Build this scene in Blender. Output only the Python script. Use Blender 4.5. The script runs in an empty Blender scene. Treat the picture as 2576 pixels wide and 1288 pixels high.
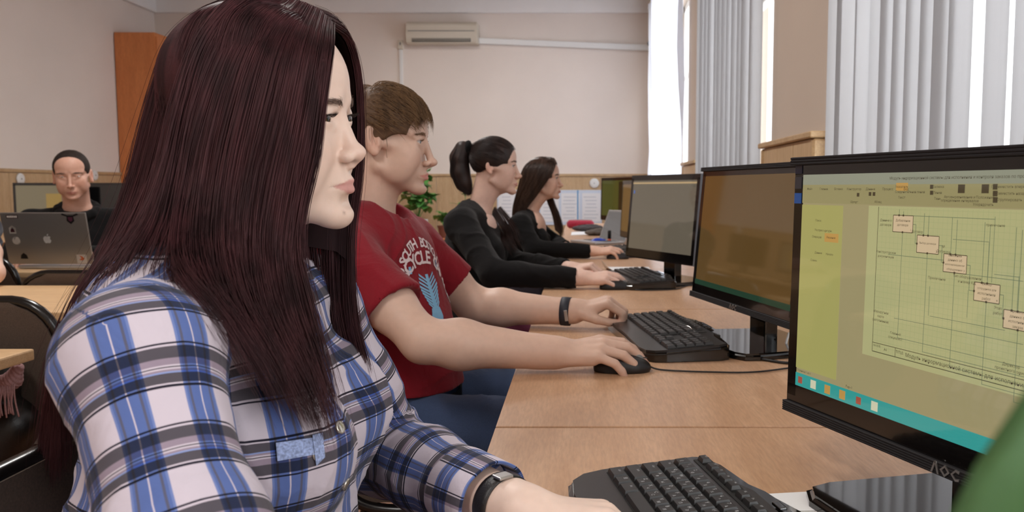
import bpy, bmesh, math, random
import numpy as np
from mathutils import Vector, Matrix
from mathutils.bvhtree import BVHTree
random.seed(7); rng = np.random.default_rng(7)
SC = bpy.context.scene
COL = SC.collection
PI = math.pi

# ------------------------------------------------------------------ camera
F_PX, CX, CY, HOR = 2060.0, 1455.0, 644.0, 474.0
CAMZ = 1.088
PITCH = math.atan((CY - HOR) / F_PX)
cam_d = bpy.data.cameras.new('camera'); cam = bpy.data.objects.new('camera', cam_d); COL.objects.link(cam)
cam_d.sensor_width = 36.0; cam_d.lens = 36.0 * F_PX / 2576.0
cam_d.shift_x = -(CX - 1288.0) / 2576.0
cam.location = (0, 0, CAMZ); cam.rotation_euler = (PI / 2 - PITCH, 0, 0)
cam_d.clip_start = 0.02; cam_d.clip_end = 200
cam_d.dof.use_dof = True; cam_d.dof.focus_distance = 1.0; cam_d.dof.aperture_fstop = 11.0
SC.camera = cam
vs = SC.view_settings
vs.view_transform = 'Standard'; vs.look = 'None'; vs.gamma = 1.0; vs.use_curve_mapping = False
vs.exposure = 0.70

# ------------------------------------------------------------------ world and lights
wd = bpy.data.worlds.new('sky'); SC.world = wd; wd.use_nodes = True
bg = wd.node_tree.nodes['Background']
bg.inputs[0].default_value = (0.93, 0.97, 1.0, 1); bg.inputs[1].default_value = 1.4
def area(name, loc, rot, sx, sy, power, color):
    l = bpy.data.lights.new(name, 'AREA'); l.shape = 'RECTANGLE'; l.size = sx; l.size_y = sy
    l.energy = power; l.color = color
    o = bpy.data.objects.new(name, l); COL.objects.link(o); o.location = loc; o.rotation_euler = rot
    return o
DAY = (0.97, 0.985, 1.0)
# daylight entering through the tall windows of the right-hand wall (each lamp fills its window opening)
area('daylight_window_a', (1.32, 1.85, 1.95), (0, PI / 2, 0), 2.1, 1.8, 13, DAY)
area('daylight_window_b', (1.32, 4.6, 1.95), (0, PI / 2, 0), 2.1, 1.8, 13, DAY)
area('daylight_window_c', (1.32, 7.6, 1.95), (0, PI / 2, 0), 2.1, 1.8, 45, DAY)
area('daylight_window_d', (1.32, -1.0, 1.95), (0, PI / 2, 0), 2.1, 1.8, 34, DAY)
ADDED_LAMPS = [(-1.3, -0.9), (-1.3, 3.0), (-1.3, 6.9)]  # positions of unseen ceiling lamps, added for extra room light
ADDED_LAMP_POWER = 26

# ------------------------------------------------------------------ helpers
def ray(x, y):
    u = (x - CX) / F_PX; v = (CY - y) / F_PX
    c, s = math.cos(PITCH), math.sin(PITCH)
    return Vector((u, c + v * s, v * c - s))
def P(x, y, Y):
    d = ray(x, y); return Vector((d.x * Y / d.y, Y, CAMZ + d.z * Y / d.y))
def PZ(x, y, z):
    d = ray(x, y); t = (z - CAMZ) / d.z; return Vector((d.x * t, d.y * t, z))
def PX(x, y, X):
    d = ray(x, y); t = X / d.x; return Vector((X, d.y * t, CAMZ + d.z * t))
def lin(c):
    c = c / 255.0
    return c / 12.92 if c <= 0.04045 else ((c + 0.055) / 1.055) ** 2.4
def rgb(r, g, b): return (lin(r), lin(g), lin(b), 1.0)

MATS = {}
class NB:
    def __init__(s, name):
        m = bpy.data.materials.new(name); m.use_nodes = True; s.m = m; s.nt = m.node_tree
        s.b = s.nt.nodes['Principled BSDF']; MATS[name] = m
    def n(s, t, **k):
        o = s.nt.nodes.new(t)
        for a, v in k.items():
            if a.startswith('i_'):
                key = a[2:]; key = int(key) if key.isdigit() else key.replace('_', ' ')
                o.inputs[key].default_value = v
            else: setattr(o, a, v)
        return o
    def l(s, a, b): s.nt.links.new(a, b)
def mat(name, col, rough=0.5, metal=0.0, spec=0.5, var=0.0, vscale=20.0, vstretch=(1, 1, 1), bump=0.0, bscale=200.0, bstretch=(1, 1, 1),
        emit=None, estr=0.0, sss=0.0, coat=0.0, trans=0.0, sheen=0.0, col2=None):
    if name in MATS: return MATS[name]
    nb = NB(name); b = nb.b
    b.inputs['Base Color'].default_value = col; b.inputs['Roughness'].default_value = rough
    b.inputs['Metallic'].default_value = metal; b.inputs['Specular IOR Level'].default_value = spec
    if coat: b.inputs['Coat Weight'].default_value = coat; b.inputs['Coat Roughness'].default_value = 0.03
    if sheen: b.inputs['Sheen Weight'].default_value = sheen
    if trans: b.inputs['Transmission Weight'].default_value = trans
    if sss:
        b.inputs['Subsurface Weight'].default_value = sss; b.inputs['Subsurface Radius'].default_value = (1, .35, .2); b.inputs['Subsurface Scale'].default_value = 0.008
    if emit:
        b.inputs['Emission Color'].default_value = emit; b.inputs['Emission Strength'].default_value = estr
    if var or bump:
        tc = nb.n('ShaderNodeTexCoord')
    if var:
        mp = nb.n('ShaderNodeMapping'); mp.inputs['Scale'].default_value = vstretch
        nz = nb.n('ShaderNodeTexNoise', i_Scale=vscale, i_Detail=4.0)
        nb.l(tc.outputs['Object'], mp.inputs[0]); nb.l(mp.outputs[0], nz.inputs['Vector'])
        mx = nb.n('ShaderNodeMix', data_type='RGBA')
        c2 = col2 or tuple(max(0, c * (1 - var)) for c in col[:3]) + (1,)
        c1 = tuple(min(1, c * (1 + var * .5)) for c in col[:3]) + (1,)
        mx.inputs[6].default_value = c1; mx.inputs[7].default_value = c2
        cr = nb.n('ShaderNodeMapRange', i_1=0.3, i_2=0.7); nb.l(nz.outputs[0], cr.inputs[0])
        nb.l(cr.outputs[0], mx.inputs[0]); nb.l(mx.outputs[2], b.inputs['Base Color'])
    if bump:
        mp = nb.n('ShaderNodeMapping'); mp.inputs['Scale'].default_value = bstretch
        nz = nb.n('ShaderNodeTexNoise', i_Scale=bscale, i_Detail=3.0)
        bp = nb.n('ShaderNodeBump', i_Strength=bump, i_Distance=0.002)
        nb.l(tc.outputs['Object'], mp.inputs[0]); nb.l(mp.outputs[0], nz.inputs['Vector'])
        nb.l(nz.outputs[0], bp.inputs['Height']); nb.l(bp.outputs[0], b.inputs['Normal'])
    return nb.m

def link(name, me, m=None, parent=None, loc=None, rot=None, smooth=False):
    o = bpy.data.objects.new(name, me); COL.objects.link(o)
    if m is not None and not me.materials: me.materials.append(m)
    if parent is not None: o.parent = parent
    if loc is not None: o.location = loc
    if rot is not None: o.rotation_euler = rot
    if smooth: me.polygons.foreach_set('use_smooth', [True] * len(me.polygons))
    return o
def tag(o, label, cat, group=None):
    o['label'] = label; o['category'] = cat
    if group: o['group'] = group
    return o
def thing(name, label, cat, loc=(0, 0, 0), rotz=0.0, group=None):
    o = bpy.data.objects.new(name, None); COL.objects.link(o); o.empty_display_size = 0.1
    o.location = loc; o.rotation_euler = (0, 0, rotz)
    return tag(o, label, cat, group)
def struct(o): o['kind'] = 'structure'; return o
def bm_mesh(bm, name='m'):
    me = bpy.data.meshes.new(name); bm.to_mesh(me); bm.free(); return me
def bx(bm, c, s, rz=0.0, bev=0.0, seg=2, M=None):
    """box of size s centred at c into bm"""
    t = bmesh.new(); bmesh.ops.create_cube(t, size=1.0)
    for v in t.verts: v.co = Vector((v.co.x * s[0], v.co.y * s[1], v.co.z * s[2]))
    if bev: bmesh.ops.bevel(t, geom=t.edges[:], offset=bev, segments=seg, affect='EDGES', profile=0.6)
    T = Matrix.Translation(c) @ Matrix.Rotation(rz, 4, 'Z')
    if M is not None: T = M @ T
    t.transform(T); me = bpy.data.meshes.new('t'); t.to_mesh(me); t.free(); bm.from_mesh(me); bpy.data.meshes.remove(me)
    return bm
def box(name, c, s, m, parent=None, bev=0.0, rz=0.0, seg=2, smooth=False):
    """box object with its origin at its centre"""
    bm = bmesh.new(); bx(bm, (0, 0, 0), s, 0, bev, seg)
    o = link(name, bm_mesh(bm, name), m, parent, c, (0, 0, rz)); return o
def sweep(bm, pts, r, n=8, closed=False, caps=True, flat=1.0):
    """round tube along points; r number or list"""
    pts = [Vector(p) for p in pts]; N = len(pts); rs = r if isinstance(r, (list, tuple)) else [r] * N
    rings = []; up = None
    for i, p in enumerate(pts):
        if closed: t = pts[(i + 1) % N] - pts[i - 1]
        else: t = pts[min(i + 1, N - 1)] - pts[max(i - 1, 0)]
        t.normalize()
        if up is None:
            up = Vector((0, 0, 1)) if abs(t.z) < .9 else Vector((1, 0, 0))
        s = t.cross(up)
        if s.length < 1e-5: s = t.orthogonal()
        s.normalize(); up = s.cross(t).normalized()
        rings.append([bm.verts.new(p + (s * math.cos(a) + up * math.sin(a) * flat) * rs[i]) for a in [2 * PI * k / n for k in range(n)]])
    for i in range(N if closed else N - 1):
        A, B = rings[i], rings[(i + 1) % N]
        for k in range(n): bm.faces.new((A[k], A[(k + 1) % n], B[(k + 1) % n], B[k]))
    if caps and not closed:
        bm.faces.new(rings[0]); bm.faces.new(rings[-1][::-1])
    return bm
def smooth_pts(pts, k=6):
    """Catmull-Rom"""
    pts = [Vector(p) for p in pts]; out = []
    for i in range(len(pts) - 1):
        p0, p1, p2, p3 = pts[max(i - 1, 0)], pts[i], pts[i + 1], pts[min(i + 2, len(pts) - 1)]
        for j in range(k):
            t = j / k
            out.append(0.5 * ((2 * p1) + (p2 - p0) * t + (2 * p0 - 5 * p1 + 4 * p2 - p3) * t * t + (3 * p1 - p0 - 3 * p2 + p3) * t ** 3))
    out.append(pts[-1]); return out
def tube(name, pts, r, m, parent=None, n=8, k=6, closed=False):
    bm = bmesh.new(); sweep(bm, smooth_pts(pts, k) if k else pts, r, n, closed)
    bmesh.ops.recalc_face_normals(bm, faces=bm.faces[:])
    return link(name, bm_mesh(bm, name), m, parent, smooth=True)
def lathe(bm, prof, n=24, M=None):
    rings = []
    for r, z in prof:
        rings.append([bm.verts.new((M or Matrix()) @ Vector((r * math.cos(2 * PI * k / n), r * math.sin(2 * PI * k / n), z))) for k in range(n)])
    for A, B in zip(rings, rings[1:]):
        for k in range(n): bm.faces.new((A[k], A[(k + 1) % n], B[(k + 1) % n], B[k]))
    bm.faces.new(rings[0][::-1]); bm.faces.new(rings[-1])
    return bm
def prism(bm, poly, z0, z1, M=None):
    """extrude a polygon (list of xy) from z0 to z1"""
    M = M or Matrix()
    a = [bm.verts.new(M @ Vector((x, y, z0))) for x, y in poly]; b = [bm.verts.new(M @ Vector((x, y, z1))) for x, y in poly]
    n = len(poly)
    bm.faces.new(a[::-1]); bm.faces.new(b)
    for i in range(n): bm.faces.new((a[i], a[(i + 1) % n], b[(i + 1) % n], b[i]))
    return bm
def rrect(w, d, r, n=5, cx=0, cy=0):
    out = []
    for sx, sy, a0 in ((1, 1, 0), (-1, 1, PI / 2), (-1, -1, PI), (1, -1, 1.5 * PI)):
        for i in range(n + 1):
            a = a0 + i * PI / 2 / n
            out.append((cx + sx * (w / 2 - r) + r * math.cos(a), cy + sy * (d / 2 - r) + r * math.sin(a)))
    return out
def text_mesh(s, size, align='CENTER', extrude=0.0, bold=0.0, res=1, space=1.0):
    cu = bpy.data.curves.new('txt', 'FONT'); cu.body = s.replace('\u0444', '\u03c6'); cu.size = size; cu.align_x = align; cu.align_y = 'CENTER'
    cu.extrude = extrude; cu.resolution_u = res; cu.offset = bold; cu.space_character = space
    o = bpy.data.objects.new('txt', cu); COL.objects.link(o)
    dg = bpy.context.evaluated_depsgraph_get()
    me = bpy.data.meshes.new_from_object(o.evaluated_get(dg)); bpy.data.objects.remove(o); bpy.data.curves.remove(cu)
    me.materials.clear(); return me
def add_mesh(bm, me, M):
    me.transform(M); bm.from_mesh(me); bpy.data.meshes.remove(me)
def copy_tree(o, parent=None, link_parent=True):
    c = o.copy(); COL.objects.link(c)
    if parent is not None: c.parent = parent
    for ch in o.children: copy_tree(ch, c)
    return c

# ------------------------------------------------------------------ materials
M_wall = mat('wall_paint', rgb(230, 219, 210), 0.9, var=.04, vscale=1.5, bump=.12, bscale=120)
M_white = mat('white_paint', rgb(242, 241, 240), 0.8, var=.03, vscale=3)
M_ceil = mat('ceiling_paint', rgb(222, 214, 206), 0.9, var=.03, vscale=2)
M_plastic_w = mat('white_plastic', rgb(226, 226, 224), 0.4)
M_ac = mat('aged_plastic', rgb(205, 196, 180), 0.45)
M_blackpl = mat('black_plastic', rgb(24, 22, 23), 0.42, bump=.05, bscale=900)
M_gloss = mat('piano_black', rgb(9, 8, 8), 0.07, coat=.5)
M_darkgrey = mat('dark_grey_plastic', rgb(40, 38, 40), 0.45)
M_grey = mat('grey_plastic', rgb(120, 118, 116), 0.5)
M_tube = mat('black_enamel_tube', rgb(14, 12, 12), 0.22)
M_chairfab = mat('brown_chair_fabric', rgb(82, 68, 58), 0.95, var=.25, vscale=400, bump=.3, bscale=700)
M_metal = mat('brushed_metal', rgb(175, 172, 170), 0.35, metal=.9)
M_chrome = mat('chrome', rgb(210, 208, 205), 0.12, metal=1.0)
M_paper = mat('white_paper', rgb(232, 232, 234), 0.85)
M_cable = mat('black_cable', rgb(22, 21, 21), 0.5)
def wood(name, c1, c2, scale, stretch, rough=.42, bump=.03, coat=0.0):
    nb = NB(name); b = nb.b
    tc = nb.n('ShaderNodeTexCoord'); mp = nb.n('ShaderNodeMapping'); mp.inputs['Scale'].default_value = stretch
    oi = nb.n('ShaderNodeObjectInfo'); ad = nb.n('ShaderNodeVectorMath', operation='ADD')
    mu = nb.n('ShaderNodeMath', operation='MULTIPLY', i_1=37.0); nb.l(oi.outputs['Random'], mu.inputs[0])
    nb.l(tc.outputs['Object'], mp.inputs[0]); nb.l(mp.outputs[0], ad.inputs[0]); nb.l(mu.outputs[0], ad.inputs[1])
    n1 = nb.n('ShaderNodeTexNoise', i_Scale=scale, i_Detail=6.0, i_Roughness=.6, i_Distortion=.6)
    n2 = nb.n('ShaderNodeTexNoise', i_Scale=scale * 9, i_Detail=3.0)
    nb.l(ad.outputs[0], n1.inputs['Vector']); nb.l(ad.outputs[0], n2.inputs['Vector'])
    mr = nb.n('ShaderNodeMapRange', i_1=.3, i_2=.7); nb.l(n1.outputs[0], mr.inputs[0])
    mr2 = nb.n('ShaderNodeMapRange', i_1=.35, i_2=.75, i_3=0.0, i_4=.55); nb.l(n2.outputs[0], mr2.inputs[0])
    mx = nb.n('ShaderNodeMix', data_type='RGBA'); mx.inputs[6].default_value = c1; mx.inputs[7].default_value = c2
    nb.l(mr.outputs[0], mx.inputs[0])
    mx2 = nb.n('ShaderNodeMix', data_type='RGBA'); nb.l(mx.outputs[2], mx2.inputs[6])
    mx2.inputs[7].default_value = tuple(c * .72 for c in c2[:3]) + (1,)
    nb.l(mr2.outputs[0], mx2.inputs[0]); nb.l(mx2.outputs[2], b.inputs['Base Color'])
    b.inputs['Roughness'].default_value = rough
    if coat: b.inputs['Coat Weight'].default_value = coat; b.inputs['Coat Roughness'].default_value = .15
    bp = nb.n('ShaderNodeBump', i_Strength=bump, i_Distance=.001); nb.l(n2.outputs[0], bp.inputs['Height']); nb.l(bp.outputs[0], b.inputs['Normal'])
    return nb.m
M_desk = wood('desk_laminate', rgb(208, 168, 134), rgb(188, 146, 112), 5.0, (6, .8, 6), .38, .02)
M_desk_l = wood('pale_table_laminate', rgb(226, 190, 146), rgb(210, 170, 126), 5.0, (.8, 6, 6), .4, .02)
M_edge = wood('desk_edge_band', rgb(205, 165, 128), rgb(186, 146, 108), 5.0, (6, 1, 6), .5)
M_wains = wood('wainscot_laminate', rgb(208, 178, 140), rgb(190, 158, 118), 4.0, (9, 9, .7), .55)
M_cap = wood('wainscot_cap', rgb(206, 176, 134), rgb(180, 146, 106), 4.0, (4, 4, 4), .5)
M_ward = wood('orange_wardrobe_wood', rgb(224, 142, 84), rgb(204, 124, 70), 4.0, (6, 6, .8), .5)
M_floor = wood('floor_plank_wood', rgb(160, 106, 66), rgb(128, 78, 46), 4.0, (7, .7, 7), .35, .05, coat=.2)
M_floor_d = mat('floor_base', rgb(66, 42, 28), .7)

# ------------------------------------------------------------------ room shell
XL, XR, YB, YF, ZC = -4.82, 0.86, 9.5, -3.2, 3.24
def wallbox(name, lo, hi, m):
    c = [(a + b) / 2 for a, b in zip(lo, hi)]; s = [b - a for a, b in zip(lo, hi)]
    return struct(box(name, c, s, m))
floor = wallbox('floor', (XL - .2, YF - .2, -.12), (XR + .6, YB + .2, -.012), M_floor_d)
wallbox('ceiling', (XL - .2, YF - .2, ZC), (XR + .6, YB + .2, ZC + .15), M_ceil)
wallbox('wall_back', (XL - .2, YB, 0), (XR + .6, YB + .2, ZC), M_wall)
wallbox('wall_left', (XL - .2, YF, 0), (XL, YB, ZC), M_wall)
wallbox('wall_front', (XL - .2, YF - .2, 0), (XR + .6, YF, ZC), M_wall)
# planks
pl_w, pl_l = .14, 1.35
pm = {}
def plank(x0, x1, y0, y1):
    key = (round(x1 - x0, 3), round(y1 - y0, 3))
    if key not in pm:
        bm = bmesh.new(); bx(bm, (0, 0, 0), (x1 - x0 - .0022, y1 - y0 - .0022, .012), 0, .0012, 1); pm[key] = bm_mesh(bm, 'plank'); pm[key].materials.append(M_floor)
    o = bpy.data.objects.new('plank', pm[key]); COL.objects.link(o); o.parent = floor
    o.location = Vector(((x0 + x1) / 2, (y0 + y1) / 2, -.006)) - floor.location
i = 0; x = XL
while x < XR:
    w = min(pl_w * (1 if x > -2.5 else 3), XR - x); y = YF - (i % 3) * .45
    while y < YB:
        L = pl_l if x > -2.5 and y < 4 else 3.0
        a, b = max(y, YF), min(y + L, YB)
        if b - a > .05: plank(x, x + w, a, b)
        y += L
    x += w; i += 1
# window wall: lower wall, lintel, piers
WIN = [(-2.1, .22), (.62, 2.80), (3.68, 5.62), (6.5, 8.95)]
SILL, HEAD = .84, 3.02
bm = bmesh.new()
def bb(lo, hi): bx(bm, [(a + b) / 2 for a, b in zip(lo, hi)], [b - a for a, b in zip(lo, hi)])
bb((XR, YF, 0), (XR + .42, YB, SILL)); bb((XR, YF, HEAD), (XR + .42, YB, ZC))
edges = [YF] + [v for w in WIN for v in w] + [YB]
for a, b in zip(edges[0::2], edges[1::2]): bb((XR, a, SILL), (XR + .42, b, HEAD))
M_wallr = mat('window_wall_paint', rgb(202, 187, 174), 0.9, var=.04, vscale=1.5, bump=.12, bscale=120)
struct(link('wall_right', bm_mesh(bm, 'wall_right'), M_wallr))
M_frame = mat('window_frame_paint', rgb(236, 236, 234), .35)
nb = NB('window_glass'); nb.nt.nodes.remove(nb.b)
tr = nb.n('ShaderNodeBsdfTransparent'); gl = nb.n('ShaderNodeBsdfGlossy', i_Roughness=0.02); mxs = nb.n('ShaderNodeMixShader', i_0=.06)
nb.l(tr.outputs[0], mxs.inputs[1]); nb.l(gl.outputs[0], mxs.inputs[2]); nb.l(mxs.outputs[0], nb.nt.nodes['Material Output'].inputs[0]); M_glass = nb.m
for k, (a, b) in enumerate(WIN):
    bm = bmesh.new(); xg = XR + .30; c = (a + b) / 2; L = b - a
    for z, t in ((SILL + .035, .07), (HEAD - .035, .07), (2.25, .06)): bx(bm, (xg, c, z), (.06, L, t), 0, .004, 1)
    for y in (a + .035, b - .035, c): bx(bm, (xg, y, (SILL + HEAD) / 2), (.06, .07, HEAD - SILL), 0, .004, 1)
    w = struct(link('window_%d' % (k + 1), bm_mesh(bm, 'window'), M_frame))
    for y0, y1 in ((a + .07, c - .035), (c + .035, b - .07)):
        for z0, z1 in ((SILL + .07, 2.22), (2.28, HEAD - .07)):
            box('pane', (xg, (y0 + y1) / 2, (z0 + z1) / 2), (.006, y1 - y0, z1 - z0), M_glass, w)
    box('window_sill', (XR + .13, c, SILL + .012), (.34, L, .024), M_frame, w, .004)
# cornice (white band under the ceiling) and wainscot with cap rail
def trim(name, lo, hi, m, bev=.004): 
    o = box(name, [(a + b) / 2 for a, b in zip(lo, hi)], [b - a for a, b in zip(lo, hi)], m, None, bev, 0, 1); return struct(o)
trim('trim_1', (XL, YB - .05, ZC - .17), (XR, YB, ZC), M_white)
trim('trim_2', (XL, YF, ZC - .17), (XL + .05, YB - .05, ZC), M_white)
WZ = 1.255
t3 = trim('trim_3', (XL, YB - .028, WZ - .03), (XR, YB, WZ), M_cap)
t4 = trim('trim_4', (XL, YF, WZ - .03), (XL + .028, YB - .028, WZ), M_cap)
bmp = bmesh.new(); bx(bmp, (0, 0, 0), (.626, .014, WZ - .034), 0, .003, 1); mpn = bm_mesh(bmp, 'panel'); mpn.materials.append(M_wains)
n = 9
for k in range(n):
    o = bpy.data.objects.new('panel', mpn); COL.objects.link(o); o.parent = t3
    o.location = Vector((XL + .03 + .315 + k * .63, YB - .0075, (WZ - .03) / 2)) - t3.location
for k in range(20):
    o = bpy.data.objects.new('panel', mpn); COL.objects.link(o); o.parent = t4; o.rotation_euler = (0, 0, PI / 2)
    o.location = Vector((XL + .0075, YB - .35 - k * .63, (WZ - .03) / 2)) - t4.location
# wainscot boxes on the window piers
for k, (a, b) in enumerate([(2.86, 3.62), (5.72, 6.40), (.24, .58)]):
    xo = XR - .055
    t = trim('trim_%d' % (5 + k), (xo - .012, a - .03, 1.262), (XR, b + .03, 1.285), M_cap)
    def sub(name, lo, hi, m, bev=.002): box(name, Vector([(p + q) / 2 for p, q in zip(lo, hi)]) - t.location, [q - p for p, q in zip(lo, hi)], m, t, bev, 0, 1)
    sub('corner_post', (xo, a - .025, .0), (XR, a + .01, 1.26), M_cap, .008)
    sub('corner_post', (xo, b - .01, .0), (XR, b + .025, 1.26), M_cap, .008)
    nbd = 3
    for q in range(nbd):
        y0 = a + .012 + q * (b - a - .024) / nbd; y1 = y0 + (b - a - .024) / nbd - .004
        sub('panel', (xo + .006, y0, .0), (XR, y1, 1.26), M_wains)
# wardrobe in the far left corner
t = thing('wardrobe', 'tall orange wooden wardrobe in the far corner against the left wall', 'wardrobe', (XL + .22, 9.06, 0))
box('carcass', (0, 0, 1.37), (.42, .84, 2.66), M_ward, t, .004)
for s in (-1, 1):
    d = box('door', (.221, s * .21, 1.37), (.02, .41, 2.58), M_ward, t, .003)
    box('handle', (.02, -s * .17, -.2), (.016, .012, .14), M_metal, d, .003)
box('plinth', (0, 0, .02), (.40, .82, .04), M_darkgrey, t)

# air conditioner
A0, A1 = P(1020, 82, 9.3), P(1200, 82, 9.3); zt, zb = P(1110, 53, 9.3).z, P(1110, 108, 9.3).z
w = A1.x - A0.x; h = zt - zb
t = thing('air_conditioner', 'aged white split air conditioner high on the back wall', 'air conditioner', ((A0.x + A1.x) / 2, 9.4, zb))
bm = bmesh.new(); prof = [(-.09, .0), (.1, .0), (.1, h), (-.06, h), (-.10, h * .86), (-.11, h * .45), (-.10, h * .12)]
prism(bm, [(y, z) for y, z in prof], -w / 2, w / 2, Matrix(((0, 0, 1, 0), (1, 0, 0, 0), (0, 1, 0, 0), (0, 0, 0, 1))))
bmesh.ops.bevel(bm, geom=bm.edges[:], offset=.008, segments=2, affect='EDGES'); bmesh.ops.recalc_face_normals(bm, faces=bm.faces[:])
link('casing', bm_mesh(bm, 'casing'), M_ac, t)
box('outlet', (0, -.1, h * .13), (w * .82, .03, h * .15), M_darkgrey, t, .004)
for k in range(2): box('louvre', (0, -.112, h * (.10 + .07 * k)), (w * .81, .02, .004), M_ac, t)
box('groove', (0, -.108, h * .55), (w * .93, .012, .008), M_grey, t, .002)
# pipe duct from the air conditioner to the window wall
q0, q1 = P(1202, 103, 9.47), P(1640, 121, 9.47)
dv = q1 - q0; o = box('pipe_duct', (q0 + q1) / 2, (dv.length, .05, .065), M_plastic_w, None, .006); o.rotation_euler = (0, -math.atan2(dv.z, dv.x), 0)
tag(o, 'white plastic pipe duct sloping from the air conditioner to the window', 'duct')
q0, q1 = P(1008, 124, 9.48), P(1012, 420, 9.48)
t = thing('cable_duct', 'thin vertical white cable duct with a small switch box on top', 'duct', (q0.x, 9.49, 1.28))
box('channel', (0, 0, (q0.z - 1.28) / 2), (.036, .02, q0.z - 1.28), M_plastic_w, t, .003)
b_ = box('switch_box', (0, -.01, q0.z - 1.28 + .05), (.055, .04, .10), M_ac, t, .006)
box('rocker', (0, -.022, .01), (.016, .01, .03), M_grey, b_, .002)
c = P(1637, 107, 9.3); t = thing('wall_camera', 'tiny black camera on a white bracket by the curtain top', 'camera', (c.x, 9.4, c.z))
bm = bmesh.new(); lathe(bm, [(.0, -.05), (.03, -.045), (.034, 0), (.03, .05), (.0, .055)], 16, Matrix.Rotation(PI / 2, 4, 'X')); link('housing', bm_mesh(bm, 'housing'), M_gloss, t, (0, -.04, 0), smooth=True)
box('bracket', (0, .05, .0), (.03, .1, .05), M_plastic_w, t, .004)
# round white wall plates on the wainscot
def disc(name, label, loc, rz, r):
    t = thing(name, label, 'wall plate', loc, rz, 'round white plates on the wainscot')
    bm = bmesh.new(); lathe(bm, [(r * .98, 0), (r, .004), (r, .008), (r * .93, .013), (r * .5, .015), (.004, .0155)], 32, Matrix.Rotation(PI / 2, 4, 'X')); link('plate', bm_mesh(bm, 'plate'), M_plastic_w, t, smooth=True)
    bm = bmesh.new(); lathe(bm, [(.006, 0), (.006, .004), (.003, .005)], 10, Matrix.Rotation(PI / 2, 4, 'X')); link('screw', bm_mesh(bm, 'screw'), M_grey, t, (0, -.0145, 0))
disc('wall_plate', 'round white plate on the back wall wainscot above the pinned sheets', P(1495, 461, YB - .018), 0, .056)
disc('wall_plate', 'round white plate on the left wall wainscot at the photo edge', PX(50, 450, XL + .018), PI / 2, .05)
disc('wall_plate', 'round white plate on the left wall just behind the seated man with the laptop', PX(237, 441, XL + .018), PI / 2, .05)

# assumed ceiling lamps, out of view, added to brighten the room (fluorescent panels)
for k, (x, y) in enumerate(ADDED_LAMPS):
    t = thing('added_ceiling_lamp', ['added long white ceiling lamp out of view, nearest the camera', 'added long white ceiling lamp out of view over the middle of the room', 'added long white ceiling lamp out of view near the back wall'][k], 'lamp', (x, y, ZC), 0, 'added ceiling lamps out of view')
    box('housing', (0, 0, -.03), (.3, 1.25, .06), M_frame, t, .005)
    box('diffuser', (0, 0, -.064), (.26, 1.2, .01), mat('added_lamp_diffuser', rgb(250, 250, 245), .5, emit=(1, .97, .94, 1), estr=3.0), t, .003)
    a = area('added_lamp_light', (0, 0, -.09), (0, 0, 0), .28, 1.2, ADDED_LAMP_POWER, (1, .975, .945)); a.parent = t
# ------------------------------------------------------------------ blinds and curtain
nb = NB('blind_fabric'); b = nb.b; b.inputs['Base Color'].default_value = rgb(206, 205, 206); b.inputs['Roughness'].default_value = .9
tl = nb.n('ShaderNodeBsdfTranslucent', i_0=rgb(226, 226, 230)); mx = nb.n('ShaderNodeMixShader', i_0=.38)
nb.l(b.outputs[0], mx.inputs[1]); nb.l(tl.outputs[0], mx.inputs[2]); nb.l(mx.outputs[0], nb.nt.nodes['Material Output'].inputs[0])
tc = nb.n('ShaderNodeTexCoord'); nz = nb.n('ShaderNodeTexNoise', i_Scale=300.0); mp = nb.n('ShaderNodeMapping'); mp.inputs['Scale'].default_value = (1, 1, .15)
nb.l(tc.outputs['Object'], mp.inputs[0]); nb.l(mp.outputs[0], nz.inputs['Vector']); bp = nb.n('ShaderNodeBump', i_Strength=.15, i_Distance=.001); nb.l(nz.outputs[0], bp.inputs['Height']); nb.l(bp.outputs[0], b.inputs['Normal'])
M_blind = nb.m
nb = NB('curtain_fabric'); b = nb.b; b.inputs['Base Color'].default_value = rgb(224, 228, 236); b.inputs['Roughness'].default_value = .9
tl = nb.n('ShaderNodeBsdfTranslucent', i_0=rgb(232, 238, 250)); mx = nb.n('ShaderNodeMixShader', i_0=.5)
nb.l(b.outputs[0], mx.inputs[1]); nb.l(tl.outputs[0], mx.inputs[2]); nb.l(mx.outputs[0], nb.nt.nodes['Material Output'].inputs[0]); M_curt = nb.m
XBL = .80
def slat(parent, ya, yb, turn, ztop, zbot, bow=.006):
    """one fabric slat whose trace along the window runs from ya to yb, turned by 'turn' (m of depth)"""
    bm = bmesh.new(); n = 5; rows = []
    for z in (zbot, ztop):
        r = []
        for i in range(n):
            t = i / (n - 1); r.append(bm.verts.new((turn * (t - .5) + bow * (1 - (2 * t - 1) ** 2), ya + (yb - ya) * t, z)))
        rows.append(r)
    for i in range(n - 1): bm.faces.new((rows[0][i], rows[0][i + 1], rows[1][i + 1], rows[1][i]))
    g = bmesh.ops.solidify(bm, geom=bm.faces[:], thickness=.0008)
    link('slat', bm_mesh(bm, 'slat'), M_blind, parent, smooth=True)
def yx(px): return (XBL) / ((px - CX) / F_PX)
t = thing('vertical_blind', 'white vertical slat blind hanging behind the nearest monitor', 'blind', (XBL, 0, 0))
for xa, xb, tn in ((2073, 2104, -.006), (2096, 2140, -.01), (2137, 2174, .0), (2183, 2216, -.02), (2208, 2246, -.02), (2240, 2277, -.02), (2272, 2314, -.02), (2308, 2354, -.02), (2346, 2376, -.03), (2368, 2428, .0),
                   (2458, 2517, .0), (2531, 2590, .0), (2580, 2660, -.02)):
    slat(t, yx(xb), yx(xa), tn, 2.98, .86)
y = yx(2665)
while y > .75: slat(t, y - .1, y, -.02, 2.98, .86); y -= .085
box('head_rail', (0, 1.75, 3.0), (.05, 2.1, .04), M_frame, t, .004)
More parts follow.
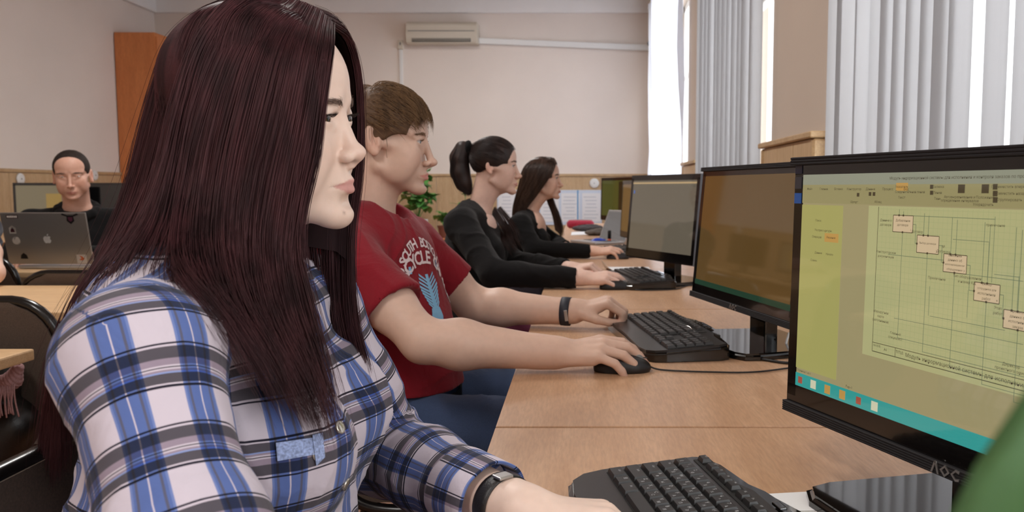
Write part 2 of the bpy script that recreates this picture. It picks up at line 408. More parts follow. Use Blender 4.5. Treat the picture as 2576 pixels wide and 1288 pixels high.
bm = bmesh.new(); sweep(bm, [(0.02, yx(2441), 2.98), (0.02, yx(2441), .95)], .002, 6); link('pull_cord', bm_mesh(bm, 'pull_cord'), M_plastic_w, t)
t = thing('vertical_blind', 'bunched white vertical blind on the second window behind the middle monitor', 'blind', (XBL, 0, 0))
for xa, xb, tn in ((1757, 1766, -.05), (1764, 1775, -.05), (1773, 1786, -.04), (1784, 1798, -.05), (1796, 1810, -.03), (1808, 1821, -.05), (1819, 1831, -.05), (1829, 1846, -.04), (1844, 1858, -.05), (1856, 1871, -.04), (1869, 1884, -.05), (1882, 1904, -.02)):
    slat(t, yx(xb), yx(xa), tn, 2.98, .86)
box('head_rail', (0, 4.65, 3.0), (.05, 1.95, .04), M_frame, t, .004)
# small white window ventilator with a green sticker
t = thing('window_latch_plate', 'pale window fitting with a green sticker beside the nearest blind', 'window fitting', (XR + .2, 2.74, P(2055, 322, 2.7).z))
box('plate', (0, 0, 0), (.03, .07, .17), M_frame, t, .006)
box('sticker', (-.016, 0, .0), (.002, .025, .07), mat('green_sticker', rgb(40, 150, 120), .6), t)
# hanging curtain at the far window
t = thing('curtain', 'long pale blue-white curtain gathered in folds at the far window', 'curtain', (.78, 7.7, 0))
ya, yb = .78 * F_PX / (1706 - CX), .78 * F_PX / (1634 - CX)
for (y0, y1, amp, lab) in ((ya, 7.35, .035, 0), (7.3, yb + .25, .03, 1)):
    bm = bmesh.new(); n = 60; rows = []
    for j in range(9):
        z = .7 + (3.05 - .7) * j / 8; r = []
        for i in range(n):
            tt = i / (n - 1); sq = 1 - .12 * math.sin(PI * j / 8) * lab
            r.append(bm.verts.new((amp * math.sin(tt * 27 + .5 * math.sin(j * .8)) + .012 * math.sin(tt * 71 + j), y0 + (y1 - y0) * (tt * sq) - 7.7, z)))
        rows.append(r)
    for A, B in zip(rows, rows[1:]):
        for i in range(n - 1): bm.faces.new((A[i], A[i + 1], B[i + 1], B[i]))
    link('curtain_panel', bm_mesh(bm, 'curtain'), M_curt, t, smooth=True)
tube('curtain_rail', [(0, ya - 7.85, 3.08), (0, yb - 7.4, 3.08)], .012, M_frame, t, k=0)

# ------------------------------------------------------------------ computer desks along the windows
DX0, DX1, DW, DZ = -.118, .70, 1.14, .75
names = {0: 'wooden computer desk at the near end of the window row, beside the camera', 1: 'wooden computer desk with the nearest lit monitor in front of the woman in plaid',
         2: 'wooden computer desk where the young man in the red shirt rests his arms', 3: 'wooden computer desk of the woman in black with a ponytail',
         4: 'wooden computer desk of the long-haired woman in black farther back', 5: 'wooden computer desk carrying the small silver laptop',
         6: 'wooden computer desk with a dark pouch, beyond the silver laptop', 7: 'last wooden computer desk of the row, carrying the red pencil case'}
for k in range(0, 8):
    y0, y1 = DW * (k - 1) + .0032, DW * k - .0032
    t = thing('computer_desk', names[k], 'desk', ((DX0 + DX1) / 2, (y0 + y1) / 2, 0), 0, 'computer desks in the window row')
    box('desk_top', (0, 0, DZ - .011), (DX1 - DX0, y1 - y0, .022), M_desk, t, .0015)
    for s in (-1, 1): box('side_panel', (.02, s * ((y1 - y0) / 2 - .06), (DZ - .022) / 2), (DX1 - DX0 - .1, .018, DZ - .022), M_edge, t, .001)
    box('back_panel', (.3, 0, .45), (.016, y1 - y0 - .16, .4), M_edge, t, .001)

# ------------------------------------------------------------------ monitors
def emis(name, c, s, rough=.05):
    return mat(name, rgb(8, 8, 8), rough, spec=.75, emit=c, estr=s)
M_bezel = mat('monitor_bezel', rgb(14, 12, 12), .12, coat=.3)
M_shell = mat('monitor_shell', rgb(34, 32, 34), .65, spec=.25, bump=.05, bscale=800)
def make_monitor(label, far_bottom, d, W, H, screen_mat, tilt=.05, stand_gap=True, neck=True, rib=True, logo=True, group='black flat monitors on the window desks', base_off=0.0):
    """far_bottom: world point of the user's left bottom corner; d: direction of the width"""
    d = Vector((d[0], d[1], 0)).normalized(); rz = math.atan2(d.y, d.x); c = Vector(far_bottom) + d * W / 2
    t = thing('monitor', label, 'monitor', (c.x, c.y, DZ), rz, group)
    zb = far_bottom[2] - DZ
    hd = box('display_head', (0, .022, zb + H / 2), (W, .036, H), M_shell, t, .004); hd.rotation_euler = (-tilt, 0, 0)
    bz = .016
    bm = bmesh.new()   # bezel frame
    bx(bm, (0, 0, H / 2 - .011), (W - .002, .010, .020)); bx(bm, (0, 0, -H / 2 + .02), (W - .002, .010, .030))
    for s in (-1, 1): bx(bm, (s * (W / 2 - .0095), 0, 0.004), (.017, .010, H - .034))
    link('bezel', bm_mesh(bm, 'bezel'), M_bezel, hd, (0, -.0156, 0))
    scr = box('screen', (0, -.0185, .007), (W - .034, .004, H - .056), screen_mat, hd)
    if rib:
        bm = bmesh.new(); bx(bm, (0, -.016, H / 2 - .0048), (W + .002, .021, .0096), 0, .0008, 1)
        for q in range(3): bx(bm, (0, -.0165, H / 2 - .0016 - q * .0033), (W + .003, .0212, .0026), 0, .0005, 1)
        link('ribbed_top_edge', bm_mesh(bm, 'rib'), M_shell, hd)
        bm = bmesh.new(); bx(bm, (0, -.016, -H / 2 + .0065), (W + .002, .018, .013), 0, .0008, 1)
        for q in range(5): bx(bm, (0, -.0165, -H / 2 + .0013 + q * .0026), (W + .003, .0182, .0020), 0, .0004, 1)
        link('ribbed_bottom_edge', bm_mesh(bm, 'rib'), M_shell, hd)
        bm = bmesh.new()
        for q in range(34): bx(bm, (-W / 2, -.004, -H / 2 + .012 + q * .0085), (.003, .02, .004))
        link('side_vents', bm_mesh(bm, 'vents'), M_shell, hd)
    if logo:
        bm = bmesh.new(); add_mesh(bm, text_mesh('\u039bOC', .015, extrude=.0006, bold=.0004, space=1.1), Matrix.Translation((0, -.0260, -H / 2 + .0065)) @ Matrix.Rotation(PI / 2, 4, 'X'))
        link('logo', bm_mesh(bm, 'logo'), M_metal, hd)
    if neck:
        box('neck', (0, .055, zb * .5 + .06), (.075, .03, zb + .10), M_gloss, t, .004)
        bm = bmesh.new()
        poly = [(-.15, -.055), (-.145, -.085), (-.12, -.1), (0, -.112), (.12, -.1), (.145, -.085), (.15, -.055), (.13, .09), (.1, .12), (-.1, .12), (-.13, .09)]
        prism(bm, poly, 0.002, .014); bmesh.ops.bevel(bm, geom=[e for e in bm.edges if all(v.co.z > .01 for v in e.verts)], offset=.006, segments=3, affect='EDGES')
        link('stand_base', bm_mesh(bm, 'stand_base'), M_gloss, t, (0, .03 + base_off, 0))
    return t, hd, scr
S_dark = emis('screen_olive_dim', rgb(104, 78, 42), .42)
S_grey = emis('screen_grey_dim', rgb(124, 114, 98), .36)
S_green = emis('screen_green_photo', rgb(92, 98, 44), .3)
S_brown = emis('screen_brown_dim', rgb(110, 82, 40), .4)
S_doc = emis('screen_workspace', rgb(150, 140, 102), .62)
MH = .311
f1 = P(1980, 1030, 1.0); mon1, hd1, scr1 = make_monitor('black monitor nearest the camera showing a pale green flowchart', (f1.x, f1.y, f1.z), (.359, -.933), .52, MH, S_doc, .02)
f2 = P(1751, 746, 1.98); mon2, hd2, scr2 = make_monitor('dim black monitor with olive screen beside the young man\'s keyboard', f2, (.238, -.971), .50, MH, S_dark, .09)
f3 = P(1580, 646, 3.14); mon3, hd3, scr3 = make_monitor('black monitor with a plain grey screen facing the woman with a ponytail', f3, (.2, -.41), .46, MH, S_grey, .09, rib=False, logo=False)
f4 = P(1562, 596, 4.55); mon4, hd4, scr4 = make_monitor('brown-screened monitor half hidden behind the grey-screened one', f4, (.2, -.9), .50, MH, S_brown, .05, rib=False, logo=False)
f5 = P(1511, 553, 6.1); mon5, hd5, scr5 = make_monitor('farthest monitor of the window row, with a dark green screen', f5, (.42, -.9), .50, MH, S_green, .02, rib=False, logo=False)
# light grey side strip of the third monitor
box('side_trim', (.2295, -.005, 0), (.006, .03, MH), mat('blue_grey_plastic', rgb(96, 100, 108), .5), hd3, .001)
bpy.context.view_layer.update()
# ---- what the nearest screen shows: flat lit layers on the screen
def screen_local(scr, x, y, off):
    """pixel -> point in the frame of the screen's parent, on the screen's front plane"""
    Mi = scr.matrix_world.inverted(); o = Mi @ Vector((0, 0, CAMZ)); d = (Mi.to_3x3() @ ray(x, y))
    t = (-.002 - o.y) / d.y; p = o + d * t; return Vector((p.x, -.002 - off, p.z))
hw, hh = (.52 - .034) / 2, (MH - .056) / 2
def L(x, y): p = screen_local(scr1, x, y, 0); return (max(-hw, min(hw, p.x)), max(-hh, min(hh, p.z)))
def flat(name, polys, m, layer, thick=.0001):
    bm = bmesh.new()
    for pl in polys:
        bm.faces.new([bm.verts.new((x, -.0021 - layer * .00016, z)) for x, z in pl])
    bmesh.ops.recalc_face_normals(bm, faces=bm.faces[:])
    for f in bm.faces:
        if f.normal.y > 0: f.normal_flip()
    o = link(name, bm_mesh(bm, name), m, scr1)
    if len(polys) > 12: o['kind'] = 'stuff'
    return o
def flats(name, polys, m, layer):
    for pl in polys: flat(name, [pl], m, layer)
def rc(x0, z0, x1, z1): return [(x0, z0), (x1, z0), (x1, z1), (x0, z1)]
def ln(p, q, w=.0005):
    (x0, z0), (x1, z1) = p, q; dx, dz = x1 - x0, z1 - z0; l = math.hypot(dx, dz) or 1; nx, nz = -dz / l * w / 2, dx / l * w / 2
    return [(x0 + nx, z0 + nz), (x1 + nx, z1 + nz), (x1 - nx, z1 - nz), (x0 - nx, z0 - nz)]
S_rib = emis('screen_ribbon', rgb(146, 138, 96), .58); S_page = emis('screen_page_green', rgb(162, 160, 114), .66); S_side = emis('screen_side_panel', rgb(152, 148, 88), .66)
S_task = emis('screen_taskbar_teal', rgb(48, 138, 132), .7); S_boxf = emis('screen_box_fill', rgb(172, 152, 122), .82); S_ink = emis('screen_ink', rgb(82, 72, 52), .4); S_line = emis('screen_line', rgb(108, 120, 92), .5)
S_grid = emis('screen_grid', rgb(150, 154, 108), .62); S_title = emis('screen_title_bar', rgb(126, 128, 110), .7); S_or = emis('screen_orange', rgb(180, 140, 74), .6); S_blue = emis('screen_blue_icon', rgb(60, 90, 150), .7)
S_red = emis('screen_red_icon', rgb(170, 84, 66), .5); S_wh = emis('screen_white_icon', rgb(196, 196, 168), .6)
xr = hw
sx0, sz0 = L(2098, 1000); rz_ = L(2200, 515)[1]; pz = L(2171, 890)[1]; px0 = L(2178, 700)[0]; tz = L(2100, 1010)[1]
tz = -hh + .016
ztop = hh; rib_z = L(2195, 515)[1]
flat('title_bar', [rc(-hw, hh - .012, hw, hh)], S_title, 1)
flat('ribbon', [rc(-hw, rib_z, hw, hh - .012)], S_rib, 1)
side_x = L(2110, 800)[0]
flat('side_panel', [rc(-hw, tz + .006, side_x, rib_z - .002)], S_side, 1)
flat('page', [rc(px0, pz, hw, rib_z - .001)], S_page, 1)
flat('taskbar', [rc(-hw, -hh, hw, tz)], S_task, 1)
gl = []; k = px0 + .004
fx0 = L(2205, 700)[0]; fz0 = L(2190, 880)[1]
x = fx0
while x < hw - .002: gl.append(ln((x, fz0), (x, rib_z - .002), .0003)); x += .0058
z = fz0
while z < rib_z - .002: gl.append(ln((fx0, z), (hw - .001, z), .0003)); z += .0058
flat('page_grid', gl, S_grid, 2)
frame_b = L(2300, 912)[1]
z_t0, z_t1 = pz + .006, pz + .0155
flat('page_frame', [ln((fx0 - .001, z_t0), (fx0 - .001, rib_z - .002), .0006), ln((fx0 - .001, z_t0), (hw - .001, z_t0), .0007), ln((fx0 - .001, z_t1), (hw - .001, z_t1), .0006), ln((L(2252, 905)[0], z_t0), (L(2252, 905)[0], z_t1), .0006)], S_ink, 3)
boxes = [((2249, 541), (2297, 586), 'Добавление\nдоговора', '1'), ((2309, 591), (2362, 640), 'Выбор договора', '2'), ((2376, 638), (2432, 690), 'Внесение\nданных об\nизготавливаемом\nоборудовании', '3'),
         ((2453, 709), (2515, 765), 'Выбор\nсотрудника для\nисполнения\nработ', '4'), ((2527, 778), (2600, 838), 'Просмотр\nданных об\nисполнении\nзаказа', '5')]
bf = []; be = []; tb = bmesh.new()
def put(s, x, z, size, align='CENTER'):
    add_mesh(tb, text_mesh(s, size, align), Matrix.Translation((x, -.0021 - 5 * .00016, z)) @ Matrix.Rotation(PI / 2, 4, 'X'))
BC = []
for (a, b_, s, num) in boxes:
    x0, z1 = L(*a); x1, z0 = L(*b_); x1 = min(x1, hw - .001)
    bf.append(rc(x0, z0, x1, z1)); be += [ln((x0, z0), (x1, z0), .0007), ln((x1, z0), (x1, z1), .0007), ln((x1, z1), (x0, z1), .0007), ln((x0, z1), (x0, z0), .0007)]
    lines = s.split('\n')
    for q, l_ in enumerate(lines): put(l_, (x0 + x1) / 2, (z0 + z1) / 2 + (len(lines) - 1) * .0022 - q * .0044 + .001, .0034 if len(l_) < 12 else .0027)
    put(num, x1 - .0025, z0 + .0025, .003); BC.append((x0, z0, x1, z1))
flats('flow_box', bf, S_boxf, 3); flat('flow_box_outline', be, S_ink, 4)
cn = []; dots = []
def arrow(*pts):
    for p, q in zip(pts, pts[1:]): cn.append(ln(p, q, .00055))
    (x, z) = pts[-1]; dots.append([(x - .001, z - .001), (x + .001, z - .001), (x + .001, z + .001), (x - .001, z + .001)])
for q in range(4):
    a, b_ = BC[q], BC[q + 1]; zz = (a[1] + a[3]) / 2; xm = a[2] + .004
    arrow((a[2], zz), (xm, zz), (xm, (b_[1] + b_[3]) / 2), (b_[0], (b_[1] + b_[3]) / 2))
ztop_p = rib_z - .004
for q, a in enumerate(BC):
    arrow((a[0] + .008, ztop_p - .003 * q), (a[0] + .008, a[3])); arrow((a[0] + .014, ztop_p - .002 - .003 * q), (a[0] + .014, a[3]))
    zb = L(2260, 850)[1] - .008 * q
    arrow(((a[0] + a[2]) / 2, zb), ((a[0] + a[2]) / 2, a[1])); cn.append(ln(((a[0] + a[2]) / 2, zb), (hw - .002, zb)))
cn.append(ln((BC[0][0] + .014, ztop_p - .006), (L(2505, 540)[0], ztop_p - .006)))
for (p, q) in (((2398, 602), (2490, 610)), ((2430, 690), (2576, 700)), ((2235, 640), (2376, 662)), ((2250, 800), (2576, 850)), ((2340, 720), (2340, 795)), ((2437, 730), (2440, 800)), ((2490, 610), (2490, 705)), ((2505, 545), (2502, 712)), ((2502, 690), (2565, 695)), ((2565, 695), (2562, 780)), ((2340, 795), (2530, 815))):
    cn.append(ln(L(*p), (L(*q)[0], L(*p)[1]) if abs(p[0] - q[0]) > abs(p[1] - q[1]) else (L(*p)[0], L(*q)[1])))
flat('connector_lines', cn, S_line, 3); flats('arrow_head', dots, S_ink, 4)
for s, x, y, sz in (('Данные о\nдоговоре', 2230, 560, .0036), ('Договор', 2309, 583, .0036), ('№\nДоговора', 2375, 627, .0036), ('Конструкторская\nдокументация', 2230, 640, .0034), ('Примечание', 2358, 701, .0036),
                    ('Тип оборудования\nи номер КД', 2434, 704, .0036), ('Этап\nработ', 2512, 782, .0036), ('Маршрутная\nкарта\n(заполненная)', 2217, 796, .0036), ('Главный\nспециалист', 2254, 845, .0036), ('Директор\nпроектного офиса', 2545, 926, .0038),
                    ('примечание', 2506, 567, .0034)):
    x_, z_ = L(x, y); ls = s.split('\n')
    for q, l_ in enumerate(ls): put(l_, x_, z_ + (len(ls) - 1) * .0023 - q * .0046, sz)
zt_ = (z_t0 + z_t1) / 2
put('NODE:', fx0 + .001, zt_ + .002, .0036, 'LEFT'); put('A0', L(2224, 900)[0], zt_, .004, 'LEFT'); put('TITLE:', L(2254, 905)[0], zt_ + .001, .0042, 'LEFT')
put('Модуль информационной системы для исполнения и контроля заказов по производству', L(2278, 910)[0], zt_, .0056, 'LEFT')
put('Модуль информационной системы для исполнения и контроля заказов по производству оборудования', L(2240, 437)[0], hh - .006, .0042, 'LEFT')
put('Page-1', L(2128, 1002)[0], tz + .0035, .004, 'LEFT'); put('Страница 1 из 1', -hw + .003, tz + .0035, .0036, 'LEFT')
for s, x, y in (('Указатель', 2270, 470), ('Соединительная линия', 2290, 483), ('Текст', 2270, 497), ('Заливка', 2362, 470), ('Линия', 2360, 485), ('Тень', 2360, 500), ('Автовыравнивание и', 2415, 496), ('определение интервалов', 2415, 505), ('Положение', 2480, 497),
                ('Переместить вперёд', 2540, 470), ('Переместить назад', 2540, 487), ('Сгруппировать', 2540, 503), ('Экспресс-фигуры', 2072, 580), ('Поиск', 2060, 555), ('Операция', 2056, 596), ('Решение', 2092, 598), ('Данные', 2060, 636), ('Начало', 2088, 640), ('Схема', 2048, 655), ('Шрифт', 2150, 508), ('Абзац', 2210, 508), ('Упорядочить', 2475, 515)):
    x_, z_ = L(x, y); put(s, x_, z_, .0036)
for q, s in enumerate(('Файл', 'Главная', 'Вставка', 'Конструктор', 'Данные', 'Процесс', 'Вид')): put(s, -hw + .014 + q * .026, hh - .017, .0038)
o = link('screen_text', bm_mesh(tb, 'screen_text'), S_ink, scr1); o['kind'] = 'stuff'
def icons(name, spec, m, layer=4): flats(name, [rc(L(x, y)[0] - w / 2, L(x, y)[1] - w / 2, L(x, y)[0] + w / 2, L(x, y)[1] + w / 2) for x, y, w in spec], m, layer)
zic = (-hh + tz) / 2
flats('taskbar_icon_white', [rc(-hw + .004 + q * .026, zic - .005, -hw + .014 + q * .026, zic + .005) for q in (1, 5)], S_wh, 4)
flats('taskbar_icon_orange', [rc(-hw + .004 + q * .026, zic - .005, -hw + .014 + q * .026, zic + .005) for q in (2, 3)], S_or, 4)
flats('taskbar_icon_red', [rc(-hw + .006 + q * .026, zic - .004, -hw + .014 + q * .026, zic + .004) for q in (0, 4)], S_red, 4)
flats('ribbon_highlight', [rc(L(2255, 470)[0], L(2255, 470)[1] - .004, L(2285, 470)[0], L(2255, 470)[1] + .004), rc(L(2075, 597)[0], L(2075, 597)[1] - .005, L(2110, 597)[0], L(2075, 597)[1] + .005)], S_or, 2)
icons('ribbon_icon', [(2345, 470, .004), (2345, 485, .004), (2420, 475, .008), (2480, 475, .008), (2505, 470, .005), (2505, 487, .005), (2505, 503, .005), (2190, 488, .004), (2200, 488, .004), (2160, 490, .004)], S_ink, 4)
# stickers at the left bezel of the nearest monitor
hdz = lambda y: screen_local(scr1, 2020, y, 0).z + .007
box('round_sticker', (-.2515, -.0210, hdz(420)), (.013, .001, .016), mat('dark_blue_sticker', rgb(30, 34, 58), .3), hd1)
box('badge_sticker', (-.2515, -.0210, hdz(460)), (.013, .001, .014), mat('silver_dark_sticker', rgb(56, 58, 66), .3), hd1)
box('blue_sticker', (-.2515, -.0210, hdz(499)), (.013, .001, .0125), mat('blue_sticker', rgb(44, 96, 176), .3), hd1)
# other screens: a title strip each
box('window_title_strip', (0, -.0023, .118), (.425, .0004, .006), emis('screen_pale_strip', rgb(176, 150, 110), .6), scr3)
box('desktop_icons', (-.2, -.0023, .085), (.01, .0004, .012), S_blue, scr3)
box('taskbar', (0, -.0023, -.124), (.47, .0004, .012), emis('screen_teal_dim', rgb(40, 70, 52), .4), scr2)
box('side_window', (.12, -.0023, .0), (.18, .0004, .24), emis('screen_dark_green', rgb(40, 44, 24), .3), scr5)
# ------------------------------------------------------------------ signed-distance sculpting
def V3(*a): return np.array(a, dtype=np.float64)
class Sdf:
    def __init__(s, lo, hi, h):
        s.lo = np.array(lo, float); s.h = h
        s.n = np.ceil((np.array(hi, float) - s.lo) / h).astype(int) + 1
        s.ax = [(s.lo[i] + h * np.arange(s.n[i])).astype(np.float32) for i in range(3)]
        s.d = np.full(s.n, 1.0, np.float32)
    def _sl(s, lo, hi):
        a = np.clip(np.floor((lo - s.lo) / s.h).astype(int), 0, s.n); b = np.clip(np.ceil((hi - s.lo) / s.h).astype(int) + 1, 0, s.n)
        if (b <= a).any(): return None, None
        sl = tuple(slice(a[i], b[i]) for i in range(3))
        return sl, (s.ax[0][sl[0]][:, None, None], s.ax[1][sl[1]][None, :, None], s.ax[2][sl[2]][None, None, :])
    def _merge(s, sl, dn, k, op):
        d = s.d[sl]
        if op == '+':
            if k > 0:
                h = np.clip(.5 + .5 * (d - dn) / k, 0, 1); s.d[sl] = d * (1 - h) + dn * h - k * h * (1 - h)
            else: s.d[sl] = np.minimum(d, dn)
        else:
            if k > 0:
                h = np.clip(.5 - .5 * (d + dn) / k, 0, 1); s.d[sl] = d * (1 - h) - dn * h + k * h * (1 - h)
            else: s.d[sl] = np.maximum(d, -dn)
    def cap(s, a, b, ra, rb=None, k=.006, op='+', flat=None):
        """tapered capsule; flat=(axis, f): distances along axis are divided by f (flattened section)"""
        rb = ra if rb is None else rb; a = np.array(a, float); b = np.array(b, float); m = max(ra, rb) + k + 3 * s.h
        if flat is not None: m = m * max(1, flat[1]) 
        sl, g = s._sl(np.minimum(a, b) - m, np.maximum(a, b) + m)
        if sl is None: return s
        ba = b - a; L2 = float(ba @ ba) or 1e-12
        px, py, pz = g[0] - a[0], g[1] - a[1], g[2] - a[2]
        t = np.clip((px * ba[0] + py * ba[1] + pz * ba[2]) / L2, 0, 1)
        qx, qy, qz = px - t * ba[0], py - t * ba[1], pz - t * ba[2]
        dd = qx * qx + qy * qy + qz * qz
        if flat is not None:
            ax, f = flat; ax = np.array(ax, float) / np.linalg.norm(ax); w = qx * ax[0] + qy * ax[1] + qz * ax[2]
            dd = dd + w * w * (1 / f ** 2 - 1)
        s._merge(sl, (np.sqrt(np.maximum(dd, 1e-12)) - (ra + (rb - ra) * t)).astype(np.float32), k, op); return s
    def ell(s, c, r, R=None, k=.006, op='+'):
        c = np.array(c, float); r = np.array(r, float); m = r.max() + k + 3 * s.h
        sl, g = s._sl(c - m, c + m)
        if sl is None: return s
        p = [g[0] - c[0], g[1] - c[1], g[2] - c[2]]
        if R is not None:
            R = np.array(R, float); p = [p[0] * R[0, i] + p[1] * R[1, i] + p[2] * R[2, i] for i in range(3)]
        k0 = np.sqrt((p[0] / r[0]) ** 2 + (p[1] / r[1]) ** 2 + (p[2] / r[2]) ** 2); k1 = np.sqrt((p[0] / r[0] ** 2) ** 2 + (p[1] / r[1] ** 2) ** 2 + (p[2] / r[2] ** 2) ** 2)
        s._merge(sl, (k0 * (k0 - 1) / np.maximum(k1, 1e-9)).astype(np.float32), k, op); return s
    def chain(s, pts, rs, k=.006, op='+', flat=None):
        for i in range(len(pts) - 1): s.cap(pts[i], pts[i + 1], rs[i], rs[i + 1], k, op, flat)
        return s
    def mesh(s, smooth=1):
        """naive surface nets -> verts, quads"""
        d = s.d; d[0] = d[-1] = 1; d[:, 0] = d[:, -1] = 1; d[:, :, 0] = d[:, :, -1] = 1
        ins = d < 0
        c = [ins[x:d.shape[0] - 1 + x, y:d.shape[1] - 1 + y, z:d.shape[2] - 1 + z] for x in (0, 1) for y in (0, 1) for z in (0, 1)]
        cnt = sum(a.astype(np.int8) for a in c); act = (cnt > 0) & (cnt < 8)
        ijk = np.argwhere(act); idx = np.full(act.shape, -1, np.int32); idx[act] = np.arange(len(ijk))
        off = np.array([(x, y, z) for x in (0, 1) for y in (0, 1) for z in (0, 1)])
        val = np.stack([d[tuple((ijk + o).T)] for o in off], 1)
        acc = np.zeros((len(ijk), 3)); num = np.zeros(len(ijk))
        for a in range(8):
            for b in range(a + 1, 8):
                if np.abs(off[a] - off[b]).sum() != 1: continue
                va, vb = val[:, a], val[:, b]; m = (va < 0) != (vb < 0)
                t = np.where(m, va / np.where(m, va - vb, 1), 0)[:, None]
                acc += np.where(m[:, None], off[a] + t * (off[b] - off[a]), 0); num += m
        verts = s.lo + s.h * (ijk + acc / num[:, None])
        quads = []
        for ax in range(3):
            sl0 = [slice(None)] * 3; sl1 = [slice(None)] * 3; sl0[ax] = slice(0, -1); sl1[ax] = slice(1, None)
            x = ins[tuple(sl0)] != ins[tuple(sl1)]; e = np.argwhere(x); inside0 = ins[tuple(sl0)][x]
            u, v = (ax + 1) % 3, (ax + 2) % 3; du = np.zeros(3, int); dv = np.zeros(3, int); du[u] = 1; dv[v] = 1
            q = np.stack([idx[tuple((e - du - dv).T)], idx[tuple((e - dv).T)], idx[tuple(e.T)], idx[tuple((e - du).T)]], 1)
            q[~inside0] = q[~inside0][:, ::-1]; quads.append(q)
        quads = np.concatenate(quads); quads = quads[(quads >= 0).all(1)]
        for _ in range(smooth): verts = relax(verts, quads, .5)
        return verts, quads
def relax(v, q, f):
    n = len(v); a = np.concatenate([q[:, 0], q[:, 1], q[:, 2], q[:, 3]]); b = np.concatenate([q[:, 1], q[:, 2], q[:, 3], q[:, 0]])
    A = np.concatenate([a, b]); B = np.concatenate([b, a]); deg = np.maximum(np.bincount(A, minlength=n), 1)
    out = np.stack([np.bincount(A, weights=v[B, i], minlength=n) for i in range(3)], 1) / deg[:, None]
    return v * (1 - f) + out * f
def normals(v, q):
    nrm = np.cross(v[q[:, 2]] - v[q[:, 0]], v[q[:, 3]] - v[q[:, 1]]); out = np.zeros_like(v)
    for i in range(4):
        for c in range(3): out[:, c] += np.bincount(q[:, i], weights=nrm[:, c], minlength=len(v))
    return out / np.maximum(np.linalg.norm(out, axis=1), 1e-12)[:, None]
def join(parts):
    vs_, qs, o = [], [], 0
    for v, q in parts: vs_.append(v); qs.append(q + o); o += len(v)
    return np.concatenate(vs_), np.concatenate(qs)
def np_mesh(name, v, q, col=None, uv=None, smooth=True):
    me = bpy.data.meshes.new(name); me.vertices.add(len(v)); me.vertices.foreach_set('co', np.ascontiguousarray(v, np.float32).ravel())
    k = q.shape[1]; me.loops.add(q.size); me.loops.foreach_set('vertex_index', q.astype(np.int32).ravel())
    me.polygons.add(len(q)); me.polygons.foreach_set('loop_start', np.arange(0, q.size, k, dtype=np.int32)); me.polygons.foreach_set('loop_total', np.full(len(q), k, np.int32))
    if smooth: me.polygons.foreach_set('use_smooth', np.ones(len(q), bool))
    me.update(calc_edges=True)
    if col is not None:
        a = me.color_attributes.new('tint', 'FLOAT_COLOR', 'POINT'); a.data.foreach_set('color', np.concatenate([col, np.ones((len(col), 1))], 1).astype(np.float32).ravel())
    if uv is not None:
        l = me.uv_layers.new(name='uv'); l.data.foreach_set('uv', uv.astype(np.float32).ravel())
    return me
def wob(p, f, seed):
    """cheap smooth pseudo noise in about -1..1"""
    r = np.random.default_rng(seed); out = 0
    for i in range(5):
        w = r.normal(size=3); w /= np.linalg.norm(w); out = out + np.sin(p @ (w * f * (1 + .5 * i)) + r.uniform(0, 6.28) + 1.3 * np.sin(p @ (r.normal(size=3) * f * .5))) / (1 + .35 * i)
    return out / 2.4
def ridged(p, d, f, seed, warp=1.2):
    """folds running across direction d"""
    r = np.random.default_rng(seed); d = np.array(d, float) / np.linalg.norm(d)
    ph = p @ d * f + warp * wob(p, f * .35, seed + 1) * 2.2
    return (1 - np.abs(np.sin(ph))) ** 2 * (.5 + .5 * wob(p, f * .3, seed + 2))

class Fr:
    """local frame: x forward, y left, z up; scale"""
    def __init__(s, o, yaw=0, pitch=0, roll=0, sc=1.0):
        s.o = np.array(o, float); s.R = np.array(Matrix.Rotation(yaw, 3, 'Z') @ Matrix.Rotation(pitch, 3, 'Y') @ Matrix.Rotation(roll, 3, 'X')); s.s = sc
    def __call__(s, x, y, z): return s.o + s.R @ np.array((x, y, z), float) * .001 * s.s
    def r(s, *a): return tuple(np.array(a) * .001 * s.s) if len(a) > 1 else a[0] * .001 * s.s
    def inv(s, p): return (p - s.o) @ s.R / s.s * 1000.0
    def M(s): 
        m = Matrix(s.R.tolist()).to_4x4(); m.translation = Vector(s.o); return m

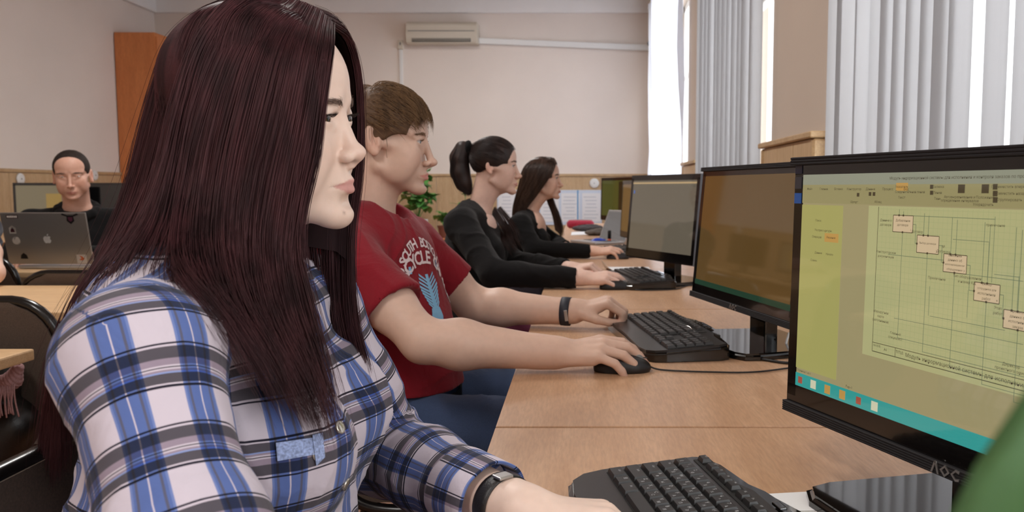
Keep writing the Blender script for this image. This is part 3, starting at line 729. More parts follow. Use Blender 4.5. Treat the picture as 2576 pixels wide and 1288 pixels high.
def head_sdf(f, h, nose=1.0, bridge=0.0, jaw=1.0, male=0.0, ears=True, neck_to=None, neck_r=48, lid=4.2, smile=0.0, mouth_open=0.0, cheek=0.0, chin=0.0, nz=0.0, mz=0.0, mx=0.0, lipk=1.0, ez=0.0, es=1.0):
    """full head with features and neck in frame f; sizes in mm"""
    pts = [f(-125, -95, -150), f(140, 95, 125), f(-125, 95, 125), f(140, -95, -150), f(-125, -95, 125), f(140, 95, -150), f(140, -95, 125), f(-125, 95, -150)]
    lo = np.min(pts, 0) - .01; hi = np.max(pts, 0) + .01
    if neck_to is not None: lo = np.minimum(lo, np.array(neck_to) - .14); hi = np.maximum(hi, np.array(neck_to) + .08)
    g = Sdf(lo, hi, h); R = f.R
    def E(c, r, k=8, op='+', rot=None):
        RR = R if rot is None else R @ np.array(rot.to_3x3() if hasattr(rot, 'to_3x3') else rot); g.ell(f(*c), f.r(*r), RR, f.r(k), op)
    def C(a, b, ra, rb, k=6, op='+'): g.cap(f(*a), f(*b), f.r(ra), f.r(rb), f.r(k), op)
    E((-4, 0, 30), (86, 72, 76), 1); E((28, 0, 34), (58, 61, 58), 14)
    E((34, 0, -22), (49, 56, 62), 14); E((36, 0, -66), (47, 45 * jaw, 40), 14)
    for s in (-1, 1):
        C((2, s * 50 * jaw, -58), (68, s * 16 * jaw, -95), 14, 12, 16)
        E((54, s * 36, -34), (27, 23, 25 + cheek), 14); C((64, s * 42, -20), (10, s * 61, -10), 11, 9, 14)
        C((77, s * 14, 17), (62, s * 46, 17), 8 + 2 * male, 8 + male, 10)
    E((76 + chin, 0, -97), (16 + 1.5 * male, 17 * jaw + 3 * male, 15), 12)
    E((68 + mx, 0, -70 + mz), (26, 26, 22), 12)
    # eye sockets then lids
    for s in (-1, 1):
        E((88, s * 31, 0), (13, 17, 10), 9, '-')
        E((69, s * 31, 0), (13.6, 14.6, 13.4), 3)
        C((80, s * 20, 8.5), (70, s * 45, 7), 3.6, 3.4, 5)
        C((78, s * 20, -9), (69, s * 43, -8), 2.6, 2.6, 8)
        E((38, s * 43 * jaw, -54), (34, 15, 32), 16)
    # nose
    C((79 + bridge, 0, 8), (94 + 6 * nose - 3 + bridge * .4, 0, -34 + nz), 6.5, 8.0, 6); E((96 + 8 * nose, 0, -40 + nz), (10, 9.5, 8.5), 5)
    for s in (-1, 1): E((89 + 2 * nose, s * 11.5, -44 + nz), (8.5, 6.2, 6.5), 4)
    C((97 + 5 * nose, 0, -45 + nz), (89, 0, -53 + nz), 4.5, 5, 4)
    for s in (-1, 1): E((95 + 3 * nose, s * 5.6, -52 + nz), (4.5, 2.4, 2.8), 1.5, '-')
    # mouth
    for s in (-1, 1):
        zc = -72.5 + smile + mz; l = lipk
        C((95.5 + mx, 0, -68 + mz), (91 + mx, s * 12, -69.5 + mz), 4.0 * l, 3.4 * l, 4); C((91 + mx, s * 12, -69.5 + mz), (81 + mx, s * 23, zc), 3.4 * l, 2.0, 4)
        C((95 + mx, 0, -78 + mz), (90 + mx, s * 11, -77 + mz), 5.0 * l, 4.2 * l, 4); C((90 + mx, s * 11, -77 + mz), (81 + mx, s * 22, zc - .5), 4.2 * l, 2.0, 4)
        C((101 + mx, 0, -73 + mz), (95.5 + mx, s * 12, -73 + mz), 1.0 + mouth_open, .9 + mouth_open, 1.5, '-'); C((95.5 + mx, s * 12, -73 + mz), (83 + mx, s * 25, zc), .9 + mouth_open, .8, 1.5, '-')
    C((98 + mx, 0, -60 + nz), (99 + mx, 0, -63.5 + mz), 2.2, 2.0, 3, '-')
    E((98.5 + mx, 0, -88.5 + mz * .6), (9, 20, 5), 9, '-')
    # eye openings
    for s in (-1, 1):
        E((81.5, s * 31.5, -.3), (12, 13.2, lid), 1.2, '-', Matrix.Rotation(s * .05, 3, 'X') @ Matrix.Rotation(s * .30, 3, 'Z'))
    if ears:
        for s in (-1, 1):
            rot = Matrix.Rotation(-s * .28, 3, 'Z') @ Matrix.Rotation(-.18, 3, 'Y')
            E((-10, s * (74 - 4 * (1 - es) * 5), -16 + ez), (18 * es, 8 * es, 32 * es), 4, '+', rot); E((-6, s * (82 - 5 * (1 - es) * 5), -11 + ez), (11 * es, 7 * es, 19.5 * es), 2.5, '-', rot)
            E((-6 + 2 * es, s * (79 - 22 * (1 - es)), -16 + ez - 24 * es), (9 * es, 5 * es, 9 * es), 3); C((1, s * 73, -18 + ez), (2, s * 75, -26 + ez), 4, 4, 3); C((-14, s * (78.5 - 24 * (1 - es)), 6 * es + ez), (-13, s * (79 - 24 * (1 - es)), -25 * es + ez), 2.6, 2.6, 3)
    nb_ = f(-42, 0, -150) if neck_to is None else np.array(neck_to)
    g.cap(f(-22, 0, -45), nb_, f.r(neck_r + 2), f.r(neck_r), f.r(14)); 
    g.cap(f(10, 0, -78), (f(-22, 0, -75) + nb_) / 2, f.r(34), f.r(36), f.r(22))
    if neck_to is not None:
        y = f.R @ np.array((0, 1, 0)); 
        for s in (-1, 1): g.cap(nb_ + s * y * .012 + V3(0, 0, -.01), nb_ + s * y * .075 + V3(0, 0, -.045), f.r(neck_r * .8), f.r(34), f.r(30))
    v, q = g.mesh(1)
    return v, q
SKIN = {}
def skin_cols(f, v, base, lips, flush=.25, male=0.0, nz=0.0, mz=0.0):
    p = f.inv(v); c = np.tile(np.array(base[:3]), (len(v), 1))
    def blend(w, col): 
        nonlocal c
        w = np.clip(w, 0, 1)[:, None]; c = c * (1 - w) + np.array(col[:3]) * w
    red = np.array(base[:3]) * np.array((1.0, .72, .66))
    for s in (-1, 1):
        blend(flush * np.exp(-(((p[:, 0] - 75) / 22) ** 2 + ((p[:, 1] - s * 40) / 17) ** 2 + ((p[:, 2] + 34) / 16) ** 2)), red)
        blend(.5 * np.exp(-(((p[:, 0] + 8) / 20) ** 2 + ((p[:, 1] - s * 78) / 9) ** 2 + ((p[:, 2] + 15) / 30) ** 2)), red)
    blend(.3 * np.exp(-(((p[:, 0] - 104) / 12) ** 2 + (p[:, 1] / 12) ** 2 + ((p[:, 2] + 42) / 12) ** 2)), red)
    if male:
        w = np.exp(-((p[:, 2] + 82) / 22) ** 2) * (p[:, 0] > 5) * np.clip((np.abs(p[:, 1]) * .2 + (p[:, 0] - 20) * .05), 0, 1); blend(male * w, np.array(base[:3]) * np.array((.62, .52, .48)))
    # lips
    yy = np.abs(p[:, 1]); p[:, 2] -= mz
    up = -73 + (1 - np.clip(yy / 24, 0, 1)) * 8.0 - np.exp(-(yy / 4) ** 2) * 1.2; dn = -73 - (1 - np.clip(yy / 23, 0, 1) ** 1.6) * 9.5
    w = np.minimum(np.clip((up - p[:, 2]) / 1.2 + .5, 0, 1), np.clip((p[:, 2] - dn) / 1.2 + .5, 0, 1)) * (yy < 24) * (p[:, 0] > 72); blend(.85 * w, lips)
    p[:, 2] += mz - nz
    ny = np.exp(-(((p[:, 0] - 97) / 5) ** 2 + ((yy - 6) / 3) ** 2 + ((p[:, 2] + 50) / 3) ** 2)); blend(.8 * ny, np.array(base[:3]) * .25)
    return c
def skin_mat(name, rough=.48):
    nb = NB(name); b = nb.b; at = nb.n('ShaderNodeAttribute', attribute_name='tint')
    tc = nb.n('ShaderNodeTexCoord'); nz = nb.n('ShaderNodeTexNoise', i_Scale=90.0, i_Detail=4.0); nb.l(tc.outputs['Object'], nz.inputs['Vector'])
    mr = nb.n('ShaderNodeMapRange', i_3=.9, i_4=1.08); nb.l(nz.outputs[0], mr.inputs[0])
    mu = nb.n('ShaderNodeMix', data_type='RGBA', blend_type='MULTIPLY', i_0=1.0); nb.l(at.outputs['Color'], mu.inputs[6]); nb.l(mr.outputs[0], mu.inputs[7])
    nb.l(mu.outputs[2], b.inputs['Base Color']); b.inputs['Roughness'].default_value = rough; b.inputs['Specular IOR Level'].default_value = .4
    b.inputs['Subsurface Weight'].default_value = .12; b.inputs['Subsurface Radius'].default_value = (1, .4, .25); b.inputs['Subsurface Scale'].default_value = .006
    n2 = nb.n('ShaderNodeTexNoise', i_Scale=900.0, i_Detail=2.0); nb.l(tc.outputs['Object'], n2.inputs['Vector'])
    bp = nb.n('ShaderNodeBump', i_Strength=.08, i_Distance=.001); nb.l(n2.outputs[0], bp.inputs['Height']); nb.l(bp.outputs[0], b.inputs['Normal'])
    return nb.m
M_skin = skin_mat('skin')
def hand_sdf(g, wrist, fwd, dors, right=True, curl=((20, 25, 15),) * 4, splay=(8, 2, -4, -10), thumb=((28, 24, -8), (56, 44, -12), (82, 54, -14), (102, 56, -16)), sc=1.0, k=4.0):
    """hand into grid g; fwd forward, dors = back-of-hand normal; returns finger tips"""
    fwd = np.array(fwd, float); fwd /= np.linalg.norm(fwd); dors = np.array(dors, float); dors -= fwd * (fwd @ dors); dors /= np.linalg.norm(dors)
    rad = np.cross(dors, fwd) * (1 if right else -1)   # towards the thumb
    w = np.array(wrist, float)
    T = lambda p: w + (fwd * p[0] + rad * p[1] + dors * p[2]) * .001 * sc
    r = lambda a: a * .001 * sc
    mcp = [(88, 25, 3), (92, 5, 6), (87, -14, 4), (78, -31, 0)]; met = [(14, 11, 0), (14, 4, 1), (14, -5, 1), (14, -12, 0)]
    for a, b in zip(met, mcp): g.cap(T(a), T(b), r(13), r(10.8), r(10))
    g.ell(T((45, 0, -6)), (r(42), r(32), r(13)), np.stack([fwd, rad, dors], 1), r(10))
    g.cap(T((20, -14, -8)), T((70, -30, -8)), r(11), r(9), r(10))
    Ls = [(42, 26, 20), (46, 29, 21), (42, 27, 21), (34, 20, 18)]; Rs = [(10.6, 9.5, 8.6, 7.2), (10.8, 9.7, 8.8, 7.4), (10.2, 9.2, 8.4, 7.0), (9.2, 8.2, 7.6, 6.5)]
    tips = []
    for i in range(4):
        p = np.array(mcp[i], float); ang = 0; s = math.radians(splay[i])
        for j in range(3):
            ang += math.radians(curl[i][j]); q = p + Ls[i][j] * np.array((math.cos(ang) * math.cos(s), math.cos(ang) * math.sin(s), -math.sin(ang)))
            g.cap(T(p), T(q), r(Rs[i][j]), r(Rs[i][j + 1]), r(k if j == 0 else 2.0)); p = q
        tips.append((T(p), T(p + np.array((0, 0, 1)))))
    th = thumb; Rt = (14, 11.2, 9.6, 7.8)
    for j in range(3): g.cap(T(th[j]), T(th[j + 1]), r(Rt[j]), r(Rt[j + 1]), r(8 if j == 0 else 2.5))
    tips.append((T(th[3]), T(th[3]) + dors * .001))
    return tips
def arm_sdf(sh, el, wr, h, hand, r_up=.046, r_el=.040, r_fa=.043, r_wr=.026, fwd=None, dors=(0, 0, 1), right=True, sc=1.0, lo_pad=.08):
    """bare arm with hand"""
    sh, el, wr = (np.array(p, float) for p in (sh, el, wr)); fwd = wr - el if fwd is None else np.array(fwd, float); fwd = fwd / np.linalg.norm(fwd)
    pts = np.stack([sh, el, wr, wr + fwd * .2]); g = Sdf(pts.min(0) - lo_pad, pts.max(0) + lo_pad, h)
    g.cap(sh, sh * .4 + el * .6, r_up, r_up * .96, .01); g.cap(sh * .4 + el * .6, el, r_up * .96, r_el, .02)
    m = el * .72 + wr * .28; g.cap(el, m, r_el, r_fa, .02); d = np.array(dors, float)
    g.cap(m, wr, r_fa, r_wr * 1.06, .02); g.cap(wr - (wr - el) / np.linalg.norm(wr - el) * .03, wr + fwd * .02, r_wr * .95, r_wr * .92, .015)
    tips = hand_sdf(g, wr, fwd, dors, right, sc=sc, **hand)
    v, q = g.mesh(1); return v, q, tips
def limb_cols(v, base, tips, red=.25):
    c = np.tile(np.array(base[:3]), (len(v), 1))
    for tip, nrm in tips:
        d = np.linalg.norm(v - tip, axis=1); w = np.clip(1 - d / .02, 0, 1)[:, None] * red; c = c * (1 - w) + np.array(base[:3]) * np.array((1.0, .74, .7)) * w
        u = nrm - tip; u = u / np.linalg.norm(u); m = (np.linalg.norm(v - (tip + u * .0055), axis=1) < .0058)
        c[m] = np.array(base[:3]) * np.array((1.02, .82, .80))
    return c
def root_loc(o):
    l = np.zeros(3)
    while o is not None: l = l + np.array(o.location); o = o.parent
    return l
# ---- hair strands -------------------------------------------------
def strands(name, pts, rad, m, parent, sides=3, taper=True):
    """pts (N,T,3)"""
    N, T, _ = pts.shape; tan = np.gradient(pts, axis=1); tan /= np.maximum(np.linalg.norm(tan, axis=2, keepdims=True), 1e-9)
    ref = np.array((.31, .77, .55)); s = np.cross(tan, ref); s /= np.maximum(np.linalg.norm(s, axis=2, keepdims=True), 1e-9); u = np.cross(s, tan)
    r = (np.asarray(rad).reshape(-1, 1, 1) if np.ndim(rad) else np.full((1, 1, 1), rad)) * (np.interp(np.linspace(0, 1, T), [0, .1, .7, 1], [.9, 1, .9, .25])[None, :, None] if taper else 1)
    ring = np.stack([pts + (s * math.cos(2 * PI * k / sides) + u * math.sin(2 * PI * k / sides)) * r for k in range(sides)], 2)
    v = ring.reshape(-1, 3); base = (np.arange(N)[:, None] * T + np.arange(T - 1)[None, :]) * sides; q = []
    for k in range(sides):
        k2 = (k + 1) % sides; q.append(np.stack([base + k, base + k2, base + sides + k2, base + sides + k], -1).reshape(-1, 4))
    me = np_mesh(name, v - root_loc(parent), np.concatenate(q)); me.materials.append(m)
    o = bpy.data.objects.new(name, me); COL.objects.link(o); o.parent = parent
    return o
def hair_mat(name, c1, c2, rough=.36, spec=.35):
    nb = NB(name); b = nb.b; tc = nb.n('ShaderNodeTexCoord'); nz = nb.n('ShaderNodeTexNoise', i_Scale=60.0, i_Detail=3.0); mp = nb.n('ShaderNodeMapping'); mp.inputs['Scale'].default_value = (1, 1, .12)
    nb.l(tc.outputs['Object'], mp.inputs[0]); nb.l(mp.outputs[0], nz.inputs['Vector']); mr = nb.n('ShaderNodeMapRange', i_1=.35, i_2=.65); nb.l(nz.outputs[0], mr.inputs[0])
    mx = nb.n('ShaderNodeMix', data_type='RGBA'); mx.inputs[6].default_value = c1; mx.inputs[7].default_value = c2; nb.l(mr.outputs[0], mx.inputs[0]); nb.l(mx.outputs[2], b.inputs['Base Color'])
    b.inputs['Roughness'].default_value = rough; b.inputs['Specular IOR Level'].default_value = spec
    return nb.m
def resample(poly, T):
    """Catmull-Rom resample by arc length"""
    p = np.array([tuple(a) for a in smooth_pts(poly, 8)]); s = np.concatenate([[0], np.cumsum(np.linalg.norm(np.diff(p, axis=0), axis=1))]); u = np.linspace(0, s[-1], T)
    return np.stack([np.interp(u, s, p[:, i]) for i in range(3)], 1)
def guide_strands(guides, N, T, jit, r, clump=40, inward=0.0, wave=0.0, lenvar=.12, center=None, fray=1.0):
    """strands interpolated between neighbouring guide curves"""
    G = np.stack([resample(g, T) for g in guides]); K = len(G)
    u = np.sort(r.uniform(0, K - 1 - 1e-6, N)); i = np.floor(u).astype(int); f = u - i
    def CR(a, b, c, d, t): return .5 * ((2 * b) + (c - a) * t + (2 * a - 5 * b + 4 * c - d) * t * t + (3 * b - a - 3 * c + d) * t ** 3)
    t = f[:, None, None]; S = CR(G[np.maximum(i - 1, 0)], G[i], G[i + 1], G[np.minimum(i + 2, K - 1)], t)
    tt = np.linspace(0, 1, T)[None, :, None]
    cl = (u / (K - 1) * clump).astype(int); coff = r.normal(size=(clump + 1, 3)) * jit * 1.1; cph = r.uniform(0, 6.28, clump + 1)
    S = S + coff[cl][:, None, :] * (.15 + .85 * tt) ** 1.5 + r.normal(size=(N, 1, 3)) * jit * (.25 + .55 * tt * fray)
    if wave: S = S + wave * np.sin(tt * 9 + cph[cl][:, None, None]) * tt * np.array((.5, .5, .1))
    L = 1 - np.abs(r.normal(size=(N, 1))) * lenvar; L = np.clip(L, .4, 1)
    # shorten
    src = np.linspace(0, 1, T)[None, :] * L; k = src * (T - 1); k0 = np.minimum(np.floor(k).astype(int), T - 2); fr = (k - k0)[..., None]
    ar = np.arange(N)[:, None]; S = S[ar, k0] * (1 - fr) + S[ar, k0 + 1] * fr
    if center is not None and inward:
        c = np.asarray(center); d = S - c; d[..., 2] *= .2; S = S - d / np.maximum(np.linalg.norm(d, axis=2, keepdims=True), 1e-6) * (inward * r.uniform(0, 1, (N, 1, 1)) ** 1.5)
    return S
def guide_sheet(guides, T, nu, shift):
    G = np.stack([resample(g, T) for g in guides]); K = len(G); u = np.linspace(0, K - 1 - 1e-6, nu); i = np.floor(u).astype(int); t = (u - i)[:, None, None]
    S = G[i] * (1 - t) + G[i + 1] * t + np.array(shift); a = np.arange(nu * T).reshape(nu, T)
    q = np.stack([a[:-1, :-1], a[1:, :-1], a[1:, 1:], a[:-1, 1:]], -1).reshape(-1, 4); return S.reshape(-1, 3), q
M_eye = None
def eye_mat(name, iris):
    nb = NB(name); b = nb.b; tc = nb.n('ShaderNodeTexCoord'); sp = nb.n('ShaderNodeSeparateXYZ'); nb.l(tc.outputs['Object'], sp.inputs[0])
    def ramp(cols):
        r = nb.n('ShaderNodeValToRGB'); r.color_ramp.interpolation = 'LINEAR'
        els = r.color_ramp.elements; els[0].position, els[0].color = cols[0]; els[1].position, els[1].color = cols[-1]
        for p, c in cols[1:-1]: e = els.new(p); e.color = c
        return r
    # object x runs from the eye centre to the cornea, radius 1
    rp = ramp([(.0, rgb(190, 178, 172)), (.855, rgb(206, 198, 194)), (.87, rgb(38, 26, 20)), (.89, iris), (.965, iris), (.975, rgb(8, 6, 6)), (1.0, rgb(6, 5, 5))])
    nb.l(sp.outputs[0], rp.inputs[0]); nb.l(rp.outputs[0], b.inputs['Base Color']); b.inputs['Roughness'].default_value = .08; b.inputs['Coat Weight'].default_value = .6
    return nb.m
def add_eyes(f, parent, m, look=(0, 0), r=12.4):
    bm = bmesh.new(); bmesh.ops.create_uvsphere(bm, u_segments=24, v_segments=16, radius=1.0); me = bm_mesh(bm, 'eyeball'); me.materials.append(m); me.polygons.foreach_set('use_smooth', [True] * len(me.polygons))
    for s in (-1, 1):
        o = bpy.data.objects.new('eyeball', me); COL.objects.link(o); o.parent = parent
        M = Matrix(f.R.tolist()).to_4x4() @ Matrix.Rotation(look[0], 4, 'Z') @ Matrix.Rotation(look[1], 4, 'Y') @ Matrix.Scale(f.r(r), 4); M.translation = Vector(f(69, s * 31, 0) - root_loc(parent))
        o.matrix_basis = M
def add_brows(f, parent, m, N=130, thick=.00028, arch=3.0, zo=17.0, length=1.0, seed=3, sl=1.0):
    r = np.random.default_rng(seed)
    for s in (-1, 1):
        out = []
        for _ in range(N):
            t = r.uniform(0, 1); y = s * (13 + 36 * t * length); z = zo + arch * math.sin(PI * min(t * 1.15, 1)) - 4.0 * max(0, t - .6) + r.normal() * 1.7 * (1.1 - .75 * t)
            x = 88.5 - .0058 * (abs(y)) ** 2 * 1.12
            L = r.uniform(5, 8) * sl; a = math.radians(65 - 65 * min(1, t * 2.2)); dy = s * math.cos(a) * L; dz = math.sin(a) * L * .8
            p = [f(x + .3, y, z), f(x + .9 - abs(dy) * .05, y + dy * .5, z + dz * .5), f(x + .1 - abs(dy) * .4, y + dy, z + dz * .8)]
            out.append(p)
        strands('eyebrow', np.array(out), thick * f.s, m, parent)['kind'] = 'stuff'
def add_lashes(f, parent, m, lid=4.2, N=34, L=7.5, thick=.00022):
    r = np.random.default_rng(5)
    for s in (-1, 1):
        out = []
        for i in range(N):
            t = i / (N - 1); a = (t - .5) * 2; y = 31.5 + a * 12.2; z = (1 - a * a) * lid + .2; x = 69 + math.sqrt(max(0, 13.4 ** 2 - (a * 12.2) ** 2 * .92 - z * z)) + .3
            out.append([f(x - .8, s * y, z), f(x + L * .55, s * (y + a * 2), z + .2), f(x + L * .95, s * (y + a * 4 + r.normal() * .5), z + L * .42)])
        strands('eyelash', np.array(out), thick * f.s, m, parent)['kind'] = 'stuff'
    # dark upper lid rim
    for s in (-1, 1):
        row = []
        for i in range(12):
            a = (i / 11 - .5) * 2; y = 31.5 + a * 12.6; z = (1 - a * a) * lid + .1; x = 69 + math.sqrt(max(0, 13.5 ** 2 - (a * 12.2) ** 2 * .9 - z * z)) + .2; row.append(f(x, s * y, z))
        strands('lid_rim', np.array([row]), .0007 * f.s, m, parent, 5)
# ------------------------------------------------------------------ people: shared cloth helpers
def cloth_mat(name, c, rough=.9, fold=.25, bump=.35, sheen=.15, scale=900, var=.12):
    nb = NB(name); b = nb.b; tc = nb.n('ShaderNodeTexCoord'); nz = nb.n('ShaderNodeTexNoise', i_Scale=14.0, i_Detail=4.0, i_Distortion=.8); nb.l(tc.outputs['Object'], nz.inputs['Vector'])
    n2 = nb.n('ShaderNodeTexNoise', i_Scale=float(scale), i_Detail=2.0); nb.l(tc.outputs['Object'], n2.inputs['Vector'])
    mx = nb.n('ShaderNodeMix', data_type='RGBA'); mx.inputs[6].default_value = tuple(min(1, x * (1 + var)) for x in c[:3]) + (1,); mx.inputs[7].default_value = tuple(x * (1 - var) for x in c[:3]) + (1,)
    mr = nb.n('ShaderNodeMapRange', i_1=.3, i_2=.7); nb.l(n2.outputs[0], mr.inputs[0]); nb.l(mr.outputs[0], mx.inputs[0]); nb.l(mx.outputs[2], b.inputs['Base Color'])
    b.inputs['Roughness'].default_value = rough; b.inputs['Sheen Weight'].default_value = sheen; b.inputs['Specular IOR Level'].default_value = .2
    b1 = nb.n('ShaderNodeBump', i_Strength=fold, i_Distance=.02); nb.l(nz.outputs[0], b1.inputs['Height'])
    b2 = nb.n('ShaderNodeBump', i_Strength=bump, i_Distance=.0006); nb.l(n2.outputs[0], b2.inputs['Height']); nb.l(b1.outputs[0], b2.inputs['Normal']); nb.l(b2.outputs[0], b.inputs['Normal'])
    return nb.m
def person(name_label, loc, group=None): return thing('person', name_label, 'person', loc, 0, group)
def child(name, v, q, m, parent, col=None, uv=None, base=None):
    """mesh given in world coordinates, stored relative to its person"""
    me = np_mesh(name, v - root_loc(parent), q, col, uv); me.materials.append(m); o = bpy.data.objects.new(name, me); COL.objects.link(o); o.parent = parent
    return o
def legs(parent, hipL, hipR, kneeL, kneeR, m, shoe_m, r_th=.078, r_kn=.056, r_an=.042, h=.008, pelvis=None, rp=(.11, .16, .12), name='trousers'):
    pts = np.array([hipL, hipR, kneeL, kneeR]); lo = pts.min(0) - .16; hi = pts.max(0) + .16; lo[2] = .03
    g = Sdf(lo, hi, h); pel = (np.array(hipL) + np.array(hipR)) / 2 if pelvis is None else np.array(pelvis)
    g.ell(pel, rp, None, .03)
    feet = []
    for hp, kn in ((hipL, kneeL), (hipR, kneeR)):
        kn = np.array(kn, float); an = kn + V3(-.03, 0, -kn[2] + .10); g.cap(hp, kn, r_th, r_kn, .03); g.cap(kn, an, r_kn, r_an, .02); feet.append(an)
    v, q = g.mesh(1); n = normals(v, q); v = v + n * (.003 * wob(v, 60, 3) + .004 * ridged(v, (1, .2, .4), 60, 8))[:, None]
    child(name, v, q, m, parent)
    for an in feet:
        g = Sdf(an + V3(-.12, -.07, -.11), an + V3(.22, .07, .06), .006)
        g.cap(an + V3(-.03, 0, -.065), an + V3(.13, 0, -.07), .036, .03, .02); g.cap(an + V3(-.01, 0, 0.01), an + V3(0, 0, -.05), .042, .042, .03); g.ell(an + V3(.14, 0, -.07), (.045, .04, .028), None, .01)
        v, q = g.mesh(1); v[:, 2] = np.maximum(v[:, 2], .004); child('shoe', v, q, shoe_m, parent)
def project_flat(bm_or_me, tree, frame, off=.0012):
    """project flat mesh (x right, y up in metres) from frame (origin, right, up, dir) on a surface"""
    o, rt, up, dr = (Vector(a) for a in frame)
    for v in bm_or_me.vertices:
        p = o + rt * v.co.x + up * v.co.y - dr * .4
        hit, nrm, idx, dist = tree.ray_cast(p, dr, 2.0)
        v.co = (hit - dr * off) if hit is not None else (p + dr * .4)
M_jeans = cloth_mat('blue_denim', rgb(60, 75, 104), .9, .2, .5, .1, 1200, .25)
M_black = cloth_mat('black_knit', rgb(17, 15, 16), .95, .3, .4, .06, 700)
M_black2 = cloth_mat('black_cotton', rgb(16, 15, 16), .95, .3, .3, .05, 900)
M_darkcl = cloth_mat('dark_trousers', rgb(40, 34, 40), .95, .2, .3)
M_plum = cloth_mat('plum_trousers', rgb(98, 44, 66), .95, .2, .3)
M_navy = cloth_mat('navy_cotton', rgb(26, 27, 44), .95, .3, .3)
M_shoe = mat('dark_shoe', rgb(30, 26, 25), .5)
M_brow_d = mat('dark_brow_hair', rgb(34, 24, 21), .6)
M_brow_b = mat('light_brow_hair', rgb(112, 82, 58), .6)
E_brown = eye_mat('brown_eye', rgb(70, 42, 24)); E_blue = eye_mat('blue_eye', rgb(110, 130, 140))
# ------------------------------------------------------------------ woman in the plaid shirt (foreground)
def seg_d(p, a, b):
    a = np.array(a, float); b = np.array(b, float); ba = b - a; t = np.clip((p - a) @ ba / (ba @ ba), 0, 1); return np.linalg.norm(p - a - t[:, None] * ba, axis=1), t
def plaid_mat():
    nb = NB('plaid_shirt_cloth'); b = nb.b; uv = nb.n('ShaderNodeUVMap', uv_map='uv'); sp = nb.n('ShaderNodeSeparateXYZ'); nb.l(uv.outputs[0], sp.inputs[0])
    def ramp(out, period, stops):
        m = nb.n('ShaderNodeMath', operation='DIVIDE', i_1=period); nb.l(out, m.inputs[0]); fr = nb.n('ShaderNodeMath', operation='FRACT'); nb.l(m.outputs[0], fr.inputs[0])
        r = nb.n('ShaderNodeValToRGB'); r.color_ramp.interpolation = 'CONSTANT'; e = r.color_ramp.elements
        e[0].position, e[0].color = stops[0]; e[1].position, e[1].color = stops[1]
        for p, c in stops[2:]: x = e.new(p); x.color = c
        nb.l(fr.outputs[0], r.inputs[0]); return r
    W = rgb(220, 214, 220); B = rgb(96, 120, 178); Bl = rgb(122, 144, 196); OL = rgb(98, 102, 122)
    u = ramp(sp.outputs[0], .046, [(0, W), (.50, Bl), (.53, B), (.565, OL), (.60, B), (.735, W), (.755, B), (.89, OL), (.925, B), (.965, Bl)])
    G = rgb(90, 87, 93); D = rgb(36, 34, 48); PG = rgb(162, 150, 162); LB = rgb(150, 172, 220)
    v = ramp(sp.outputs[1], .056, [(0, W), (.40, D), (.425, W), (.45, G), (.60, PG), (.68, W), (.70, G), (.715, W), (.735, PG), (.765, LB), (.785, G), (.90, W), (.92, D), (.95, W)])
    mx = nb.n('ShaderNodeMix', data_type='RGBA', blend_type='MULTIPLY', i_0=1.0); nb.l(u.outputs[0], mx.inputs[6]); nb.l(v.outputs[0], mx.inputs[7])
    nb.l(mx.outputs[2], b.inputs['Base Color']); b.inputs['Roughness'].default_value = .85; b.inputs['Sheen Weight'].default_value = .1; b.inputs['Specular IOR Level'].default_value = .2
    tc = nb.n('ShaderNodeTexCoord'); nz = nb.n('ShaderNodeTexNoise', i_Scale=1500.0); nb.l(tc.outputs['Object'], nz.inputs['Vector'])
    n2 = nb.n('ShaderNodeTexNoise', i_Scale=22.0, i_Detail=3.0, i_Distortion=1.0); nb.l(tc.outputs['Object'], n2.inputs['Vector'])
    b1 = nb.n('ShaderNodeBump', i_Strength=.25, i_Distance=.012); nb.l(n2.outputs[0], b1.inputs['Height'])
    bp = nb.n('ShaderNodeBump', i_Strength=.15, i_Distance=.0005); nb.l(nz.outputs[0], bp.inputs['Height']); nb.l(b1.outputs[0], bp.inputs['Normal']); nb.l(bp.outputs[0], b.inputs['Normal'])
    return nb.m
M_plaid = plaid_mat()
per1 = person('woman with long burgundy hair in a blue and white plaid shirt, nearest the camera', (-.40, .76, 0))
f1h = Fr((-.306, .80, 1.157), math.radians(-3), math.radians(1), .085, .96)
skin1 = rgb(220, 193, 178)
v, q = head_sdf(f1h, .0018, nose=-.1, bridge=-2, jaw=1.0, neck_to=(-.365, .785, .99), neck_r=46, lid=3.2, cheek=3, ears=True, nz=6, mz=6, mx=-7.5, lipk=.85, chin=-2)
c = skin_cols(f1h, v, skin1, rgb(192, 134, 128), .15, 0, 6, 6)
pl = f1h.inv(v)
for (mx_, my_, mz_) in ((86, -13, -94),):   # moles
    w = np.exp(-(((pl[:, 1] - my_) ** 2 + (pl[:, 2] - mz_) ** 2) / 3.0)) * (pl[:, 0] > 60); c = c * (1 - .55 * w[:, None]) + np.array(rgb(110, 70, 55)[:3]) * .55 * w[:, None]
RS, RE, RW = V3(-.312, .575, .966), V3(-.19, .44, .768), V3(.03, .47, .785)
LS, LE, LW = V3(-.305, .915, .955), V3(-.235, .965, .772), V3(-.055, .755, .782)
relax_curl = ((28, 30, 18), (30, 32, 18), (32, 32, 18), (34, 34, 18))
av, aq, tip = arm_sdf(LS, LE, LW, .0026, dict(curl=relax_curl), .040, .036, .036, .0235, fwd=(1, -.28, -.02), dors=(0, 0, 1), right=False, sc=.93)
bv, bq, tip2 = arm_sdf(RS, RE, RW, .004, dict(curl=relax_curl), .040, .036, .036, .0235, fwd=(1, -.1, -.02), dors=(0, 0, 1), right=True, sc=.93)
V_, Q_ = join([(v, q), (av, aq), (bv, bq)]); C_ = np.concatenate([c, limb_cols(av, skin1, tip), limb_cols(bv, skin1, tip2)])
body1 = child('body', V_, Q_, M_skin, per1, C_)
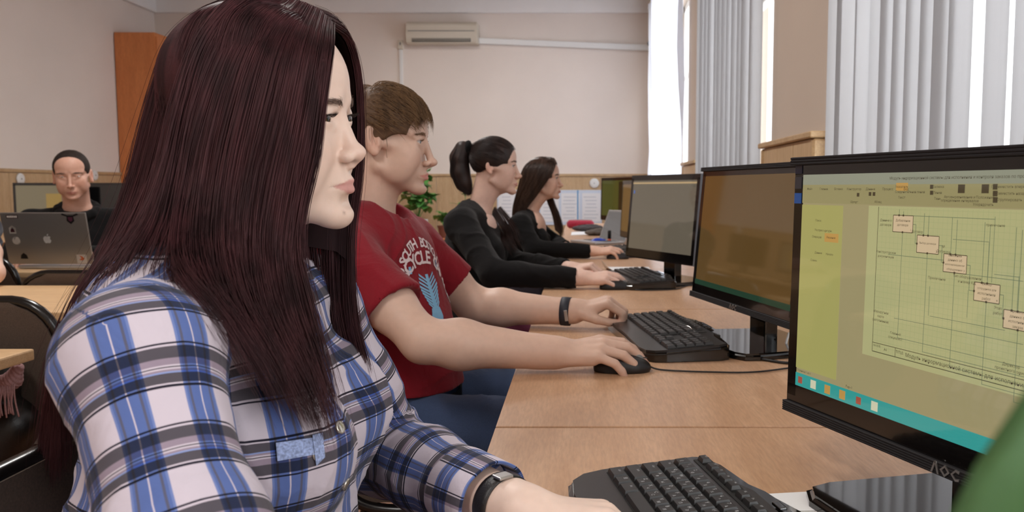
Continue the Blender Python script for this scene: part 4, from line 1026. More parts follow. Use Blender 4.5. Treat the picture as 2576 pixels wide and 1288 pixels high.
add_eyes(f1h, per1, E_brown, (-.3, .08)); add_brows(f1h, per1, mat('taupe_brow_hair', rgb(92, 72, 62), .8), 420, .00012, 2.5, 13.0, 1.0, 3, .8); add_lashes(f1h, per1, M_brow_d, 3.2, 40, 6.5, .00013)
# shirt
g = Sdf((-.56, .34, .50), (.02, 1.09, 1.06), .0036)
g.ell((-.325, .755, .86), (.098, .155, .17), None, .02); g.cap((-.34, .755, .78), (-.385, .75, .56), .118, .135, .05, flat=((0, 1, 0), 1.2))
for y in (.685, .825): g.ell((-.262, y, .862), (.066, .066, .064), None, .035)
g.cap((-.36, .74, .985), RS, .050, .050, .04); g.cap((-.36, .82, .985), LS, .050, .055, .04); g.cap((-.36, .70, .95), (-.36, .86, .95), .075, .075, .04)
def sleeve(S, E, W, r, stop, k=.02):
    S, E, W = np.array(S), np.array(E), np.array(W); e = E + (W - E) * stop; 
    g.cap(S, S * .45 + E * .55, r[0], r[1], k); g.cap(S * .45 + E * .55, E, r[1], r[2], k); g.cap(E, E * .5 + e * .5, r[2], r[3], k); g.cap(E * .5 + e * .5, e, r[3], r[4], k)
    d = (W - E) / np.linalg.norm(W - E); g.cap(e + d * .095, e + d * .2, .1, .1, .001, '-') ; return e
eR = sleeve(RS, RE, RW, (.050, .048, .046, .044, .042), .8); eL = sleeve(LS, LE, LW, (.055, .052, .050, .044, .040), .74)
# collar
for s in (-1, 1):
    g.cap((-.40, .785 + s * .03, 1.015), (-.31, .785 + s * .055, .985), .018, .016, .012); g.cap((-.31, .785 + s * .055, .985), (-.265, .775 + s * .025, .955), .016, .010, .012)
v, q = g.mesh(1)
dR = np.minimum(seg_d(v, RS, RE)[0], seg_d(v, RE, RW)[0]) - .052; dL = np.minimum(seg_d(v, LS, LE)[0], seg_d(v, LE, LW)[0]) - .048
dT = np.sqrt(((v[:, 0] + .335) / 1.0) ** 2 + ((v[:, 1] - .755) / 1.5) ** 2) - .10
grp = np.argmin(np.stack([dT, dR, dL]), 0)
n = normals(v, q)
nearE = np.exp(-((np.linalg.norm(v - RE, axis=1)) / .09) ** 2) + np.exp(-((np.linalg.norm(v - LE, axis=1)) / .09) ** 2)
arm = (grp > 0).astype(float)
nearS = np.exp(-((np.linalg.norm(v - (RS + V3(.03, .03, -.03)), axis=1)) / .07) ** 2)
disp = .003 * wob(v, 36, 11) + .006 * ridged(v, (.5, -.3, -1), 70, 21, 1.0) * (.3 + nearE) + .007 * ridged(v, (.9, .3, .5), 80, 77, 1.2) * nearS + .0045 * ridged(v, (.3, 1, .5), 55, 31, 1.3) * (1 - arm * .6)
v = v + n * disp[:, None]
def limb_uv(p, S, E, W, rad):
    out = np.zeros((len(p), 2)); d1, t1 = seg_d(p, S, E); d2, t2 = seg_d(p, E, W); up = d1 <= d2
    a1 = (E - S) / np.linalg.norm(E - S); a2 = (W - E) / np.linalg.norm(W - E); L1 = np.linalg.norm(E - S); L2 = np.linalg.norm(W - E)
    ref = np.cross(a1, a2); ref /= np.linalg.norm(ref)      # hinge axis, common to both segments
    sm = np.cross(a1, ref) + np.cross(a2, ref); cl = np.where(up[:, None], S + t1[:, None] * (E - S), E + t2[:, None] * (W - E)); r = p - cl
    c_ = r @ ref; rest = r - c_[:, None] * ref; out[:, 0] = np.arctan2(c_, np.sign(rest @ sm) * np.linalg.norm(rest, axis=1)) * rad; out[:, 1] = np.where(up, np.where(t1 <= 0, (p - S) @ a1, t1 * L1), L1 + np.where(t2 >= 1, (p - E) @ a2, t2 * L2))
    return out
uvT = np.stack([np.arctan2((v[:, 1] - .755) / 1.25, v[:, 0] + .345) * .14642, v[:, 2]], 1); uvR = limb_uv(v, RS, RE, RW, .05125); uvL = limb_uv(v, LS, LE, LW, .05125)
allv = np.stack([uvT, uvR, uvL])
fg = np.array([np.bincount(r_, minlength=3).argmax() for r_ in grp[q]]) if len(q) < 10 else (lambda G: np.where((G == 1).sum(1) >= 2, 1, np.where((G == 2).sum(1) >= 2, 2, 0)))(grp[q])
uvl = allv[fg[:, None], q]; per_ = np.array([.14642, .05125, .05125])[fg] * 2 * PI
du = uvl[:, :, 0] - uvl[:, :1, 0]; uvl[:, :, 0] -= np.round(du / per_[:, None]) * per_[:, None]
shirt1 = child('plaid_shirt', v, q, M_plaid, per1, None, uvl.reshape(-1, 2))
tree1 = BVHTree.FromPolygons([tuple(a) for a in v], [tuple(int(i) for i in a) for a in q])
def cuff(e, E, W, r0, r1, length, ref):
    d = (W - E) / np.linalg.norm(W - E); s_ = np.cross(d, ref); s_ /= np.linalg.norm(s_); t_ = np.cross(d, s_); n_ = 64; prof = [(r0 - .0015, -.006), (r0 + .0016, -.004), (r0 + .0022, .0), (r1 + .0022, length), (r1 + .001, length + .001), (r1 - .0016, length - .001), (r0 - .004, -.01)]
    vv = []; uvs = []
    for k in range(n_ + 1):
        a = 2 * PI * k / n_
        for r_, z_ in prof:
            w_ = 1 + .02 * math.sin(3 * a + .6) + .012 * math.sin(7 * a); vv.append(e + d * (z_ - length * .5) + (s_ * math.cos(a) + t_ * math.sin(a) * .93) * r_ * w_); uvs.append((z_ + .012, a * r0))
    vv = np.array(vv); m_ = len(prof); uvs = np.array(uvs); qq = np.array([[k * m_ + j, (k + 1) * m_ + j, (k + 1) * m_ + j + 1, k * m_ + j + 1] for k in range(n_) for j in range(m_ - 1)])
    child('cuff', vv, qq, M_plaid, shirt1, None, uvs[qq].reshape(-1, 2))
cuff(eL, LE, LW, .0415, .0385, .058, V3(0, 0, 1)); cuff(eR, RE, RW, .042, .039, .058, V3(0, 0, 1))
# buttons, pocket flaps, bracelet
M_button = mat('pearl_button', rgb(196, 190, 180), .15, metal=.7)
M_ging = mat('blue_gingham', rgb(150, 165, 205), .9, var=.5, vscale=500)
def on_shirt(x, y, tree, off=.0):
    o = Vector((0, 0, CAMZ)); d = ray(x, y).normalized(); h, nn, i_, ds = tree.ray_cast(o, d, 5.0)
    return (h + nn * off, nn) if h is not None else (P(x, y, .7), Vector((1, 0, 0)))
for (x, y) in ((853, 1076), (868, 1218), (800, 1142)):
    p, nn = on_shirt(x, y, tree1); bm = bmesh.new(); lathe(bm, [(.0052, -.001), (.0058, .001), (.0054, .0022), (.0038, .0016), (.001, .0014)], 18)
    bm.transform(Matrix.Translation(p - Vector(root_loc(shirt1))) @ nn.to_track_quat('Z', 'Y').to_matrix().to_4x4()); link('button', bm_mesh(bm, 'button'), M_button, shirt1, smooth=True)
def patch(name, quadpx, m, nx=10, ny=5, off=.0015, thick=.0012):
    bm = bmesh.new(); A, B, C, D = [Vector((a, b, 0)) for a, b in quadpx]; rows = []; o_ = Vector(root_loc(shirt1))
    for lay in (off, off + thick):
        for j in range(ny + 1):
            row = []
            for i in range(nx + 1):
                s, t = i / nx, j / ny; w = (A * (1 - s) + B * s) * (1 - t) + (D * (1 - s) + C * s) * t; p, nn = on_shirt(w.x, w.y, tree1); row.append(bm.verts.new(p - ray(w.x, w.y).normalized() * lay - o_))
            rows.append(row)
    for L0 in (0, ny + 1):
        for A_, B_ in zip(rows[L0:L0 + ny], rows[L0 + 1:L0 + ny + 1]):
            for i in range(nx): bm.faces.new((A_[i], A_[i + 1], B_[i + 1], B_[i]))
    bmesh.ops.recalc_face_normals(bm, faces=bm.faces[:]); return link(name, bm_mesh(bm, name), m, shirt1, smooth=True)
patch('pocket_flap', ((694, 1114), (806, 1098), (812, 1140), (698, 1160)), M_ging)
patch('pocket_tab', ((786, 1094), (812, 1088), (818, 1150), (796, 1172)), M_ging, 5, 8, .0025)
bz_ = LW + (LE - LW) * .10; ax = (LW - LE) / np.linalg.norm(LW - LE)
bm = bmesh.new(); Mx = Matrix.Translation(Vector(bz_ - root_loc(per1))) @ Vector(ax).to_track_quat('Z', 'Y').to_matrix().to_4x4()
ring = [(.0285, -.010), (.0300, -.010), (.0308, -.004), (.0308, .004), (.0300, .010), (.0285, .010)]
prev = None
n_ = 40; R_ = [[bm.verts.new(Mx @ Vector((r_ * math.cos(2 * PI * k / n_), r_ * math.sin(2 * PI * k / n_) * .98, z_))) for r_, z_ in ring] for k in range(n_)]
for k in range(n_):
    for j in range(6): bm.faces.new((R_[k][j], R_[(k + 1) % n_][j], R_[(k + 1) % n_][(j + 1) % 6], R_[k][(j + 1) % 6]))
bmesh.ops.recalc_face_normals(bm, faces=bm.faces[:]); br = link('bracelet', bm_mesh(bm, 'bracelet'), mat('black_leather', rgb(22, 19, 19), .45, bump=.2, bscale=500), per1, smooth=True)
tp = Vector(bz_ - root_loc(per1)) + Vector((0, -.006, .0305)); o = box('clasp', tp, (.014, .016, .003), M_metal, br, .001); o.rotation_euler = (0, 0, math.atan2(ax[1], ax[0]))
legs(per1, (-.40, .85, .54), (-.40, .65, .54), (.02, .86, .54), (.0, .62, .54), M_jeans, M_shoe, .082, .058, .045, .009, None, (.13, .17, .12), 'jeans')
# hair
M_hair1 = hair_mat('burgundy_hair', rgb(48, 27, 29), rgb(74, 41, 44), .52, .2)
def G(*pts): return [P(*p) for p in pts]
near = [G((838, 62, .80), (834, 130, .745), (812, 260, .728), (792, 400, .72), (758, 530, .714), (750, 640, .70), (775, 760, .68), (810, 900, .655), (838, 1010, .645), (855, 1100, .64)),
        G((815, 36, .80), (795, 130, .732), (765, 300, .712), (728, 480, .70), (705, 640, .688), (730, 800, .66), (790, 960, .64), (830, 1090, .632)),
        G((780, 14, .80), (728, 120, .728), (685, 300, .70), (645, 480, .69), (632, 640, .672), (660, 800, .642), (730, 950, .628), (790, 1080, .625)),
        G((740, 0, .80), (645, 110, .728), (585, 300, .698), (552, 480, .686), (545, 640, .655), (580, 780, .622), (650, 900, .612), (720, 1040, .612)),
        G((705, -6, .80), (572, 100, .735), (492, 300, .708), (458, 480, .695), (440, 620, .655), (450, 700, .598), (530, 800, .575), (610, 930, .57))]
back = [G((690, -8, .80), (600, 25, .77), (510, 95, .748), (450, 280, .728), (408, 480, .712), (350, 620, .685), (262, 712, .655), (190, 830, .665), (165, 980, .68), (165, 1150, .70)),
        G((670, -10, .80), (560, 15, .78), (460, 85, .772), (402, 280, .76), (352, 480, .75), (292, 620, .73), (215, 745, .70), (160, 900, .70), (140, 1080, .72), (130, 1230, .73)),
        G((660, -12, .82), (540, 8, .815), (435, 92, .81), (378, 260, .80), (322, 480, .79), (265, 630, .77), (190, 775, .74), (130, 950, .745), (105, 1120, .75), (98, 1230, .75)),
        G((655, -12, .84), (550, 8, .85), (450, 85, .86), (385, 280, .855), (340, 500, .85), (290, 700, .83), (210, 900, .80), (165, 1100, .79), (150, 1220, .79)),
        G((660, -10, .84), (590, 10, .87), (520, 70, .885), (465, 300, .888), (435, 500, .88), (400, 700, .86), (320, 900, .84), (280, 1100, .83))]
far = [G((660, -5, .82), (600, 50, .89), (560, 300, .90), (560, 520, .895), (600, 700, .87), (720, 850, .83), (800, 1000, .81)),
       G((735, 2, .80), (740, 55, .885), (770, 250, .90), (770, 450, .90), (790, 640, .885), (820, 800, .85), (860, 950, .82), (890, 1080, .80)),
       G((790, 20, .80), (850, 60, .86), (886, 200, .885), (885, 400, .895), (862, 600, .885), (868, 800, .85), (905, 950, .82), (925, 1070, .805)),
       G((838, 62, .80), (880, 95, .84), (905, 180, .862), (912, 300, .875), (908, 430, .885), (888, 600, .88), (898, 800, .85), (935, 950, .822), (948, 1060, .81))]
r1 = np.random.default_rng(11); ctr = V3(-.33, .80, 1.0)
S = [guide_strands(near, 5200, 30, .0030, r1, 90, .006, .002, .22, ctr, 2.4), guide_strands(back, 3000, 30, .003, r1, 60, .006, .0015, .12, ctr), guide_strands(far, 2000, 30, .003, r1, 50, .004, .0015, .12, ctr)]
for sd, N_ in ((-1, 1100), (1, 700)):
    cg = [[Vector(f1h(*p)) for p in ((x0, sd * 1, 109 - .004 * x0 * x0), (x0 - 3, sd * 30, 106 - .005 * x0 * x0), (x0 - 7, sd * 60, 86 - .006 * x0 * x0), (x0 - 10, sd * 76, 50))] for x0 in (62, 40, 15, -10, -35)]
    S.append(guide_strands(cg, N_, 30, .0022, r1, 50, 0, .0008, .15))
# shoulder wisps between the front and the back fall, and stray hairs
S.append(guide_strands([near[4], [a.lerp(b, .5) + Vector((0, -.01, .012)) for a, b in zip([Vector(p) for p in resample(near[4], 10)], [Vector(p) for p in resample(back[0], 10)])], back[0]], 320, 30, .006, r1, 40, 0, .004, .3))
def outside(p, f, cran, k, c0=(-4, 0, 30.)):
    sh = p.shape; l = f.inv(p.reshape(-1, 3)); e = (l - np.array(c0)) / np.array(cran); n_ = np.linalg.norm(e, axis=1); m = (n_ < k) & (l[:, 2] > -45) & (l[:, 0] < 45)
    l[m] = np.array(c0) + (e[m] / np.maximum(n_[m], 1e-6)[:, None]) * np.array(cran) * k
    return ((l * .001 * f.s) @ f.R.T + f.o).reshape(sh)
S = [outside(a, f1h, (86, 72, 76), 1.10) for a in S]; S = [a + 0 for a in S]
hair1 = strands('hair', np.concatenate(S), r1.uniform(.0002, .00042, sum(len(a) for a in S)), M_hair1, per1)
st = guide_strands([near[0], near[1], near[3]], 40, 30, .007, r1, 20, 0, .006, .2); st2 = guide_strands(far[2:], 60, 30, .008, r1, 30, 0, .006, .3); st3 = guide_strands(back[:3], 60, 30, .009, r1, 30, 0, .008, .2)
strands('stray_hair', np.concatenate([st, st2, st3]), .00016, M_hair1, per1)
g = Sdf(f1h(-130, -110, -60), f1h(130, 110, 130), .003)
g.ell(f1h(-4, 0, 30), f1h.r(90, 76, 80), f1h.R, .004); g.ell(f1h(84, 0, -20), f1h.r(70, 66, 86), f1h.R, .006, '-')
hv, hq = g.mesh(1); parts = [(hv, hq)]
for gs, sh in ((near, (-.006, .010, 0)), (back, (.012, .004, 0)), (far, (-.004, -.008, 0))):
    cut = [resample(g_, 40)[:25] for g_ in gs]; sv, sq = guide_sheet([[Vector(a) for a in c_] for c_ in cut], 40, 40, (0, 0, 0)); w_ = np.clip((f1h.inv(sv)[:, 2] + 60) / 60, 0, 1)[:, None]; cc = f1h(-4, 0, 30)
    sv = (sv + np.array(sh)) * (1 - w_) + (cc + (sv - cc) * .93) * w_; parts.append((sv, sq))
v, q = join(parts); v = outside(v, f1h, (86, 72, 76), 1.045); M_hairb = mat('hair_under_layer', rgb(40, 21, 23), .6, var=.3, vscale=60, vstretch=(1, 1, .1))
child('hair_under_layer', v, q, M_hairb, per1)
# ------------------------------------------------------------------ young man in the red T-shirt
def short_hair(f, parent, m, N, r, hairline, length=(18, 34), flow=None, thick=.0004, lift=3.0, cran=(86, 72, 76), T=7, droop=.5, name='hair'):
    """combed short strands rooted on the cranium; hairline(dir)->bool in head coordinates (mm)"""
    out = []; c0 = np.array((-4, 0, 30.))
    while len(out) < N:
        d = r.normal(size=3); d /= np.linalg.norm(d); p = c0 + d * np.array(cran) * 1.0
        if not hairline(p): continue
        nrm = d / np.array(cran); nrm /= np.linalg.norm(nrm); fl = np.array(flow(p), float) + r.normal(size=3) * .16; fl = fl - nrm * (fl @ nrm); fl /= max(np.linalg.norm(fl), 1e-6)
        L = r.uniform(*length) * (1.0 if p[2] > 20 else .62); pts = []
        for t in np.linspace(0, 1, T):
            q_ = p + fl * L * t + nrm * (lift * math.sin(PI * min(1, t * .9)) + 1.0) + np.array((0, 0, -droop * 10 * t * t))
            # keep outside the skull
            e = (q_ - c0) / np.array(cran); k_ = np.linalg.norm(e)
            if k_ < 1.015: q_ = c0 + e / k_ * 1.015 * np.array(cran)
            pts.append(f(*q_))
        out.append(pts)
    return strands(name, np.array(out), r.uniform(thick * .7, thick * 1.2, N) * f.s, m, parent)
def scalp_cap(f, parent, m, cutters, grow=1.5, h=.003, cran=(86, 72, 76), add=(), name='hair_under_layer'):
    g = Sdf(f(-125, -110, -110), f(125, 110, 130), h) if abs(f.R[0, 1]) < .3 else Sdf(f.o - .15, f.o + .15, h)
    g.ell(f(-4, 0, 30), f.r(*[c + grow for c in cran]), f.R, .004)
    for c_, r_ in add: g.ell(f(*c_), f.r(*r_), f.R, .012)
    for c_, r_ in cutters: g.ell(f(*c_), f.r(*r_), f.R, .004, '-')
    v, q = g.mesh(1); return child(name, v, q, m, parent)
per2 = person('young man with light brown hair in a dark red printed T-shirt', (-.42, 1.75, 0))
f2h = Fr((-.412, 1.76, 1.191), math.radians(2), math.radians(4), 0, 1.0)
skin2 = rgb(208, 174, 155)
v, q = head_sdf(f2h, .0022, nose=1.0, bridge=3, jaw=1.06, male=1, neck_to=(-.455, 1.765, 1.02), neck_r=56, lid=3.2, smile=-2, chin=1, mx=-3, lipk=.8, mz=2, ez=11)
c = skin_cols(f2h, v, skin2, rgb(200, 130, 122), .3, .25, 0, 2)
S2R, E2R, W2R = V3(-.452, 1.575, .955), V3(-.282, 1.47, .812), V3(-.045, 1.488, .786)
S2L, E2L, W2L = V3(-.402, 1.95, .955), V3(-.255, 2.0, .800), V3(-.015, 1.955, .792)
mouse_curl = ((16, 24, 14), (18, 26, 14), (20, 28, 16), (24, 30, 16))
av, aq, t1 = arm_sdf(S2R, E2R, W2R, .0026, dict(curl=mouse_curl, splay=(6, 2, -5, -13)), .047, .038, .044, .0275, fwd=(1, .02, .10), dors=(.0, -.30, 1), right=True, sc=1.0)
bv, bq, t2 = arm_sdf(S2L, E2L, W2L, .0028, dict(curl=((48, 58, 30), (50, 58, 32), (54, 58, 32), (58, 58, 30)), splay=(4, 0, -3, -7), thumb=((26, 22, -8), (54, 36, -24), (80, 36, -38), (101, 30, -46))), .049, .043, .044, .0275, fwd=(1, -.02, .26), dors=(-.15, -.12, 1), right=False)
V_, Q_ = join([(v, q), (av, aq), (bv, bq)]); C_ = np.concatenate([c, limb_cols(av, skin2, t1, .35), limb_cols(bv, skin2, t2, .35)])
child('body', V_, Q_, M_skin, per2, C_)
add_eyes(f2h, per2, E_blue, (0, .08)); add_brows(f2h, per2, M_brow_b, 150, .0003, 1.5, 15.0); add_lashes(f2h, per2, M_brow_b, 3.4, 26, 5.5, .0002)
M_hair2 = hair_mat('light_brown_hair', rgb(126, 96, 66), rgb(92, 68, 46), .5, .3)
def hl2(p):
    front = p[0] > 58 and p[2] < 62 - (p[0] - 58) * .1
    side = p[0] > 16 and p[2] < 28 + (p[0] - 16) * .25
    nape = p[2] < -42; ear = -32 < p[0] < 14 and p[2] < 24
    return not (front or side or nape or ear)
def fl2(p):
    if p[2] < 25: return (.15, 0, -1)
    return (1.0, -.35 * np.sign(p[1]) * 0 - .25, -.25) if p[0] > -30 else (-.3, 0, -1)
r2 = np.random.default_rng(5)
scalp_cap(f2h, per2, mat('light_brown_under_hair', rgb(96, 70, 48), .7, var=.3, vscale=80), [((88, 0, 8), (44, 80, 50)), ((40, 0, -30), (46, 110, 50)), ((4, 0, -48), (60, 120, 52)), ((0, 0, -90), (140, 120, 56))], 8)
short_hair(f2h, per2, M_hair2, 3200, r2, hl2, (26, 46), fl2, .00045, 9, (91, 77, 83))
# fringe swept over the forehead
fr_ = []
for _ in range(700):
    a = r2.uniform(-1, 1); x0 = r2.uniform(30, 62); y0 = a * 48; z0 = 30 + 78 * math.sqrt(max(0, 1 - ((x0 + 4) / 90) ** 2 - (y0 / 76) ** 2)) if (x0 + 4) ** 2 / 8100 + y0 * y0 / 5776 < 1 else 70
    p0 = np.array((x0, y0, z0 + 1)); p3 = np.array((84 - .006 * y0 * y0 + r2.normal() * 2, y0 * .95 - 8 + r2.normal() * 5, 40 + r2.normal() * 6 - .004 * y0 * y0)); mid = (p0 + p3) / 2 + np.array((15, 0, 15)); 
    fr_.append([f2h(*((1 - t) ** 2 * p0 + 2 * t * (1 - t) * mid + t * t * p3)) for t in np.linspace(0, 1, 8)])
strands('fringe', np.array(fr_), .00042, M_hair2, per2)
# T-shirt
M_red = cloth_mat('red_tshirt_cotton', rgb(124, 21, 33), .9, .3, .3, .1, 900)
g = Sdf((-.60, 1.36, .58), (-.12, 2.14, 1.10), .004)
Rz = np.array(Matrix.Rotation(math.radians(-10), 3, 'Z'))
g.ell((-.423, 1.762, .875), (.116, .172, .17), Rz, .02); g.cap((-.398, 1.752, .78), (-.37, 1.74, .655), .122, .118, .05, flat=(Rz[:, 1], 1.22))
g.cap((-.462, 1.70, 1.000), S2R, .052, .060, .05); g.cap((-.455, 1.83, 1.000), S2L, .052, .060, .05); g.cap((-.45, 1.69, .96), (-.44, 1.84, .96), .085, .085, .05)
for S_, E_ in ((S2R, E2R), (S2L, E2L)):
    e = S_ + (E_ - S_) * .62; d = (E_ - S_) / np.linalg.norm(E_ - S_); g.cap(S_, e, .062, .064, .03); g.cap(e + d * .088, e + d * .14, .1, .1, .004, '-')
g.cap((-.43, 1.763, 1.03), (-.39, 1.76, 1.12), .062, .075, .004, '-')
g.d[:, :, :int((.668 - .58) / .004)] = 1
v, q = g.mesh(1); n = normals(v, q)
belly = np.clip((.86 - v[:, 2]) / .15, 0, 1)
v = v + n * (.0025 * wob(v, 35, 41) + .006 * ridged(v, (.2, .15, 1), 48, 51, 1.4) * belly + .004 * ridged(v, (.3, .9, -.5), 60, 61, 1.1) * (1 - belly))[:, None]
shirt2 = child('t_shirt', v, q, M_red, per2)
tree2 = BVHTree.FromPolygons([tuple(a) for a in v], [tuple(int(i) for i in a) for a in q])
# neckband
nbp = []
for k in range(32):
    a = 2 * PI * k / 32; nbp.append((-.432 + .064 * math.cos(a), 1.763 + .068 * math.sin(a), 1.028 - .026 * math.cos(a)))
bm = bmesh.new(); sweep(bm, [Vector(p) - Vector(root_loc(shirt2)) for p in nbp], .006, 8, True); bmesh.ops.recalc_face_normals(bm, faces=bm.faces[:]); link('neckband', bm_mesh(bm, 'neckband'), M_red, shirt2, smooth=True)
# print: arched lettering and a blue motorcycle figure, pressed on the chest
Rp = np.array(Matrix.Rotation(math.radians(-26), 3, 'Z')); PF_dir = Vector(Rp @ V3(-1, 0, -.06)).normalized(); PF_rt = Vector(Rp @ V3(0, 1, 0)); PF_up = Vector((0, 0, 1)); PF_o = Vector((-.30, 1.695, .915))
def arc_text(s, R, size, y0, span, m, name, bold=.0):
    bm = bmesh.new(); n_ = len(s)
    for i, ch in enumerate(s):
        if ch == ' ': continue
        a = -span / 2 + span * i / (n_ - 1); M = Matrix.Translation((R * math.sin(a), y0 + R * math.cos(a) - R, 0)) @ Matrix.Rotation(-a, 4, 'Z')
        me = text_mesh(ch, size, 'CENTER', 0, bold, 2); add_mesh(bm, me, M)
    bmesh.ops.subdivide_edges(bm, edges=[e for e in bm.edges if e.calc_length() > .008], cuts=2); bmesh.ops.triangulate(bm, faces=bm.faces[:])
    me = bm_mesh(bm, name); project_flat(me, tree2, (PF_o, PF_rt, PF_up, PF_dir), .0016); me.transform(Matrix.Translation(-Vector(root_loc(shirt2)))); o = link(name, me, m, shirt2); return o
M_print = mat('print_white', rgb(214, 196, 196), .8); M_printb = mat('print_blue', rgb(126, 174, 206), .8)
arc_text('SOUTH BOSTON', .085, .029, .062, 1.9, M_print, 'print_lettering', .0008)
arc_text('MOTORCYCLE GARAGE', .105, .038, .030, 3.0, M_print, 'print_lettering', .001)
arc_text('D', .3, .012, -.012, 1.0, M_printb, 'print_mark') if False else None
def fig(name, polys, m):
    bm = bmesh.new()
    for pl_ in polys:
        bm.faces.new([bm.verts.new((x * .00125, y * .00125 - .012, 0)) for x, y in pl_])
    bmesh.ops.triangulate(bm, faces=bm.faces[:]); bmesh.ops.subdivide_edges(bm, edges=[e for e in bm.edges if e.calc_length() > .012], cuts=1, use_grid_fill=False)
    me = bm_mesh(bm, name); project_flat(me, tree2, (PF_o, PF_rt, PF_up, PF_dir), .0016); me.transform(Matrix.Translation(-Vector(root_loc(shirt2)))); return link(name, me, m, shirt2)
wing = []
for s in (-1, 1):
    for k in range(9):   # feather stripes fanning from the middle
        y = 4 - k * 6; x1 = s * (30 - abs(k - 3) * 2.6); wing.append([(s * 2, y - 12), (s * 2, y - 8), (x1, y + 5), (x1, y + 1)])
fig('print_wing', wing, M_printb)
fig('print_machine', [[(-4, 6), (4, 6), (6, -50), (-6, -50)], [(-12, -50), (12, -50), (16, -66), (10, -84), (-10, -84), (-16, -66)], [(-14, -88), (14, -88), (18, -100), (8, -112), (-8, -112), (-18, -100)]], M_printb)
fig('print_mark', [[(-46, 22), (-40, 22), (-39, 10), (-46, 10)]], M_printb); fig('print_mark', [[(46, 26), (51, 26), (51, 14), (46, 14)]], M_printb)
# jeans, belt
legs(per2, (-.40, 1.85, .58), (-.40, 1.66, .58), (.05, 1.93, .60), (.05, 1.60, .60), M_jeans, M_shoe, .088, .066, .05, .007, (-.40, 1.75, .575), (.125, .165, .105), 'jeans')
bm = bmesh.new(); ringb = []
for k in range(48):
    a = 2 * PI * k / 48; w_ = Rz @ V3(.122 * math.cos(a), .148 * math.sin(a), 0); ringb.append(Vector((-.378, 1.745, .652 - .012 * math.cos(a))) + Vector(w_))
bb_ = [r_ - Vector(root_loc(per2)) for r_ in ringb]
R_ = [[bm.verts.new(p + Vector((0, 0, dz))) for dz in (-.017, .017)] for p in bb_]
for k in range(48): bm.faces.new((R_[k][0], R_[(k + 1) % 48][0], R_[(k + 1) % 48][1], R_[k][1]))
bmesh.ops.solidify(bm, geom=bm.faces[:], thickness=.003); link('belt', bm_mesh(bm, 'belt'), mat('brown_leather_belt', rgb(52, 40, 32), .5, bump=.2, bscale=400), per2, smooth=True)
# wrist watch on the far arm
def wristband(parent, c, ax, r, wdt, m, buckle_m, up):
    ax = Vector(ax).normalized(); Mx = Matrix.Translation(Vector(c) - Vector(root_loc(parent))) @ ax.to_track_quat('Z', 'Y').to_matrix().to_4x4(); bm = bmesh.new(); n_ = 36
    ring = [(r, -wdt / 2), (r + .002, -wdt / 2), (r + .0026, 0), (r + .002, wdt / 2), (r, wdt / 2)]
    R_ = [[bm.verts.new(Mx @ Vector((a_ * math.cos(2 * PI * k / n_), a_ * math.sin(2 * PI * k / n_), z_))) for a_, z_ in ring] for k in range(n_)]
    for k in range(n_):
        for j in range(5): bm.faces.new((R_[k][j], R_[(k + 1) % n_][j], R_[(k + 1) % n_][(j + 1) % 5], R_[k][(j + 1) % 5]))
    bmesh.ops.recalc_face_normals(bm, faces=bm.faces[:]); o = link('watch_strap', bm_mesh(bm, 'strap'), m, parent, smooth=True)
    up = Vector(up).normalized(); b_ = box('buckle', Vector(c) - Vector(root_loc(parent)) + up * (r + .002), (.004, wdt + .004, .008), buckle_m, o, .0008); b_.rotation_euler = (math.atan2(-up.y, up.z), 0, math.atan2(ax.y, ax.x) - PI / 2); return o
wc = W2L + (E2L - W2L) * .06; wristband(per2, wc, W2L - E2L, .0325, .022, mat('navy_strap', rgb(34, 36, 46), .6), M_metal, (0, -1, -.15))
# ------------------------------------------------------------------ the two women in black, the man with the laptop, the person at the edge
def chest_shirt(parent, name, m, neck, SR, SL, ER, EL, WR, WL, chest, waist, r=(.10, .155, .16), rs=.052, h=.006, vneck=None, bust=0.0, stop=.92, yaw=0.0, seed=1, rw=.118, collar=None):
    pts = np.array([neck, SR, SL, ER, EL, WR, WL, chest, waist], float); g = Sdf(pts.min(0) - .17, pts.max(0) + .13, h); Rz_ = np.array(Matrix.Rotation(yaw, 3, 'Z'))
    g.ell(chest, r, Rz_, .02); g.cap(np.array(chest) + V3(0, 0, -.08), waist, rw, rw + .01, .05, flat=(Rz_[:, 1], 1.22))
    for s in (-1, 1):
        if bust: g.ell(np.array(chest) + Rz_ @ V3(r[0] * .62, s * .068, .0), (bust, bust, bust), None, .035)
    nk = np.array(neck, float)
    for S_ in (SR, SL): g.cap(nk * .75 + np.array(S_) * .25 + V3(0, 0, -.012), S_, .048, rs, .045)
    for S_, E_, W_ in ((SR, ER, WR), (SL, EL, WL)):
        S_, E_, W_ = (np.array(a, float) for a in (S_, E_, W_)); e = E_ + (W_ - E_) * stop; d = (W_ - E_) / np.linalg.norm(W_ - E_)
        g.cap(S_, E_, rs, rs * .85, .025); g.cap(E_, e, rs * .85, rs * .62, .02); g.cap(e + d * .055, e + d * .075, .06, .06, .004, '-')
    if vneck is not None:
        for a, b, ra, rb in vneck: g.cap(a, b, ra, rb, .004, '-')
    v, q = g.mesh(1); n = normals(v, q)
    v = v + n * (.003 * wob(v, 35, seed) + .006 * ridged(v, (.4, .3, 1), 45, seed + 7, 1.3))[:, None]
    return child(name, v, q, m, parent), v, q
mouse_curl_f = ((18, 26, 14), (20, 28, 14), (24, 30, 16), (28, 32, 16))
